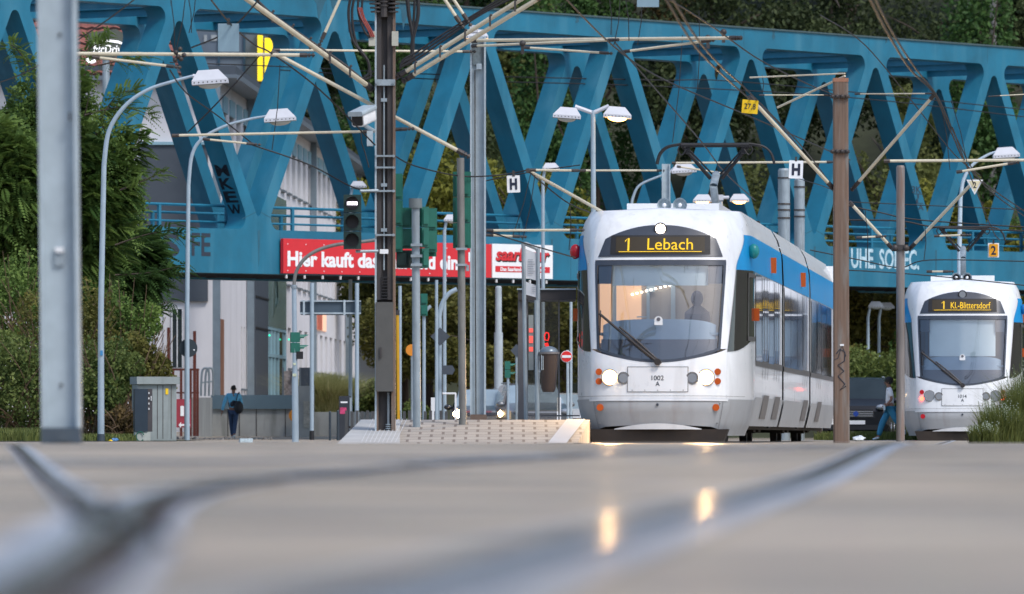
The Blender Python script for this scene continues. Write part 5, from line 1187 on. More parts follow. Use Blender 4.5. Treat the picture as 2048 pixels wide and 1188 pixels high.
mb = MB(); [rod(mb, P(x, 795, 226), P(x, 735, 226), .03) for x in (566, 586, 600, 620)]; mb.build('fence_post', M_frame, t)
MB().tube([(PX(592, 220), 220, PZ(838, 220)-.02), (PX(592, 220), 220.04, PZ(838, 220)-.02)], .25, 20).v
t = thing('orange_disc', 'orange round marker half hidden behind the grey signal pole', 'sign', tuple(P(590, 831, 222)))
MB().disc(P(590, 831, 222.7), .20, .03, 20).build('disc', mat('orange_paint', (.7, .25, .02), .5), t)
t = thing('brown_railing', 'rust brown steel railing with two tall posts in front of the building corner', 'railing', tuple(P(365, 800, 219)))
d = 219; M_rb = mat('rust_brown_paint', (0.15, 0.035, 0.022), .6, 0, .15, 5)
for x in (337, 389): MB().bbox(PX(x-3, d), PX(x+3, d), d, d+.1, .1, PZ(655 if x < 350 else 662, d)).build('tall_post', M_rb, t, 0)
for x in (346, 362, 373, 381, 395): MB().bbox(PX(x-2.5, d), PX(x+2.5, d), d+.02, d+.1, .1, PZ(738, d)).build('short_post', M_rb, t, 0)
mb = MB(); mb.bbox(PX(335, d), PX(398, d), d+.11, d+.15, PZ(741, d), PZ(737, d)); mb.bbox(PX(335, d), PX(398, d), d+.11, d+.15, PZ(787, d), PZ(784, d)); mb.build('rail', M_rb, t, 0)
t = thing('bike_rack', 'grey tubular steel hoop stand right of the brown railing', 'rack', tuple(P(410, 790, 220)))
mb = MB()
for o_ in (0, 8): mb.tube(catmull([P(402+o_, 792, 220), P(404+o_, 745, 220), P(412+o_, 736, 220), P(418+o_, 745, 220), P(418+o_, 792, 220)], 5), .035, 8)
mb.tube([P(403, 765, 220), P(425, 763, 220)], .03, 6); mb.build('hoop', M_steel, t)
t = thing('direction_board', 'red and white direction board with an arrow behind the grey cabinet', 'sign', tuple(P(367, 855, 200)))
d = 200; mb = MB(); mb.bbox(PX(350, d), PX(382, d), d, d+.05, PZ(855, d), PZ(798, d)); mb.build('board', mat('dull_red', (.3, .03, .05), .5, 0, .1, 5), t, 0)
mb = MB(); mb.prism([(PX(x, d), PZ(y, d)) for x, y in ((357, 850), (362, 844), (362, 848), (380, 848), (380, 852), (362, 852), (362, 856))], d-.02, d-.005); mb.bbox(PX(361, d), PX(368, d), d-.02, d-.005, PZ(832, d), PZ(812, d)); mb.build('arrow', M_white, t, 0)
MB().bbox(PX(372, d), PX(379, d), d-.02, d-.004, PZ(830, d), PZ(802, d)).build('blue_field', mat('blue_sticker', (.05, .25, .5), .5), t, 0)
t = thing('white_outbuilding', 'small white flat-roofed building between trees behind the central mast', 'building', (PX(740, 262), 262, 0))
mb = MB(); mb.bbox(PX(712, 262), PX(765, 262), 262, 266, 0, PZ(678, 262)); mb.build('wall_body', M_render, t, 0)
mb = MB(); mb.bbox(PX(710, 262), PX(767, 262), 261.8, 266.2, PZ(678, 262), PZ(674, 262)); mb.build('roof_edge', M_frame, t, 0)

# cabinets and street objects on the left
d = 150; t = thing('utility_cabinet', 'large pale grey concrete transformer housing with flat lid below the bushes', 'cabinet', base_of(312, d))
Mc = T(PX(305, d), d, 0) @ RZ(R(12)); M_cab = mat('cabinet_pale_grey', (0.27, 0.31, 0.31), .75, 0, .12, 3, dirt=(.16, .18, .17), dirt_amt=.5)
mb = MB(); mb.prism([(-.32, 0), (.52, 0), (.52, 1.22), (-.32, 1.22)], 0, .8, Mc); mb.build('cabinet_body', M_cab, t, 0)
mb = MB(); mb.prism([(-.35, 1.221), (.58, 1.221), (.58, 1.38), (-.35, 1.38)], -.08, .9, Mc); mb.build('lid', M_cab, t, 0)
mb = MB(); mb.prism([(.28, 1.00), (.34, 1.00), (.34, 1.13), (.28, 1.13)], -.012, -.002, Mc); mb.build('yellow_label', M_yel, t, 0)
mb = MB(); [mb.prism([(x, .05), (x+.012, .05), (x+.012, 1.2), (x, 1.2)], -.006, -.001, Mc) for x in (.1, .22, .40)]; mb.build('panel_groove', M_dsteel, t, 0)
d = 147; t = thing('electric_cabinet', 'narrow dark cabinet on a white base in front of the pale housing', 'cabinet', base_of(288, d))
mb = MB(); Mc = T(PX(270, d), d, 0) @ RZ(R(10)); mb.prism([(0, .20), (.27, .20), (.27, 1.10), (0, 1.10)], 0, .3, Mc); mb.build('cabinet_body', mat('cabinet_dark_blue', (0.018, 0.035, 0.055), .5, 0, .1, 4), t, 0)
mb = MB(); mb.prism([(.272, .20), (.37, .20), (.37, 1.10), (.272, 1.10)], .02, .3, Mc); mb.build('side_panel', mat('cabinet_brown_side', (0.06, .055, .06), .6, 0, .2, 5), t, 0)
mb = MB(); mb.prism([(.01, -.05), (.33, -.05), (.33, .199), (.01, .199)], .02, .3, Mc); mb.build('base', mat('white_base', (.42, .45, .42), .7, 0, .15, 6), t, 0)
mb = MB(); c = Mc @ Vector((.11, .0, .10)); mb.tube([c+Vector((.08*math.cos(R(a)), .0, .10*math.sin(R(a)))) for a in range(20, 340, 20)], .012, 5); mb.build('base_emblem', M_green, t)
mb = MB(); mb.prism([(.335, .85), (.35, .85), (.35, .95), (.335, .95)], .0, .02, Mc); [mb.prism([(.285, .99-k*.11), (.305, .99-k*.11), (.305, 1.03-k*.11), (.285, 1.03-k*.11)], .0, .015, Mc) for k in range(4)]; mb.build('lock_marks', M_white, t, 0)
# signal pole with whip arm (590)
d = 125; t = thing('signal_pole', 'grey pole with arm curving up to the right, in front of the terrace wall', 'pole', base_of(590, d), 0, 'poles carrying signals')
MB().tube([(PX(591, d), d, -.05), P(590, 760, d), P(590, 740, d), P(588, 570, d)], [.062, .058, .045, .042], 14).build('pole', M_lampg, t)
MB().tube([P(588, 571, d), P(588, 577, d)], .055, 14).build('collar', M_steel, t)
MB().tube(catmull([P(x, y, d) for x, y in ((588, 571), (592, 545), (607, 520), (632, 502), (670, 490), (720, 484), (752, 480))], 6), .033, 10).build('whip_arm', mat('pole_brownish_steel', (0.2, .2, .19), .55, .3), t)
signal_head(t, 590, 664, 706, d+.02, 14, 2, M_green, facing=R(100), depth=.16); 
mb = MB(); mb.bbox(PX(593, d), PX(606, d), d-.05, d+.1, PZ(718, d), PZ(703, d)); mb.build('push_box', M_black, t, 0)
mb = MB(); mb.box(P(589, 750, d-.06), (.07, .01, .05)); mb.box(P(589, 728, d-.05), (.05, .01, .04)); mb.build('sticker', mat('pale_sticker', (.5, .55, .4), .6, 0, .4, 30), t, 0)
# information board seen from behind on two posts
d = 190; t = thing('road_sign_board', 'wide road sign board seen from behind on two grey posts under the bridge', 'sign', base_of(660, d))
mb = MB(); mb.prism(round_poly([(PX(600, d), PZ(630, d)), (PX(722, d), PZ(630, d)), (PX(722, d), PZ(601, d)), (PX(600, d), PZ(601, d))], [.05]*4, 3), d, d+.05); mb.build('board', mat('board_back_dark', (.06, .09, .12), .5, .2, .1, 3), t, 0)
mb = MB(); mb.bbox(PX(600, d), PX(722, d), d-.06, d-.002, PZ(603.5, d), PZ(601, d)); mb.bbox(PX(600, d), PX(722, d), d-.06, d-.002, PZ(628, d), PZ(625, d)); [mb.bbox(PX(x, d), PX(x+4, d), d-.08, d-.061, PZ(630, d), PZ(600, d)) for x in (606, 687)]; mb.build('stiffener', M_steel_l, t, 0)
for x in (624, 714): MB().tube([(PX(x, d), d-.14, 0), P(x, 566, d-.14)], .055, 12).build('post', M_lampg, t)
mb = MB(); mb.tube([(PX(624, d), d-.14, 0), (PX(624, d), d-.14, .25)], .065, 12); mb.build('painted_foot', M_black, t)
for (x, y0, w_) in ((660, 824, 5), (676, 822, 5.5)):
    d = 172; t = thing('bollard', 'dark slim bollard %s on the pavement before the ramp' % ('at the left' if x < 665 else 'beside the advert pillar'), 'bollard', base_of(x, d), 0, 'bollards')
    MB().tube([(PX(x, d), d, 0), P(x, y0, d)], w_/2*d/F, 12).build('bollard_post', mat('bollard_dark', (.03, .045, .06), .5), t); MB().tube([P(x, y0+1, d), P(x, y0-2, d)], [.034, .015], 12).build('bollard_cap', MATS['bollard_dark'], t)
d = 185; t = thing('advert_pillar', 'small dark information stele with pink and white print beside the bollards', 'stele', base_of(689, d))
MB().bbox(PX(678, d), PX(702, d), d, d+.3, 0, PZ(792, d)).build('stele_body', mat('stele_dark', (.03, .035, .045), .4), t, 0)
MB().bbox(PX(680, d), PX(693, d), d-.01, d-.001, PZ(828, d), PZ(815, d)).build('pink_print', mat('pink_print', (.5, .05, .15), .5, 0, .4, 20), t, 0)
MB().bbox(PX(681, d), PX(695, d), d-.01, d-.001, PZ(806, d), PZ(803, d)).build('white_print', M_white, t, 0)
mb = MB(); rod(mb, P(701, 860, d), P(701, 795, d), .03); mb.build('side_rail', M_steel, t)
# plastic rubbish
def litter(px, py, d, s_, label, m, seed):
    r_ = random.Random(seed); mb = MB(); z = gz0(px, d)
    c = Vector((PX(px, d), d, z+s_*.25)); vs = []; n = 8
    mb.ball(c, (s_*.6, s_*.4, s_*.28), 0, 9, 5); mb.v = [tuple(Vector(v)+Vector((r_.uniform(-1, 1), r_.uniform(-1, 1), r_.uniform(-.6, .6)))*s_*.12) for v in mb.v]
    mb.v = [(v[0], v[1], max(z+.001, v[2])) for v in mb.v]
    solo(mb, 'litter', m, label, 'litter', smooth_deg=20)
M_plast = mat('pale_blue_plastic', (.5, .62, .68), .3, 0, .3, 30)
t_ = MB(); t_.box((PX(492, 120), 120, .035), (.22, .12, .07), RZ(.2).to_3x3()); solo(t_, 'litter', M_plast, 'crumpled pale blue packet lying on the road left of the grey signal pole', 'litter', smooth_deg=0)
litter(229, 884, 138, .13, 'blue and yellow scrap of packaging by the foot of the left lamp', mat('blue_yellow_scrap', (.1, .25, .5), .5, 0, .8, 20), 3)
litter(221, 888, 137.5, .07, 'yellow scrap of packaging by the foot of the left lamp', M_yel, 5)
litter(1718, 876, 150, .22, 'crumpled white plastic bag on the ground right of the brown mast', mat('white_plastic', (.6, .65, .68), .4, 0, .2, 20), 4)

# ------------------------------------------------------------------ platform furniture
ZP = .36
d = 113; t = thing('shelter', 'glass tram stop shelter with grey steel posts and red display, left of the near tram', 'shelter', (PX(1090, d), d, ZP))
M_gp = mat('shelter_steel', (.19, .18, .18), .5, .3, .15, 5); M_sg = glass_mat('shelter_glass', (.82, .80, .76), .16)
for (x, w_) in ((1042, 12), (1053, 6), (1118, 3)): MB().bbox(PX(x-w_/2, d), PX(x+w_/2, d), d, d+.08, ZP, PZ(600, d)).build('post', M_gp, t, 0)
mb = MB(); mb.bbox(PX(1036, d), PX(1152, d), d-.1, d+1.6, PZ(600, d), PZ(577, d)); mb.build('roof', mat('shelter_roof_dark', (.05, .045, .045), .5), t, 0)
MB().bbox(PX(1034, d), PX(1152, d), d-.13, d-.1, PZ(580, d), PZ(577, d)).build('roof_edge', M_steel_l, t, 0)
MB().bbox(PX(1056, d), PX(1117, d), d+.03, d+.045, ZP+.15, PZ(601, d)).build('glass_pane', M_sg, t, 0)
MB().bbox(PX(1050, d), PX(1160, d), d-.02, d+.02, PZ(833, d), PZ(830, d)).build('lower_rail', M_gp, t, 0)
o = MB().bbox(PX(1057, d), PX(1067, d), d-.06, d-.02, PZ(740, d), PZ(630, d)).build('timetable_case', mat('case_pale', (.35, .38, .36), .4), t, 0)
mb = MB(); [mb.bbox(PX(1058, d), PX(1066, d), d-.07, d-.061, PZ(y+h_, d), PZ(y, d)) for (y, h_) in ((657, 8), (672, 14), (694, 9))]; mb.build('red_print', mat('lit_red_print', (.9, .1, .1), emit=(1, .12, .08), estr=.45), o, 0)
mb = MB(); mb.tube([P(x, y, d+.1) for x, y in ((1090, 668), (1092, 665), (1097, 666), (1098, 674), (1096, 681), (1090, 680), (1089, 672), (1090, 668))], .012, 6); mb.tube([P(1090, 691, d+.1), P(1097, 689, d+.1)], .035, 8)
mb.build('red_display', mat('lit_red_display', (1, 0, 0), emit=(1.0, .03, .03), estr=1.2), t)
d = 110.5; t = thing('stop_sign_frame', 'bent grey tube frame holding two white timetable panels on the platform', 'sign', (PX(1062, d), d, ZP))
mb = MB(); mb.tube(catmull([(PX(1052, d), d, ZP), P(1050, 700, d), P(1047, 505, d), P(1048, 488, d), P(1062, 492, d), P(1074, 499, d), P(1076, 515, d), P(1076, 700, d), (PX(1075, d), d, ZP)], 5), .032, 8); mb.build('tube_frame', M_steel, t)
for (y0, y1) in ((498, 556), (563, 590)):
    o = MB().add([P(1051, y0, d), P(1073, y0+8, d), P(1073, y1+5, d), P(1051, y1-1, d)], [(0, 1, 2, 3)]).build('panel', mat('panel_white', (.55, .58, .62), .4, 0, .05, 5), t, 0)
mb = MB()
for k in range(7): mb.bbox(PX(1056, d), PX(1066+(k % 3)*2, d), d-.02, d-.016, PZ(520+k*4.6, d), PZ(518.6+k*4.6, d))
for k in range(4): mb.bbox(PX(1064, d), PX(1071, d), d-.02, d-.016, PZ(572+k*4, d), PZ(571+k*4, d))
mb.build('small_print', mat('grey_print', (.3, .33, .38), .6), t, 0)
d = 110; t = thing('litter_bin', 'brown hanging litter bin with grey domed lid on a pole at the platform', 'bin', (PX(1075, d), d, ZP))
mb = MB(); mb.tube([(PX(1075, d), d, ZP), P(1073, 600, d)], .035, 10); mb.build('pole', M_steel, t)
M_bin = mat('bin_brown_plastic', (.055, .038, .032), .4, 0, .1, 6)
mb = MB(); mb.tube([P(1097, 784, d), P(1097, 776, d), P(1098, 706, d)], [.09, .115, .155], 16); b_ = mb.build('bin_body', M_bin, t)
MB().tube([P(1098, 708, d), P(1098, 704, d)], .17, 16).build('rim', M_gp, b_)
mb = MB(); mb.ball(P(1098, 705, d), (.15, .15, .10), 0, 16, 8); mb.build('lid', mat('bin_lid_grey', (.16, .2, .24), .3, .3, .1, 5), t)
mb = MB(); mb.tube([P(x, y, d-.14) for x, y in ((1083, 710), (1083, 740), (1086, 740), (1086, 712))], .006, 5); mb.box(P(1081, 715, d), (.06, .05, .03)); mb.box(P(1081, 742, d), (.06, .05, .03)); mb.build('lock_bar', M_steel_l, t)
d = 160; t = thing('no_entry_sign', 'round red no-entry sign with white bar beside the near tram flank', 'sign', base_of(1135, d))
MB().tube([(PX(1136, d), d+.03, 0), P(1135, 700, d+.03)], .03, 8).build('post', M_steel_l, t)
MB().disc(P(1133, 713, d), .135, .02, 28).build('white_rim', M_white, t)
MB().disc(P(1133, 713, d-.015), .122, .012, 28).build('red_disc', mat('sign_red', (.65, .02, .02), .4, 0, .05, 9), t)
MB().bbox(PX(1124, d), PX(1142, d), d-.03, d-.022, PZ(715.5, d), PZ(710.5, d)).build('white_bar', M_white, t, 0)
# background poles and signals under the bridge
def simple_pole(px, ptop, d, r_, label, m=None, pts=None):
    t = thing('pole', label, 'pole', base_of(px, d), 0, 'thin poles beyond the ramp'); 
    MB().tube([(PX(px, d), d, 0), P(px, ptop, d)] if not pts else [(PX(px, d), d, 0)]+catmull([P(a, b, d) for a, b in pts], 5), r_, 10).build('post', m or M_lampg, t); return t
t = simple_pole(800, 572, 180, .045, 'thin grey pole directly right of the central mast')
t = simple_pole(873, 560, 175, .04, 'thin grey pole carrying a diamond sign back and a lower plate')
t2_ = simple_pole(879, 600, 178, .06, 'grey whip pole curving right under the bridge', pts=[(879, 640), (879, 632), (884, 608), (897, 588), (914, 578)])
MB().prism([(PX(x, 177.8), PZ(y, 177.8)) for x, y in ((880, 655), (900, 673), (880, 692), (861, 673))], 177.7, 177.72).build('diamond_sign_back', M_slate, t2_, 0)
MB().prism([(PX(x, 177.8), PZ(y, 177.8)) for x, y in ((884, 731), (905, 731), (910, 740), (905, 749), (884, 749))], 177.7, 177.72).build('plate_back', M_slate, t2_, 0)
t = simple_pole(848, 640, 176, .045, 'short grey pole with a small green signal, bending left of the diamond sign', pts=[(848, 640), (849, 628), (855, 618), (862, 612)])
signal_head(t, 848, 587, 632, 176, 14, 2, M_green, facing=R(180))
t = simple_pole(1016, 730, 182, .035, 'low pole with green side-facing signal beyond the platform')
signal_head(t, 1015, 722, 756, 182, 9, 2, M_green, facing=R(95), depth=.14)
d = 183; t = thing('diamond_sign', 'diamond road sign seen from behind left of the shelter', 'sign', base_of(1031, d)); MB().tube([(PX(1033, d), d, 0), P(1033, 690, d)], .03, 8).build('post', M_steel, t)
MB().prism([(PX(x, d), PZ(y, d)) for x, y in ((1033, 688), (1046, 701), (1033, 714), (1021, 701))], d-.05, d-.035).build('sign_back', M_slate, t, 0)
d = 130; t = thing('yellow_pole', 'thin yellow pole standing just right of the central mast foot', 'pole', base_of(797, d)); MB().tube([(PX(797, d), d, .1), P(795, 625, d)], .03, 10).build('post', M_yor if False else mat('yellow_pole_paint', (.62, .33, .01), .5, 0, .1, 5), t); MB().tube([P(795, 630, d), P(795, 620, d)], .04, 10).build('cap', M_dsteel, t)
t = thing('round_orange_sign', 'orange round sign edge beside the capped signal pole', 'sign', tuple(P(822, 710, 170))); MB().disc(P(823, 700, 170), .14, .02, 20, 0, (0, -1, 0)).build('disc', MATS['orange_paint'], t); MB().tube([(PX(824, 170), 170.03, 0), P(824, 705, 170.03)], .03, 8).build('post', M_steel, t)
t = simple_pole(1142, 600, 190, .04, 'thin pale pole between the no-entry sign and the near tram', M_steel_l)
for (x, lab) in ((866, 'white plastic road post left of the parked dark car'), (1118, 'white plastic road post in front of the shelter glass')):
    d = 176; t = thing('road_post', lab, 'post', base_of(x, d)); MB().bbox(PX(x-4, d), PX(x+4, d), d, d+.06, 0, PZ(795, d)).build('post', M_white, t, 0)
d = 175; t = thing('slat_fence', 'low dark fence of vertical slats behind the ramp top', 'fence', (PX(850, d), d, 0))
mb = MB(); x = 690
while x < 905: mb.bbox(PX(x, d), PX(x+6, d), d, d+.04, 0, PZ(821+(x*7 % 3), d)); x += 10.5
mb.build('slats', mat('fence_slat_dark', (.06, .065, .07), .7, 0, .3, 5), t, 0); MB().bbox(PX(690, d), PX(905, d), d+.05, d+.08, .3, .36).build('rail', M_dsteel, t, 0)
t = thing('guard_rail', 'pale tubular barrier beyond the slat fence', 'railing', (PX(890, 182), 182, 0)); mb = MB(); rod(mb, P(885, 787, 182), P(912, 787, 182), .025); rod(mb, P(911, 787, 182), P(911, 850, 182), .025); mb.build('tube', M_white, t)

# ------------------------------------------------------------------ cars
M_cglass = mat('car_windscreen', (.24, .31, .36), .08, 0, .15, 1, spec=.9); M_cgd = mat('van_windscreen', (.02, .03, .035), .15, 0, .2, 1, spec=.4); M_hl = mat('lit_car_headlight', (1, 1, 1), emit=(1.0, .66, .32), estr=30)  # pale car glass colour stands in for sky reflected in the windscreen
M_tyre = mat('tyre', (.015, .015, .016), .8, 0, 0); M_grille = mat('car_grille', (.02, .02, .022), .4, 0, 0)
def car(label, px, d, w_, h_, paint, rz=0.0, lit=False, van=False, plate=True, group='cars on the road'):
    t = thing('car', label, 'car', base_of(px, d), rz, group); X0 = Vector(base_of(px, d)); Mx = Matrix.Translation(X0) @ RZ(rz); hw = w_/2
    bon = h_*.60 if not van else h_*.62; belt = h_*.62
    secs = [(0.0, .28, bon*.72, bon*.72, hw*.86, hw*.80), (.12, .22, bon*.86, bon*.86, hw*.97, hw*.88), (.9, .22, bon, bon*1.02, hw, hw*.9), (1.25 if not van else .95, .22, belt, belt*1.05, hw, hw*.88),
            (2.05 if not van else 1.6, .22, belt, h_*.97, hw, hw*.76), (2.8, .22, belt, h_, hw, hw*.77), (3.9, .22, belt*1.02, h_*.97, hw, hw*.74), (4.4, .25, belt, h_*.72 if not van else h_*.95, hw*.96, hw*.72)]
    body = MB(); gl = MB(); rings = []
    for (y, zb, zl, zt, a, b) in secs:
        rings.append([Mx @ Vector(v) for v in ((-a*.92, y, zb), (-a, y, zb+.18), (-a, y, zl*.97), (-b, y, zt), (-b*.5, y, zt+.02), (b*.5, y, zt+.02), (b, y, zt), (a, y, zl*.97), (a, y, zb+.18), (a*.92, y, zb))])
    for i in range(len(rings)-1):
        for j in range(9):
            q = [rings[i][j], rings[i+1][j], rings[i+1][j+1], rings[i][j+1]]
            ws = (i == 3 and 3 <= j <= 5) or (i in (4, 5) and j in (2, 6))
            (gl if ws else body).add(q, [(0, 1, 2, 3)])
    body.add(rings[0], [tuple(range(10))]); body.add(rings[-1], [tuple(range(9, -1, -1))])
    bo = body.build('body', paint, t, 40); gl.build('windscreen', M_cgd if van else M_cglass, t, 40)
    for sg in (-1, 1):
        c = Mx @ Vector((sg*hw*.74, (-.04 if lit else .03), bon*.84)); MB().ball(c, ((.17, .10, .12) if lit else (.15, .10, .08)), 0, 14, 8).build('headlight', M_hl if lit else M_lens, t)
        MB().ball(Mx @ Vector((sg*(hw+.10), 1.35, belt*1.02)), (.12, .07, .08), 0, 10, 6).build('wing_mirror', paint, t)
        for y in (.85, 3.6):
            wh = MB().disc(Mx @ Vector((sg*(hw-.11), y, .31)), .31, .22, 22, 0, Mx.to_3x3() @ Vector((1, 0, 0))).build('wheel', M_tyre, t)
            MB().disc(Mx @ Vector((sg*(hw+.003), y, .31)), .19, .03, 14, 0, Mx.to_3x3() @ Vector((1, 0, 0))).build('rim', M_chrome, wh)
    g_ = MB()
    for k in range(3): g_.prism([(-hw*.5, bon*(.60+.055*k)), (hw*.5, bon*(.60+.055*k)), (hw*.5, bon*(.635+.055*k)), (-hw*.5, bon*(.635+.055*k))], -.03, .0, Mx)
    go = MB().prism([(-hw*.55, bon*.56), (hw*.55, bon*.56), (hw*.5, bon*.78), (-hw*.5, bon*.78)], -.012, .02, Mx).build('grille', M_grille, t, 0); g_.build('grille_bar', M_chrome, go, 0)
    MB().prism([(-hw*.8, .28), (hw*.8, .28), (hw*.8, .42), (-hw*.8, .42)], -.015, .02, Mx).build('lower_intake', M_grille, t, 0)
    if plate: MB().prism([(-.26, .44), (.26, .44), (.26, .55), (-.26, .55)], -.045, -.03, Mx).build('number_plate', M_white, t, 0)
    rr = MB(); [rr.tube([Mx @ Vector((sg*hw*.70, y, h_+.03)) for y in (2.1, 2.9, 3.8)], .02, 6) for sg in (-1, 1)]; rr.build('roof_rail', M_steel, t)
    return t, Mx
M_cd = mat('car_dark_grey_paint', (.02, .023, .03), .25, .4, .05, 3, coat=.6); M_cs = mat('car_silver_paint', (.16, .17, .18), .3, .5, .05, 3, coat=.5); M_cw = mat('car_white_paint', (.6, .62, .65), .3, 0, .04, 3, coat=.5); M_cb = mat('car_black_paint', (.010, .011, .014), .35, 0, .05, 3, coat=.15, spec=.3)
car('dark grey car with glaring headlights driving towards the camera behind the H mast', 963, 198, 1.72, 1.46, M_cd, 0, True)
car('dark car without lit lamps seen through the shelter glass', 1085, 196, 1.80, 1.58, M_cs, R(8), False, plate=False)
car('white car partly hidden by the near tram, behind the shelter', 1141, 215, 1.8, 1.42, M_cw, R(4), False, plate=False)
tv, Mx = car('black van with silver grille bars parked behind the brown mast', 1712, 200, 1.95, 1.78, M_cb, R(-5), False, True)
MB().disc(Mx @ Vector((0.0, -.06, 1.78*.62*.67)), .075, .015, 20, 0, Mx.to_3x3() @ Vector((0, -1, 0))).build('oval_emblem', mat('emblem_blue', (.02, .06, .3), .3), tv)

# ------------------------------------------------------------------ people
def skinned(name, nodes, edges, m, parent, sub=2):
    me = bpy.data.meshes.new(name); iv = THINV[parent.name]
    me.from_pydata([tuple(n[0]) for n in nodes], edges, []); me.materials.append(m)
    o = bpy.data.objects.new(name, me); COL.objects.link(o); o.parent = parent; THINV[o.name] = iv
    sk = o.modifiers.new('skin', 'SKIN'); sk.use_smooth_shade = True; sk.branch_smoothing = .6
    if not me.skin_vertices: 
        pass
    for i, n in enumerate(nodes):
        r_ = n[1]; me.skin_vertices[0].data[i].radius = r_ if isinstance(r_, tuple) else (r_, r_)
    me.skin_vertices[0].data[0].use_root = True
    ss = o.modifiers.new('sub', 'SUBSURF'); ss.levels = sub; ss.render_levels = sub
    return o
def skin_static(name, nodes, edges, m, parent, sub=2):
    "grow the skin and keep the result as a plain mesh"
    tmp = bpy.data.meshes.new('tmp'); tmp.from_pydata([tuple(n[0]) for n in nodes], edges, [])
    to = bpy.data.objects.new('tmp', tmp); COL.objects.link(to); 
    sk = to.modifiers.new('skin', 'SKIN'); sk.use_smooth_shade = True
    if not tmp.skin_vertices:
        bm = bmesh.new(); bm.from_mesh(tmp); bm.verts.layers.skin.verify(); bm.to_mesh(tmp); bm.free()
    for i, n in enumerate(nodes):
        r_ = n[1]; tmp.skin_vertices[0].data[i].radius = r_ if isinstance(r_, tuple) else (r_, r_)
        tmp.skin_vertices[0].data[i].use_root = (i == 0)
    ss = to.modifiers.new('sub', 'SUBSURF'); ss.levels = sub; ss.render_levels = sub
    dg = bpy.context.evaluated_depsgraph_get(); me = bpy.data.meshes.new_from_object(to.evaluated_get(dg)); me.name = name
    bpy.data.objects.remove(to); me.materials.clear(); me.materials.append(m)
    me.polygons.foreach_set('use_smooth', [True]*len(me.polygons))
    o = bpy.data.objects.new(name, me); COL.objects.link(o); o.parent = parent; THINV[o.name] = THINV[parent.name]; return o
def hand_nodes(nodes, edges, wrist_i, wrist, dirv, side, sc=1.0):
    "palm plus five short finger chains"
    dirv = Vector(dirv).normalized(); side = Vector(side).normalized(); pi = len(nodes); nodes.append((wrist+dirv*.045*sc, (.030*sc, .018*sc))); edges.append((wrist_i, pi))
    pj = len(nodes); nodes.append((wrist+dirv*.085*sc, (.034*sc, .016*sc))); edges.append((pi, pj)); curl = Vector((0, -1, 0))*.25
    for k, L in enumerate((.062, .072, .068, .052)):
        b = wrist+dirv*.10*sc+side*(k-1.5)*.019*sc; i0 = len(nodes); nodes.append((b, .0085*sc)); nodes.append((b+(dirv+curl*.5)*L*.55*sc, .008*sc)); nodes.append((b+(dirv+curl*1.5)*L*sc, .0065*sc))
        edges += [(pj, i0), (i0, i0+1), (i0+1, i0+2)]
    i0 = len(nodes); b = wrist+dirv*.04*sc-side*.032*sc; nodes.append((b, .010*sc)); nodes.append((b+(dirv*.6-side*.6)*.05*sc, .009*sc)); edges += [(pi, i0), (i0, i0+1)]
def head_detail(t, c, face, m_skin, hair_m, r_=.1, hair_scale=1.0):
    face = Vector(face).normalized(); side = face.cross(Vector((0, 0, 1))).normalized()
    mb = MB(); mb.ball(c+Vector((0, 0, .035))-face*.018, (r_*.88*hair_scale, r_*.88*hair_scale, r_*.92*hair_scale), 0, 16, 10)
    mb.v = [tuple(Vector(v)+Vector((mnoise.noise(Vector(v)*18), mnoise.noise(Vector(v)*18+Vector((5, 5, 5))), mnoise.noise(Vector(v)*18+Vector((9, 1, 3)))))*.018*hair_scale) for v in mb.v]
    keep = [f for f in mb.f if sum((Vector(mb.v[i])-c).dot(face)*1.0-(Vector(mb.v[i])-c).z*.9 for i in f)/len(f) < .045]
    mb.f = keep; mb.m = [0]*len(keep); mb.build('hair', hair_m, t, 60)
    mb = MB(); [mb.ball(c+face*r_*.84+side*sg*.032+Vector((0, 0, .0)), .011, 0, 8, 6) for sg in (-1, 1)]; mb.build('eyes', M_black, t)
M_skin = mat('warm_brown_skin', (.26, .13, .085), .55, 0, .05, 12); M_hair = mat('black_hair', (.01, .009, .009), .7, 0, .2, 30)
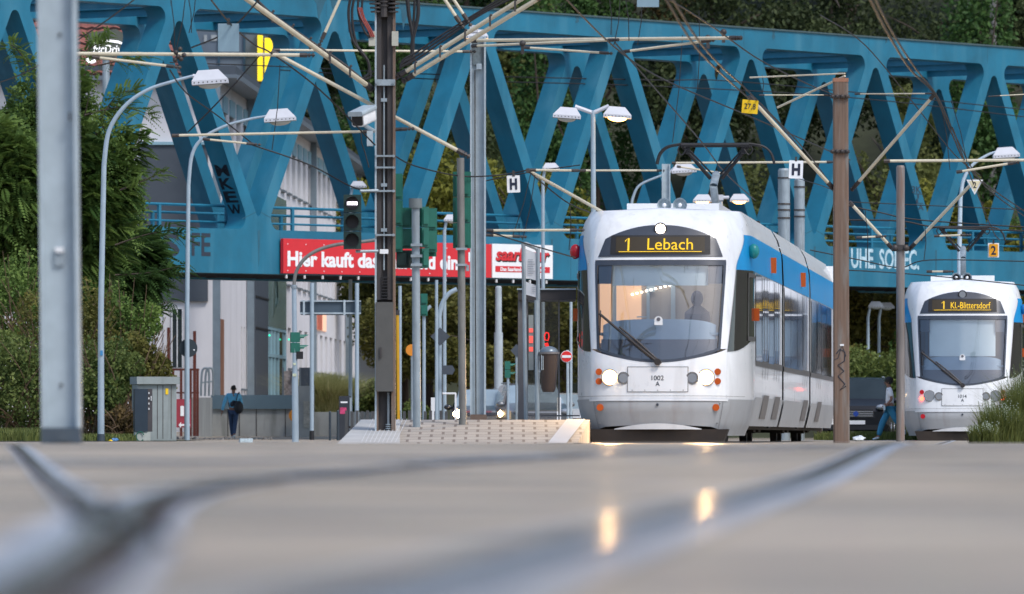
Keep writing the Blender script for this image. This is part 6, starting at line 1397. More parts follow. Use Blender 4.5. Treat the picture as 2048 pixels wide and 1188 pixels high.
def person(label, base, H, rz, pose, shirt, pants, shoe, skin=None, extras=None):
    t = thing('person', label, 'person', base, rz); O = Vector(base); Mx = Matrix.Translation(O) @ RZ(rz); k = H/1.75; V = lambda x, y, z: Vector((x, y, z))*k
    J = {n: V(*p) for n, p in pose.items() if isinstance(p, tuple) and n != 'face'}
    hc = J['head']
    nodes = []; edges = []
    def nd(p, r_): nodes.append((p, r_ if isinstance(r_, tuple) else r_*k)); return len(nodes)-1
    def nr(p, a, b): nodes.append((p, (a*k, b*k))); return len(nodes)-1
    pel = nr(J['pelvis'], .15, .11); bel = nr(J['pelvis'].lerp(J['chest'], .45), .135, .10); che = nr(J['chest'], .165, .11); nk = nd(J['neck'], .055); 
    h0 = nd(hc+V(0, 0, -.07), .062); h1 = nr(hc+V(0, 0, .0), .078, .09); h2 = nr(hc+V(0, 0, .075), .07, .085)
    edges += [(pel, bel), (bel, che), (che, nk), (nk, h0), (h0, h1), (h1, h2)]
    for s_ in ('l', 'r'):
        sh = nd(J['sh'+s_], .062); el = nd(J['el'+s_], .042); wr = nd(J['wr'+s_], .028); edges += [(che, sh), (sh, el), (el, wr)]
        dv = (J['wr'+s_]-J['el'+s_]); hand_nodes(nodes, edges, wr, J['wr'+s_], dv, Vector((0, 1, 0)), k)
        hp = nd(J['hp'+s_], .095); kn = nd(J['kn'+s_], .06); an = nd(J['an'+s_], .038); to = nd(J['to'+s_], .035); edges += [(pel, hp), (hp, kn), (kn, an), (an, to)]
    sk = skin or M_skin; skin_static('body', nodes, edges, sk, t, 1)
    face = pose.get('face', (0, -1, 0))
    fv = Vector(face).normalized()
    mb = MB(); c = Vector(hc)
    # nose, mouth and ears sit on the head
    sv = fv.cross(Vector((0, 0, 1))).normalized()
    mb.ball(c+fv*.098*k+V(0, 0, -.012), (.014*k, .014*k, .022*k), 0, 8, 6); [mb.ball(c+sv*sg*.082*k+V(0, 0, -.005), (.016*k, .022*k, .032*k), 0, 8, 6) for sg in (-1, 1)]
    mb.build('ears_and_nose', sk, t, world=False); 
    mm = MB(); mm.ball(c+fv*.088*k+V(0, 0, -.055), (.022*k, .008*k, .007*k), 0, 8, 5); mm.build('mouth', mat('lips', (.25, .07, .06), .5), t, world=False)
    THsave = THINV[t.name]; THINV[t.name] = Matrix.Identity(4); head_detail(t, c, fv, sk, M_hair, .1*k, pose.get('hair', 1.0)); THINV[t.name] = THsave
    # clothing as slightly larger skins
    nodes = []; edges = []; pel = nr(J['pelvis']+V(0, 0, .03), .165, .125); bel = nr(J['pelvis'].lerp(J['chest'], .45), .16, .125); che = nr(J['chest'], .185, .13); nk = nr(J['neck']+V(0, 0, -.045), .075, .07); edges += [(pel, bel), (bel, che), (che, nk)]
    for s_ in ('l', 'r'):
        sh = nd(J['sh'+s_], .080); el = nd(J['el'+s_] if pose.get('long') else J['sh'+s_].lerp(J['el'+s_], .8), .060 if pose.get('long') else .078); edges += [(che, sh), (sh, el)]
        if pose.get('long'): wr = nd(J['el'+s_].lerp(J['wr'+s_], .93), .044); edges.append((el, wr))
    top = skin_static(pose.get('topname', 'shirt'), nodes, edges, shirt, t, 1)
    nodes = []; edges = []; pel = nr(J['pelvis']+V(0, 0, .02), .16, .12); 
    fat = pose.get('baggy', 1.0)
    for s_ in ('l', 'r'):
        hp = nd(J['hp'+s_], .105); kn = nd(J['kn'+s_], .075*fat); an = nd(J['kn'+s_].lerp(J['an'+s_], .95), .055*fat); edges += [(pel, hp), (hp, kn), (kn, an)]
    skin_static('trousers', nodes, edges, pants, t, 1)
    for s_ in ('l', 'r'):
        dv = (J['to'+s_]-J['an'+s_]); nodes = [(J['an'+s_]+V(0, 0, -.02)-dv*.25, (.042*k, .04*k)), (J['an'+s_].lerp(J['to'+s_], .5)+V(0, 0, -.01), (.048*k, .036*k)), (J['to'+s_]+dv*.12, (.044*k, .026*k))]
        skin_static('shoe', nodes, [(0, 1), (1, 2)], shoe, t, 1)
    if extras: extras(t, J, k)
    return t
def extras1(t, J, k):
    THs = THINV[t.name]; THINV[t.name] = Matrix.Identity(4)
    mb = MB(); mb.ball(J['chest']+Vector((.17, -.16, -.27))*k, (.15*k, .10*k, .21*k), 0, 16, 10); b_ = mb.build('backpack', mat('black_nylon', (.012, .013, .018), .6, 0, .2, 20), t, 60)
    mb = MB(); mb.tube(catmull([J['shr']+Vector((-.03, -.09, .04))*k, J['shr']+Vector((-.01, .0, .09))*k, J['shr']+Vector((-.02, .1, -.05))*k], 5), .02*k, 6); mb.tube(catmull([J['shr']+Vector((-.04, -.10, .05))*k, J['chest']+Vector((.10, -.17, -.05))*k, J['chest']+Vector((.14, -.2, -.2))*k], 5), .018*k, 6); mb.build('strap', MATS['black_nylon'], b_)
    mb = MB(); mb.ball(J['chest']+Vector((0, 0, -.16))*k, (.172*k, .137*k, .19*k), 0, 18, 12); mb.build('dark_jacket_panel', mat('jacket_dark', (.015, .018, .03), .7, 0, .1, 10), t, 60)
    THINV[t.name] = THs
pose1 = dict(pelvis=(0, 0, .93), chest=(0, .02, 1.30), neck=(0, .03, 1.50), head=(0, .05, 1.62), shl=(-.19, .02, 1.42), shr=(.19, .02, 1.42), ell=(-.30, -.02, 1.16), elr=(.25, .06, 1.13), wrl=(-.36, -.06, .90), wrr=(.24, .20, .95),
    hpl=(-.085, 0, .88), hpr=(.085, 0, .88), knl=(-.08, .14, .50), knr=(.05, .0, .50), anl=(-.05, .16, .10), anr=(.03, -.22, .14), tol=(-.05, .30, .04), tor=(.03, -.12, .03), face=(0, 1, 0), long=True, topname='jacket', hair=.96)
person('person with back turned in light blue and dark jacket, carrying a black backpack', (PX(467, 213), 213, gz0(467, 213)), 1.66, 0.0, pose1, mat('jacket_light_blue', (.14, .48, .72), .7, 0, .1, 10), mat('dark_jeans', (.03, .06, .13), .8, 0, .15, 15), mat('white_shoe', (.6, .62, .64), .6, 0, .1, 20), extras=extras1)
def extras2(t, J, k):
    THs = THINV[t.name]; THINV[t.name] = Matrix.Identity(4)
    mb = MB(); mb.box(J['wrl']+Vector((-.05, -.03, -.06))*k, (.05*k, .10*k, .14*k)); mb.build('held_packet', M_plast, t)
    THINV[t.name] = THs
pose2 = dict(pelvis=(0, 0, .92), chest=(-.015, 0, 1.28), neck=(-.02, 0, 1.48), head=(-.05, 0, 1.60), shl=(-.03, -.17, 1.40), shr=(.0, .17, 1.40), ell=(.04, -.20, 1.13), elr=(.05, .2, 1.14), wrl=(-.12, -.20, .96), wrr=(-.12, .20, 1.0),
    hpl=(0, -.085, .87), hpr=(0, .085, .87), knl=(.17, -.08, .55), knr=(-.20, .08, .50), anl=(.40, -.06, .30), anr=(-.32, .06, .10), tol=(.42, -.06, .17), tor=(-.46, .06, .04), face=(-1, 0, 0), baggy=1.35, hair=1.28)
person('young person in white T-shirt and baggy blue trousers striding left between the masts', (PX(1780, 164), 164, 0), 1.50, 0.0, pose2, mat('white_cotton', (.78, .80, .82), .8, 0, .06, 8), mat('blue_jogger_cloth', (.03, .20, .34), .8, 0, .15, 12), mat('pale_sneaker', (.5, .62, .68), .6, 0, .15, 20), extras=extras2)
# ------------------------------------------------------------------ vegetation
def leaf_mat(name, c1, c2, trans=.3, rough=.55):
    m = bpy.data.materials.new(name); m.use_nodes = True; n = m.node_tree; b = n.nodes['Principled BSDF']
    at = n.nodes.new('ShaderNodeAttribute'); at.attribute_name = 'tone'; at.attribute_type = 'GEOMETRY'
    rp = n.nodes.new('ShaderNodeValToRGB'); rp.color_ramp.elements[0].color = (*c1, 1); rp.color_ramp.elements[1].color = (*c2, 1)
    n.links.new(at.outputs['Fac'], rp.inputs[0]); n.links.new(rp.outputs[0], b.inputs['Base Color']); b.inputs['Roughness'].default_value = rough; b.inputs['Specular IOR Level'].default_value = .15
    tl = n.nodes.new('ShaderNodeBsdfTranslucent'); n.links.new(rp.outputs[0], tl.inputs[0]); mx = n.nodes.new('ShaderNodeMixShader'); mx.inputs[0].default_value = trans
    n.links.new(b.outputs[0], mx.inputs[1]); n.links.new(tl.outputs[0], mx.inputs[2]); n.links.new(mx.outputs[0], n.nodes['Material Output'].inputs[0]); MATS[name] = m; return m
L_dark = leaf_mat('dark_hill_foliage', (.024, .038, .018), (.10, .13, .052)); L_mid = leaf_mat('mid_hill_foliage', (.045, .06, .02), (.17, .19, .06))
L_rust = leaf_mat('rusty_hill_foliage', (.06, .045, .02), (.18, .125, .05)); L_yel = leaf_mat('yellow_green_foliage', (.09, .10, .015), (.24, .24, .045))
L_rob = leaf_mat('robinia_foliage', (.045, .10, .025), (.20, .29, .07)); L_bush = leaf_mat('bush_foliage', (.045, .085, .025), (.19, .23, .065)); L_fir = leaf_mat('deep_green_foliage', (.025, .065, .022), (.09, .17, .045))
L_under = leaf_mat('olive_street_foliage', (.05, .06, .015), (.20, .19, .05)); L_grass = leaf_mat('grass_blades', (.06, .09, .025), (.22, .24, .07)); L_tuft = leaf_mat('ornamental_grass_blades', (.26, .28, .09), (.66, .62, .32))
M_bark = mat('tree_bark', (.06, .045, .035), .9, 0, .3, 6, stretch=(3, 3, .4)); M_twig = mat('dry_twig', (.13, .085, .05), .9, 0, .3, 8)
def mesh_np(name, V, nf, k, m, tone):
    me = bpy.data.meshes.new(name); nv = len(V); me.vertices.add(nv); me.vertices.foreach_set('co', V.astype(np.float32).ravel())
    me.loops.add(nf*k); me.loops.foreach_set('vertex_index', np.arange(nf*k, dtype=np.int32)); me.polygons.add(nf)
    me.polygons.foreach_set('loop_start', np.arange(0, nf*k, k, dtype=np.int32)); me.polygons.foreach_set('loop_total', np.full(nf, k, dtype=np.int32))
    me.update(); a = me.attributes.new('tone', 'FLOAT', 'FACE'); a.data.foreach_set('value', tone.astype(np.float32)); me.materials.append(m); return me
def quads(C, U, W, L, B):
    "leaf quads (pointed kites): centre C, long axis U, side axis W, length L, breadth B"
    L = L[:, None]; B = B[:, None]
    return np.stack([C-U*L*.5, C+W*B*.5-U*L*.05, C+U*L*.5, C-W*B*.5-U*L*.05], 1).reshape(-1, 3)
def unit(v): return v/np.maximum(1e-9, np.linalg.norm(v, axis=1, keepdims=True))
def crown_mesh(name, m, rx, ry, rz, n, size, seed, nb=26, zc=0.0, gap=.0, shape='round', hang=.3):
    r_ = np.random.default_rng(seed); B_ = []
    for i in range(nb):
        th = r_.uniform(0, 2*np.pi); ph = np.arccos(r_.uniform(-1, 1)); q = r_.uniform(.45, 1.0)
        if shape == 'cone': hz = r_.uniform(-1, 1); rad = (1-hz)/2*.9+.1; p = np.array([rad*np.cos(th)*q, rad*np.sin(th)*q, hz])
        else: p = np.array([np.sin(ph)*np.cos(th), np.sin(ph)*np.sin(th), np.cos(ph)])*q*.80
        B_.append((p, r_.uniform(.20, .40), r_.uniform(-.22, .22)))
    idx = r_.integers(0, nb, n); P0 = np.array([B_[i][0] for i in range(nb)])[idx]; rr = np.array([b[1] for b in B_])[idx]; tn = np.array([b[2] for b in B_])[idx]
    dr = unit(r_.normal(size=(n, 3))); rad = r_.uniform(.35, 1.05, n)**.6
    C = (P0+dr*(rr*rad)[:, None])*np.array([rx, ry, rz])+np.array([0, 0, zc])
    U = unit(r_.normal(size=(n, 3))*.8+dr*.6+np.array([0, 0, -hang])); W = unit(np.cross(U, r_.normal(size=(n, 3))))
    L = size*r_.uniform(.6, 1.4, n)
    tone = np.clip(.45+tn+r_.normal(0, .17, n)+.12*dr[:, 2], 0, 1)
    return mesh_np(name, quads(C, U, W, L, L*.62), n, 4, m, tone)
def trunk_mb(h, r_, rx, rz, zc, seed, n=9):
    q = random.Random(seed); mb = MB(); pts = [(0, 0, -.3), (q.uniform(-.1, .1), 0, h*.35), (q.uniform(-.2, .2), q.uniform(-.2, .2), h*.7), (q.uniform(-.2, .2), 0, h)]
    cp = catmull(pts, 4); mb.tube(cp, [r_*(1-.75*i/(len(cp)-1)) for i in range(len(cp))], 9)
    for i in range(n):
        a = q.uniform(0, 2*math.pi); s = cp[int(len(cp)*q.uniform(.35, .85))]; e = Vector((math.cos(a)*rx*.75, math.sin(a)*rx*.75, zc+q.uniform(-.3, .75)*rz)); mid = s.lerp(e, .5)+Vector((0, 0, .2*rx*.3))
        cq = catmull([s, mid, e], 4); mb.tube(cq, [r_*.42*(1-.8*j/(len(cq)-1)) for j in range(len(cq))], 6)
    return mb
PROT = {}
def tree_proto(kind, lm, rx, rz, h, n, size, seeds, shape='round', tr=.22, nb=26):
    PROT[kind] = []
    for s in seeds:
        zc = h-rz*.95; cm = crown_mesh('crown', lm, rx, rx, rz, n, size, s, nb, zc, shape=shape); tb = trunk_mb(h*.85, tr, rx, rz, zc, s)
        tm = bpy.data.meshes.new('trunk'); tm.from_pydata([tuple(v) for v in tb.v], [], tb.f); tm.materials.append(M_bark); PROT[kind].append((cm, tm))
_tc = [0]
def tree(kind, x, y, z, sc, rz, label, cat='tree', group=None, name='tree'):
    cm, tm = PROT[kind][_tc[0] % len(PROT[kind])]; _tc[0] += 1
    t = thing(name, label, cat, (x, y, z), rz, group); t.scale = (sc[0], sc[0], sc[1]) if isinstance(sc, tuple) else (sc,)*3
    for nm, me in (('crown', cm), ('trunk', tm)):
        o = bpy.data.objects.new(nm, me); COL.objects.link(o); o.parent = t
    return t
# wooded hill
def hillz(x, y): return max(-1, (y-318)*.62)+1.2*mnoise.noise(Vector((x*.06, y*.06, 0)))
hx = [-300, -120, -60]+[-40+i*5 for i in range(17)]+[60, 120, 300]; hy = [312+i*6 for i in range(24)]+[480, 520]
g = MB(); g.add([(x, y, hillz(x, y)) for y in hy for x in hx], [(j*len(hx)+i, j*len(hx)+i+1, (j+1)*len(hx)+i+1, (j+1)*len(hx)+i) for j in range(len(hy)-1) for i in range(len(hx)-1)])
struct(g, 'wooded_hill', mat('forest_floor', (.035, .042, .022), .95, 0, .5, .4), smooth_deg=80)
# unseen ridge added behind the camera to darken reflections in the glass
g = MB(); hx2 = [-400+i*50 for i in range(17)]; hy2 = [-70-i*14 for i in range(8)]
g.add([(x, y, min(48, max(-.5, (-y-76)*.55))+3*mnoise.noise(Vector((x*.03, y*.05, 3)))) for y in hy2 for x in hx2], [(j*17+i, (j+1)*17+i, (j+1)*17+i+1, j*17+i+1) for j in range(7) for i in range(16)])
struct(g, 'reflection_ridge', mat('reflection_ridge_dark', (.035, .04, .03), .95, 0, .5, .1), smooth_deg=80)
tree_proto('dark', L_dark, 4.2, 6.2, 15, 15000, .25, (1, 2, 3)); tree_proto('mid', L_mid, 4.0, 5.6, 13, 14000, .26, (4, 5)); tree_proto('rust', L_rust, 3.6, 6.0, 13, 12000, .25, (6,), tr=.16); tree_proto('fir', L_fir, 2.9, 7.0, 16, 13000, .24, (7, 8), 'cone')
q = random.Random(11)
desc = {'dark': 'dark leafy tree', 'mid': 'mid green bushy tree', 'rust': 'rusty brown thinning tree', 'fir': 'tall deep green conifer-shaped tree'}
for (ri, y, zb, n, sp) in ((0, 322, 0, 9, 4.9), (1, 334, 9, 9, 5.0), (2, 348, 18, 10, 5.0), (3, 364, 28, 8, 6.5)):
    for i in range(n):
        x = -12.0+i*sp+q.uniform(-1.2, 1.2)+(ri % 2)*2; yy = y+q.uniform(-3, 3); k = q.choices(['dark', 'mid', 'rust', 'fir'], [5, 2, 2, 2])[0]
        tree(k, x, yy, hillz(x, yy)-.3, q.uniform(.8, 1.12), q.uniform(0, 6.3), '%s on the wooded hillside behind the bridge' % desc[k], group=desc[k]+'s on the hillside')
# pale trunks near the top right
for (px, lab) in ((1910, 'tall pale bare trunk at the top right of the hillside, left of two'), (1965, 'tall pale bare trunk at the top right of the hillside, right of two')):
    d = 338; z = hillz(PX(px, d), d); mb = MB(); mb.tube([(PX(px, d), d-6, z-2), (PX(px+4, d), d-6, z+9), (PX(px-5, d), d-6, z+22)], [.24, .18, .1], 8); solo(mb, 'tree', mat('pale_bark', (.13, .13, .13), .9, 0, .3, 4), lab, 'tree')
# mid-ground street trees
tree_proto('yel', L_yel, 2.6, 3.6, 10.8, 9000, .24, (21, 22)); tree_proto('olive', L_under, 3.0, 3.4, 8.6, 11000, .22, (23, 24, 25))
for (px, d, kind, sc, lab) in ((812, 262, 'olive', (.85, .95), 'olive tree under the bridge right of the road sign board'), (860, 258, 'yel', (1.05, 1.0), 'yellow green tree between the central mast and the H mast'), (840, 250, 'olive', (.9, .72), 'low olive tree behind the capped signal pole'),
    (985, 266, 'yel', (.9, .98), 'yellow green tree right of the H mast'), (930, 255, 'olive', (1.0, .8), 'olive tree under the bridge behind the headlit car'), (1085, 262, 'yel', (.95, .96), 'yellow green tree behind the saarbasar board'), (1040, 252, 'olive', (1, .8), 'olive tree under the bridge left of the shelter'), (1130, 256, 'olive', (1.0, .82), 'olive tree behind the shelter and no-entry sign'),
    (1225, 268, 'yel', (.8, .82), 'yellow green tree peeping over the near tram roof'), (742, 300, 'yel', (.75, 1.05), 'yellow green tree behind the lit signal'), (1640, 262, 'yel', (.6, .62), 'small yellow green tree left of the brown mast'), (1720, 245, 'olive', (1.05, .82), 'olive tree under the bridge between the two right masts'), (1780, 248, 'olive', (.9, .8), 'olive tree under the bridge behind the striding youth'),
    (1872, 262, 'yel', (.85, .90), 'bright yellow green tree left of the far tram pantograph'), (1985, 264, 'yel', (.75, .86), 'bright yellow green tree right of the far tram pantograph'), (1680, 240, 'olive', (.8, .7), 'low olive tree behind the black van'), (1560, 262, 'olive', (.8, .9), 'olive tree behind the pair of ribbed masts')):
    if PX(px, d) < -6.5 and d > 290: pass
    tree(kind, PX(px, d), d, 0, sc, q.uniform(0, 6.3), lab, group=None)
# bushes: leaf clumps sitting on the ground
def bush(px, d, rx, rz, zc, lm, label, n, size, seed, name='bush', cat='bush', twigs=14, group=None, ry=None, nb=20, x=None):
    x = PX(px, d) if x is None else x; z0 = gz(x, d); t = thing(name, label, cat, (x, d, z0), 0, group); cm = crown_mesh('foliage', lm, rx, ry or rx, rz, n, size, seed, nb, zc)
    o = bpy.data.objects.new('foliage', cm); COL.objects.link(o); o.parent = t
    if twigs:
        mb = MB(); qq = random.Random(seed)
        for i in range(twigs):
            a = Vector((qq.uniform(-.4, .4)*rx, qq.uniform(-.3, .3)*rx, -.05)); e = Vector((qq.uniform(-1, 1)*rx, qq.uniform(-1, .4)*rx, zc+qq.uniform(-.5, 1.0)*rz)); cq = catmull([a, a.lerp(e, .5)+Vector((qq.uniform(-.2, .2), qq.uniform(-.2, .2), .2*rz)), e], 4); mb.tube(cq, [.022*(1-.7*j/(len(cq)-1)) for j in range(len(cq))], 5)
        mb.build('stems', M_twig, t, world=False)
    return t
bush(690, 238, 1.3, .9, .9, L_fir, 'dark clipped hedge behind the ornamental grass', 6000, .14, 31, 'hedge', 'hedge', 0)
bush(745, 236, 1.0, .9, .9, L_bush, 'green hedge end beside the central mast', 5000, .14, 32, 'hedge', 'hedge', 0)
bush(838, 205, .75, .65, .65, L_bush, 'trimmed bush behind the slat fence', 4500, .11, 33, twigs=0)
bush(1075, 225, 2.0, .8, .8, L_under, 'low hedge behind the parked cars', 6000, .14, 35, 'hedge', 'hedge', 0)
bush(1760, 226, 2.4, 1.7, 1.6, L_bush, 'broad green hedge behind the striding youth', 12000, .13, 36, 'hedge', 'hedge', 0, nb=36)
bush(1690, 228, 1.6, 1.6, 1.5, L_under, 'olive hedge behind the black van', 8000, .13, 37, 'hedge', 'hedge', 0)
bush(1900, 232, 3.0, 2.2, 1.8, L_fir, 'dark hedge behind the far tram', 9000, .16, 38, 'hedge', 'hedge', 0)
# left thicket
for (px, d, rx, rz, zc, lm, lab, n, sd) in ((40, 155, 1.6, 1.35, 1.2, L_bush, 'leafy bush at the far left edge below the robinia', 12000, 41), (210, 152, 1.1, 1.25, 1.2, L_bush, 'thicket between the near mast and the left lamp', 10000, 42), (285, 158, .75, .95, 1.6, L_under, 'reddish olive bush rising above the pale housing', 7000, 43),
    (120, 160, 1.5, 1.5, 2.3, L_under, 'tall tangled bush behind the near mast', 10000, 44), (20, 162, 1.3, 1.6, 3.0, L_rob, 'tall leafy shrub at the left edge', 9000, 45), (250, 163, 1.0, 1.3, 2.6, L_rob, 'dark green shrub under the robinia boughs', 8000, 46), (172, 158, 1.1, 1.0, .8, L_rust, 'dry brown bramble at the foot of the thicket', 5000, 47), (245, 150, .5, .45, .35, L_rust, 'withered bramble beside the pale housing', 2500, 48)):
    bush(px, d, rx, rz, zc, lm, lab, n, .085, sd, twigs=40, nb=30)
# robinia: feathery fronds
def frond_crown(name, lm, rx, ry, rz, zc, nfr, seed, nb=40, flen=.42, nl=9, low=0.0):
    r_ = np.random.default_rng(seed); Cs = []; Us = []; Ws = []; Ls = []; T_ = []
    bl = []
    for i in range(nb):
        d_ = unit(r_.normal(size=(1, 3)))[0]; bl.append((d_*r_.uniform(.45, .92), r_.uniform(.20, .34), r_.uniform(-.2, .2)))
    for i in range(nfr):
        b = bl[r_.integers(0, nb)]; d_ = unit(r_.normal(size=(1, 3)))[0]; p = (b[0]+d_*b[1]*r_.uniform(.3, 1.0))*np.array([rx, ry, rz])+np.array([0, 0, zc])
        out = unit(np.array([[p[0]/rx, p[1]/ry*.6, .15+.5*(p[2]-zc)/rz]])+r_.normal(size=(1, 3))*.45)[0]; out[2] -= .1
        sd = np.cross(out, np.array([0, 0, 1.])); sd /= max(1e-6, np.linalg.norm(sd)); sd = sd*np.cos(.5)+np.array([0, 0, 1])*r_.uniform(-.5, .5); sd /= np.linalg.norm(sd)
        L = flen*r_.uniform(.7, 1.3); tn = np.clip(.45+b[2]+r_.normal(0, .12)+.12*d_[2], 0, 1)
        for k in range(nl):
            f_ = (k+1)/nl; c = p+out*L*f_+np.array([0, 0, -1])*L*.30*f_*f_
            for sg in (-1, 1):
                u = sd*sg*.9+out*.25+np.array([0, 0, -.25]); u /= np.linalg.norm(u); ll = .15*(1-.45*abs(f_-.5)*2)
                Cs.append(c+u*ll*.5); Us.append(u); Ws.append(out); Ls.append(ll); T_.append(tn+r_.normal(0, .06))
    C = np.array(Cs); U = np.array(Us); W = np.array(Ws); L = np.array(Ls); return mesh_np(name, quads(C, U, W, L, L*.62), len(C), 4, lm, np.clip(np.array(T_), 0, 1))
def robinia(label, px, d, rx, rz, zc, n, seed, lm, h):
    x = PX(px, d); t = thing('robinia_tree', label, 'tree', (x, d, 0)); cm = frond_crown('crown', lm, rx, rx*.8, rz, zc, n, seed); o = bpy.data.objects.new('crown', cm); COL.objects.link(o); o.parent = t
    c2 = crown_mesh('inner_foliage', lm, rx*.95, rx*.7, rz*.98, n*4, .10, seed+9, 44, zc); o = bpy.data.objects.new('inner_foliage', c2); COL.objects.link(o); o.parent = t
    tb = trunk_mb(h, .13, rx*.9, rz, zc, seed, 16); tb.build('trunk', M_bark, t, world=False); return t
robinia('large feathery-leaved tree filling the upper left between the near mast and the bridge', 120, 168, 2.2, 3.2, 6.1, 7500, 51, L_rob, 8.0)
robinia('dark feathery-leaved tree whose boughs reach right to the second lamp post', 228, 172, 1.35, 1.7, 4.2, 4200, 52, L_fir, 5.0)
robinia('feathery-leaved tree cut by the left picture edge', -10, 166, 1.7, 2.4, 5.6, 3200, 53, L_rob, 6.5)
# side boughs as part-like sprays on their own limb
def bough(label, pts, d, n, seed, lm, spread=.16):
    q_ = catmull([P(x, y, d) for x, y in pts], 6); t = thing('hanging_bough', label, 'branch', tuple(q_[0]), 0, 'boughs reaching out of the left trees'); MB().tube(q_, [.022*(1-.7*i/(len(q_)-1)) for i in range(len(q_))], 5).build('limb', M_bark, t)
    r_ = np.random.default_rng(seed); Cs = []; Us = []; Ws = []; Ls = []; T_ = []; base = np.array(q_[0])
    for i in range(n):
        j = r_.uniform(.15, 1)*(len(q_)-1); p = np.array(q_[int(j)])-base+r_.normal(size=3)*spread*.5; out = unit(np.array([np.array(q_[-1])-np.array(q_[0])])+r_.normal(size=(1, 3))*.8)[0]; L = .34*r_.uniform(.7, 1.2); tn = r_.uniform(.3, .8)
        sd = np.cross(out, np.array([0, .3, 1.])); sd /= np.linalg.norm(sd)
        for k in range(8):
            f_ = (k+1)/8; c = p+out*L*f_+np.array([0, 0, -1])*L*.3*f_*f_
            for sg in (-1, 1):
                u = sd*sg*.9+out*.45+np.array([0, 0, -.4]); u /= np.linalg.norm(u); Cs.append(c+u*.045); Us.append(u); Ws.append(out); Ls.append(.10*(1-.4*f_)); T_.append(tn)
    C = np.array(Cs); me = mesh_np('foliage', quads(C, np.array(Us), np.array(Ws), np.array(Ls), np.array(Ls)*.5), len(C), 4, lm, np.array(T_)); o = bpy.data.objects.new('foliage', me); COL.objects.link(o); o.parent = t
for i, (pts, n, lm, lab) in enumerate((([(230, 490), (290, 470), (340, 462), (372, 470)], 60, L_fir, 'bough touching the second lamp post beside the graffiti'), ([(240, 380), (290, 360), (330, 340)], 34, L_rob, 'thin bough pointing right in front of the slate cladding'), ([(230, 550), (300, 545), (368, 530)], 50, L_fir, 'lower bough hanging beneath the girder edge'),
    ([(170, 230), (240, 215), (305, 230)], 55, L_rob, 'bough under the left lamp arm'), ([(150, 120), (190, 90), (215, 70)], 45, L_rob, 'top bough over the drive-in sign'), ([(200, 240), (235, 190), (275, 180)], 40, L_rob, 'upright bough beneath the left lamp arm'), ([(60, 130), (30, 95), (20, 90)], 36, L_rob, 'top bough in front of the roof tiles'), ([(230, 600), (290, 620), (345, 600)], 50, L_fir, 'lowest bough above the thicket'), ([(200, 130), (250, 120), (280, 118)], 30, L_rob, 'bough crossing the drive-in sign'))):
    bough(lab, pts, 166, n, 70+i, lm)
# grasses
def grass_mesh(name, lm, n, fx, h, wd, seed, lean=.35, curved=True):
    "fx(r) -> root positions (n,3)"
    r_ = np.random.default_rng(seed); B_ = fx(r_); H = h*r_.uniform(.45, 1.2, n); a = r_.uniform(0, 2*np.pi, n); ln = np.abs(r_.normal(0, lean, n)); D = np.stack([np.cos(a)*ln, np.sin(a)*ln, np.ones(n)], 1)
    S_ = np.stack([-np.sin(a), np.cos(a), np.zeros(n)], 1)*wd; m1 = B_+D*np.array([.4, .4, .55])*H[:, None]; m2 = B_+D*np.array([1.3, 1.3, .95])*H[:, None]*np.array([1, 1, 1])
    V = np.stack([B_-S_, B_+S_, m1+S_*.8, m1-S_*.8, m1-S_*.8, m1+S_*.8, m2+S_*.05, m2-S_*.05], 1).reshape(-1, 3); return mesh_np(name, V, 2*n, 4, lm, np.repeat(np.clip(r_.normal(.5, .22, n), 0, 1), 2))
def grass_strip(name, x0, x1, y0, y1, n, h, lm, seed, wd=.012):
    def fx(r_):
        x = r_.uniform(x0, x1, n); y = r_.uniform(y0, y1, n); return np.stack([x, y, np.array([gz(a, b) for a, b in zip(x, y)])], 1)
    me = grass_mesh(name, lm, n, fx, h, wd, seed); o = bpy.data.objects.new(name, me); COL.objects.link(o); o['kind'] = 'stuff'; return o
M_verge = mat('grassy_soil', (.05, .06, .025), .95, 0, .4, 3)
mb = MB(); mb.add([(PX(-20, 140), 130, .012), (PX(330, 140), 140, .012), (PX(330, 150), 170, .012), (PX(-60, 150), 170, .012)], [(0, 1, 2, 3)]); struct(mb, 'verge', M_verge)
mb = MB(); mb.add([(PX(1640, 185), 176, .012), (PX(2100, 176), 176, .012), (PX(2100, 230), 232, .012), (PX(1640, 230), 232, .012)], [(0, 1, 2, 3)]); struct(mb, 'grass_verge', M_verge)
grass_strip('grass', PX(-30, 140), PX(95, 140), 134, 150, 6000, .26, L_grass, 81); grass_strip('grass', PX(150, 146), PX(270, 146), 142, 150, 2200, .16, L_grass, 82)
grass_strip('grass', PX(1640, 182), PX(2060, 182), 177, 186, 9000, .22, L_grass, 83, .014)
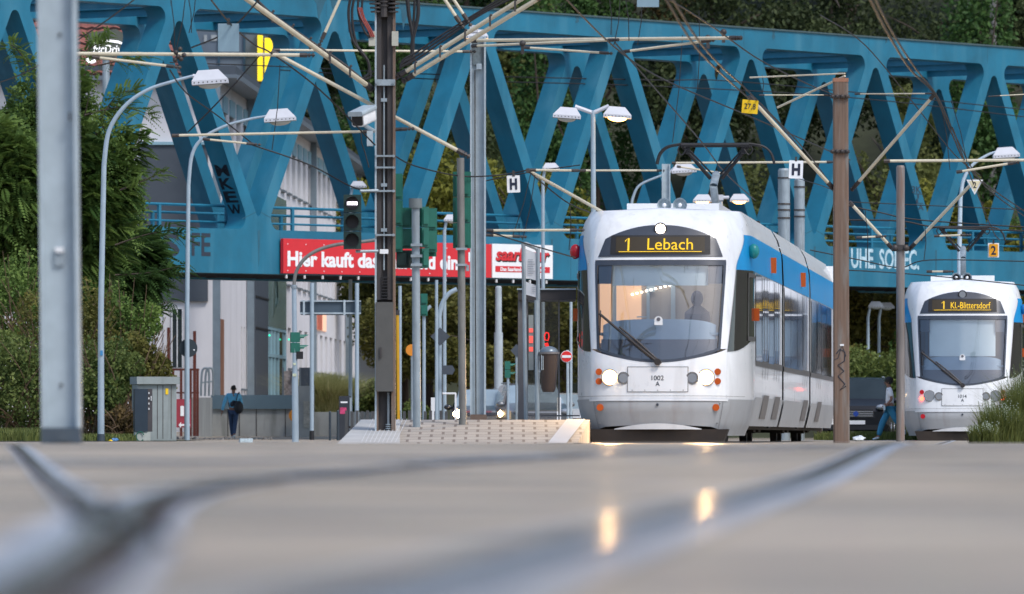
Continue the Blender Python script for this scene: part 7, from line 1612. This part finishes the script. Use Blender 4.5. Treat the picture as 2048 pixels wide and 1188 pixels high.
# weeds bank at the right edge (three clumps) 
def weed(px, d, rx, h, label, seed, n=1700, lm=None):
    x = PX(px, d); t = thing('weed_clump', label, 'weeds', (x, d, gz(x, d)), 0)
    def fx(r_): a = r_.uniform(0, 2*np.pi, n); q_ = np.sqrt(r_.uniform(0, 1, n))*rx; return np.stack([np.cos(a)*q_, np.sin(a)*q_, np.zeros(n)], 1)
    me = grass_mesh('blades', lm or L_grass, n, fx, h, .006, seed, .30); o = bpy.data.objects.new('blades', me); COL.objects.link(o); o.parent = t
    r_ = random.Random(seed); st = MB(); fl = MB()
    for i in range(26):
        a = r_.uniform(0, 6.28); q_ = r_.uniform(0, rx); b = Vector((q_*math.cos(a), q_*math.sin(a), 0)); e = b+Vector((r_.uniform(-.12, .12), r_.uniform(-.1, .1), h*r_.uniform(.8, 1.35))); st.tube([b, b.lerp(e, .5)+Vector((.02, 0, 0)), e], .004, 4)
        for k in range(9): p = b.lerp(e, .55+.05*k); fl.ball(p+Vector((r_.uniform(-.03, .03), r_.uniform(-.02, .02), 0)), .008, 0, 5, 3)
    st.build('stalks', mat('weed_stalk', (.09, .12, .04), .8, 0, 0), t, world=False); fl.build('flowers', mat('tiny_pale_flowers', (.40, .46, .36), .8, 0, .3, 40), t, world=False); return t
weed(2042, 104, .30, .85, 'tallest flowering weed clump at the right picture edge', 91, 2200); weed(2005, 103, .26, .50, 'middle weed clump in front of the far tram', 92, 1800); weed(1968, 102, .22, .26, 'low grass clump ending the weed bank on the left', 93, 1400)
weed(2066, 106, .30, 1.0, 'weed clump cut by the right picture edge', 94, 1800); weed(1985, 108, .2, .55, 'clump of yellow-tipped stalks in front of the far tram lamps', 95, 900)
# ornamental grass
t = thing('ornamental_grass', 'big arching pale green ornamental grass on the planter wall', 'plant', (PX(652, 228), 228, .80)); n = 8000
def fx(r_): a = r_.uniform(0, 2*np.pi, n); q_ = np.sqrt(r_.uniform(0, 1, n))*.42; return np.stack([np.cos(a)*q_, np.sin(a)*q_, np.zeros(n)], 1)
me = grass_mesh('blades', L_tuft, n, fx, 1.25, .012, 96, .62); o = bpy.data.objects.new('blades', me); COL.objects.link(o); o.parent = t
mb = MB(); qq = random.Random(5)
for i in range(40): mb.ball((qq.uniform(-1.6, 1.9), qq.uniform(-1.5, 1.5), qq.uniform(-.03, .02)), qq.uniform(.03, .07), 0, 6, 4)
mb.v = [(v[0]+PX(410, 205), v[1]+205, v[2]+.02) for v in mb.v]; o = struct(mb, 'rubble', mat('rubble_stone', (.16, .16, .16), .9, 0, .4, 8), 'stuff')
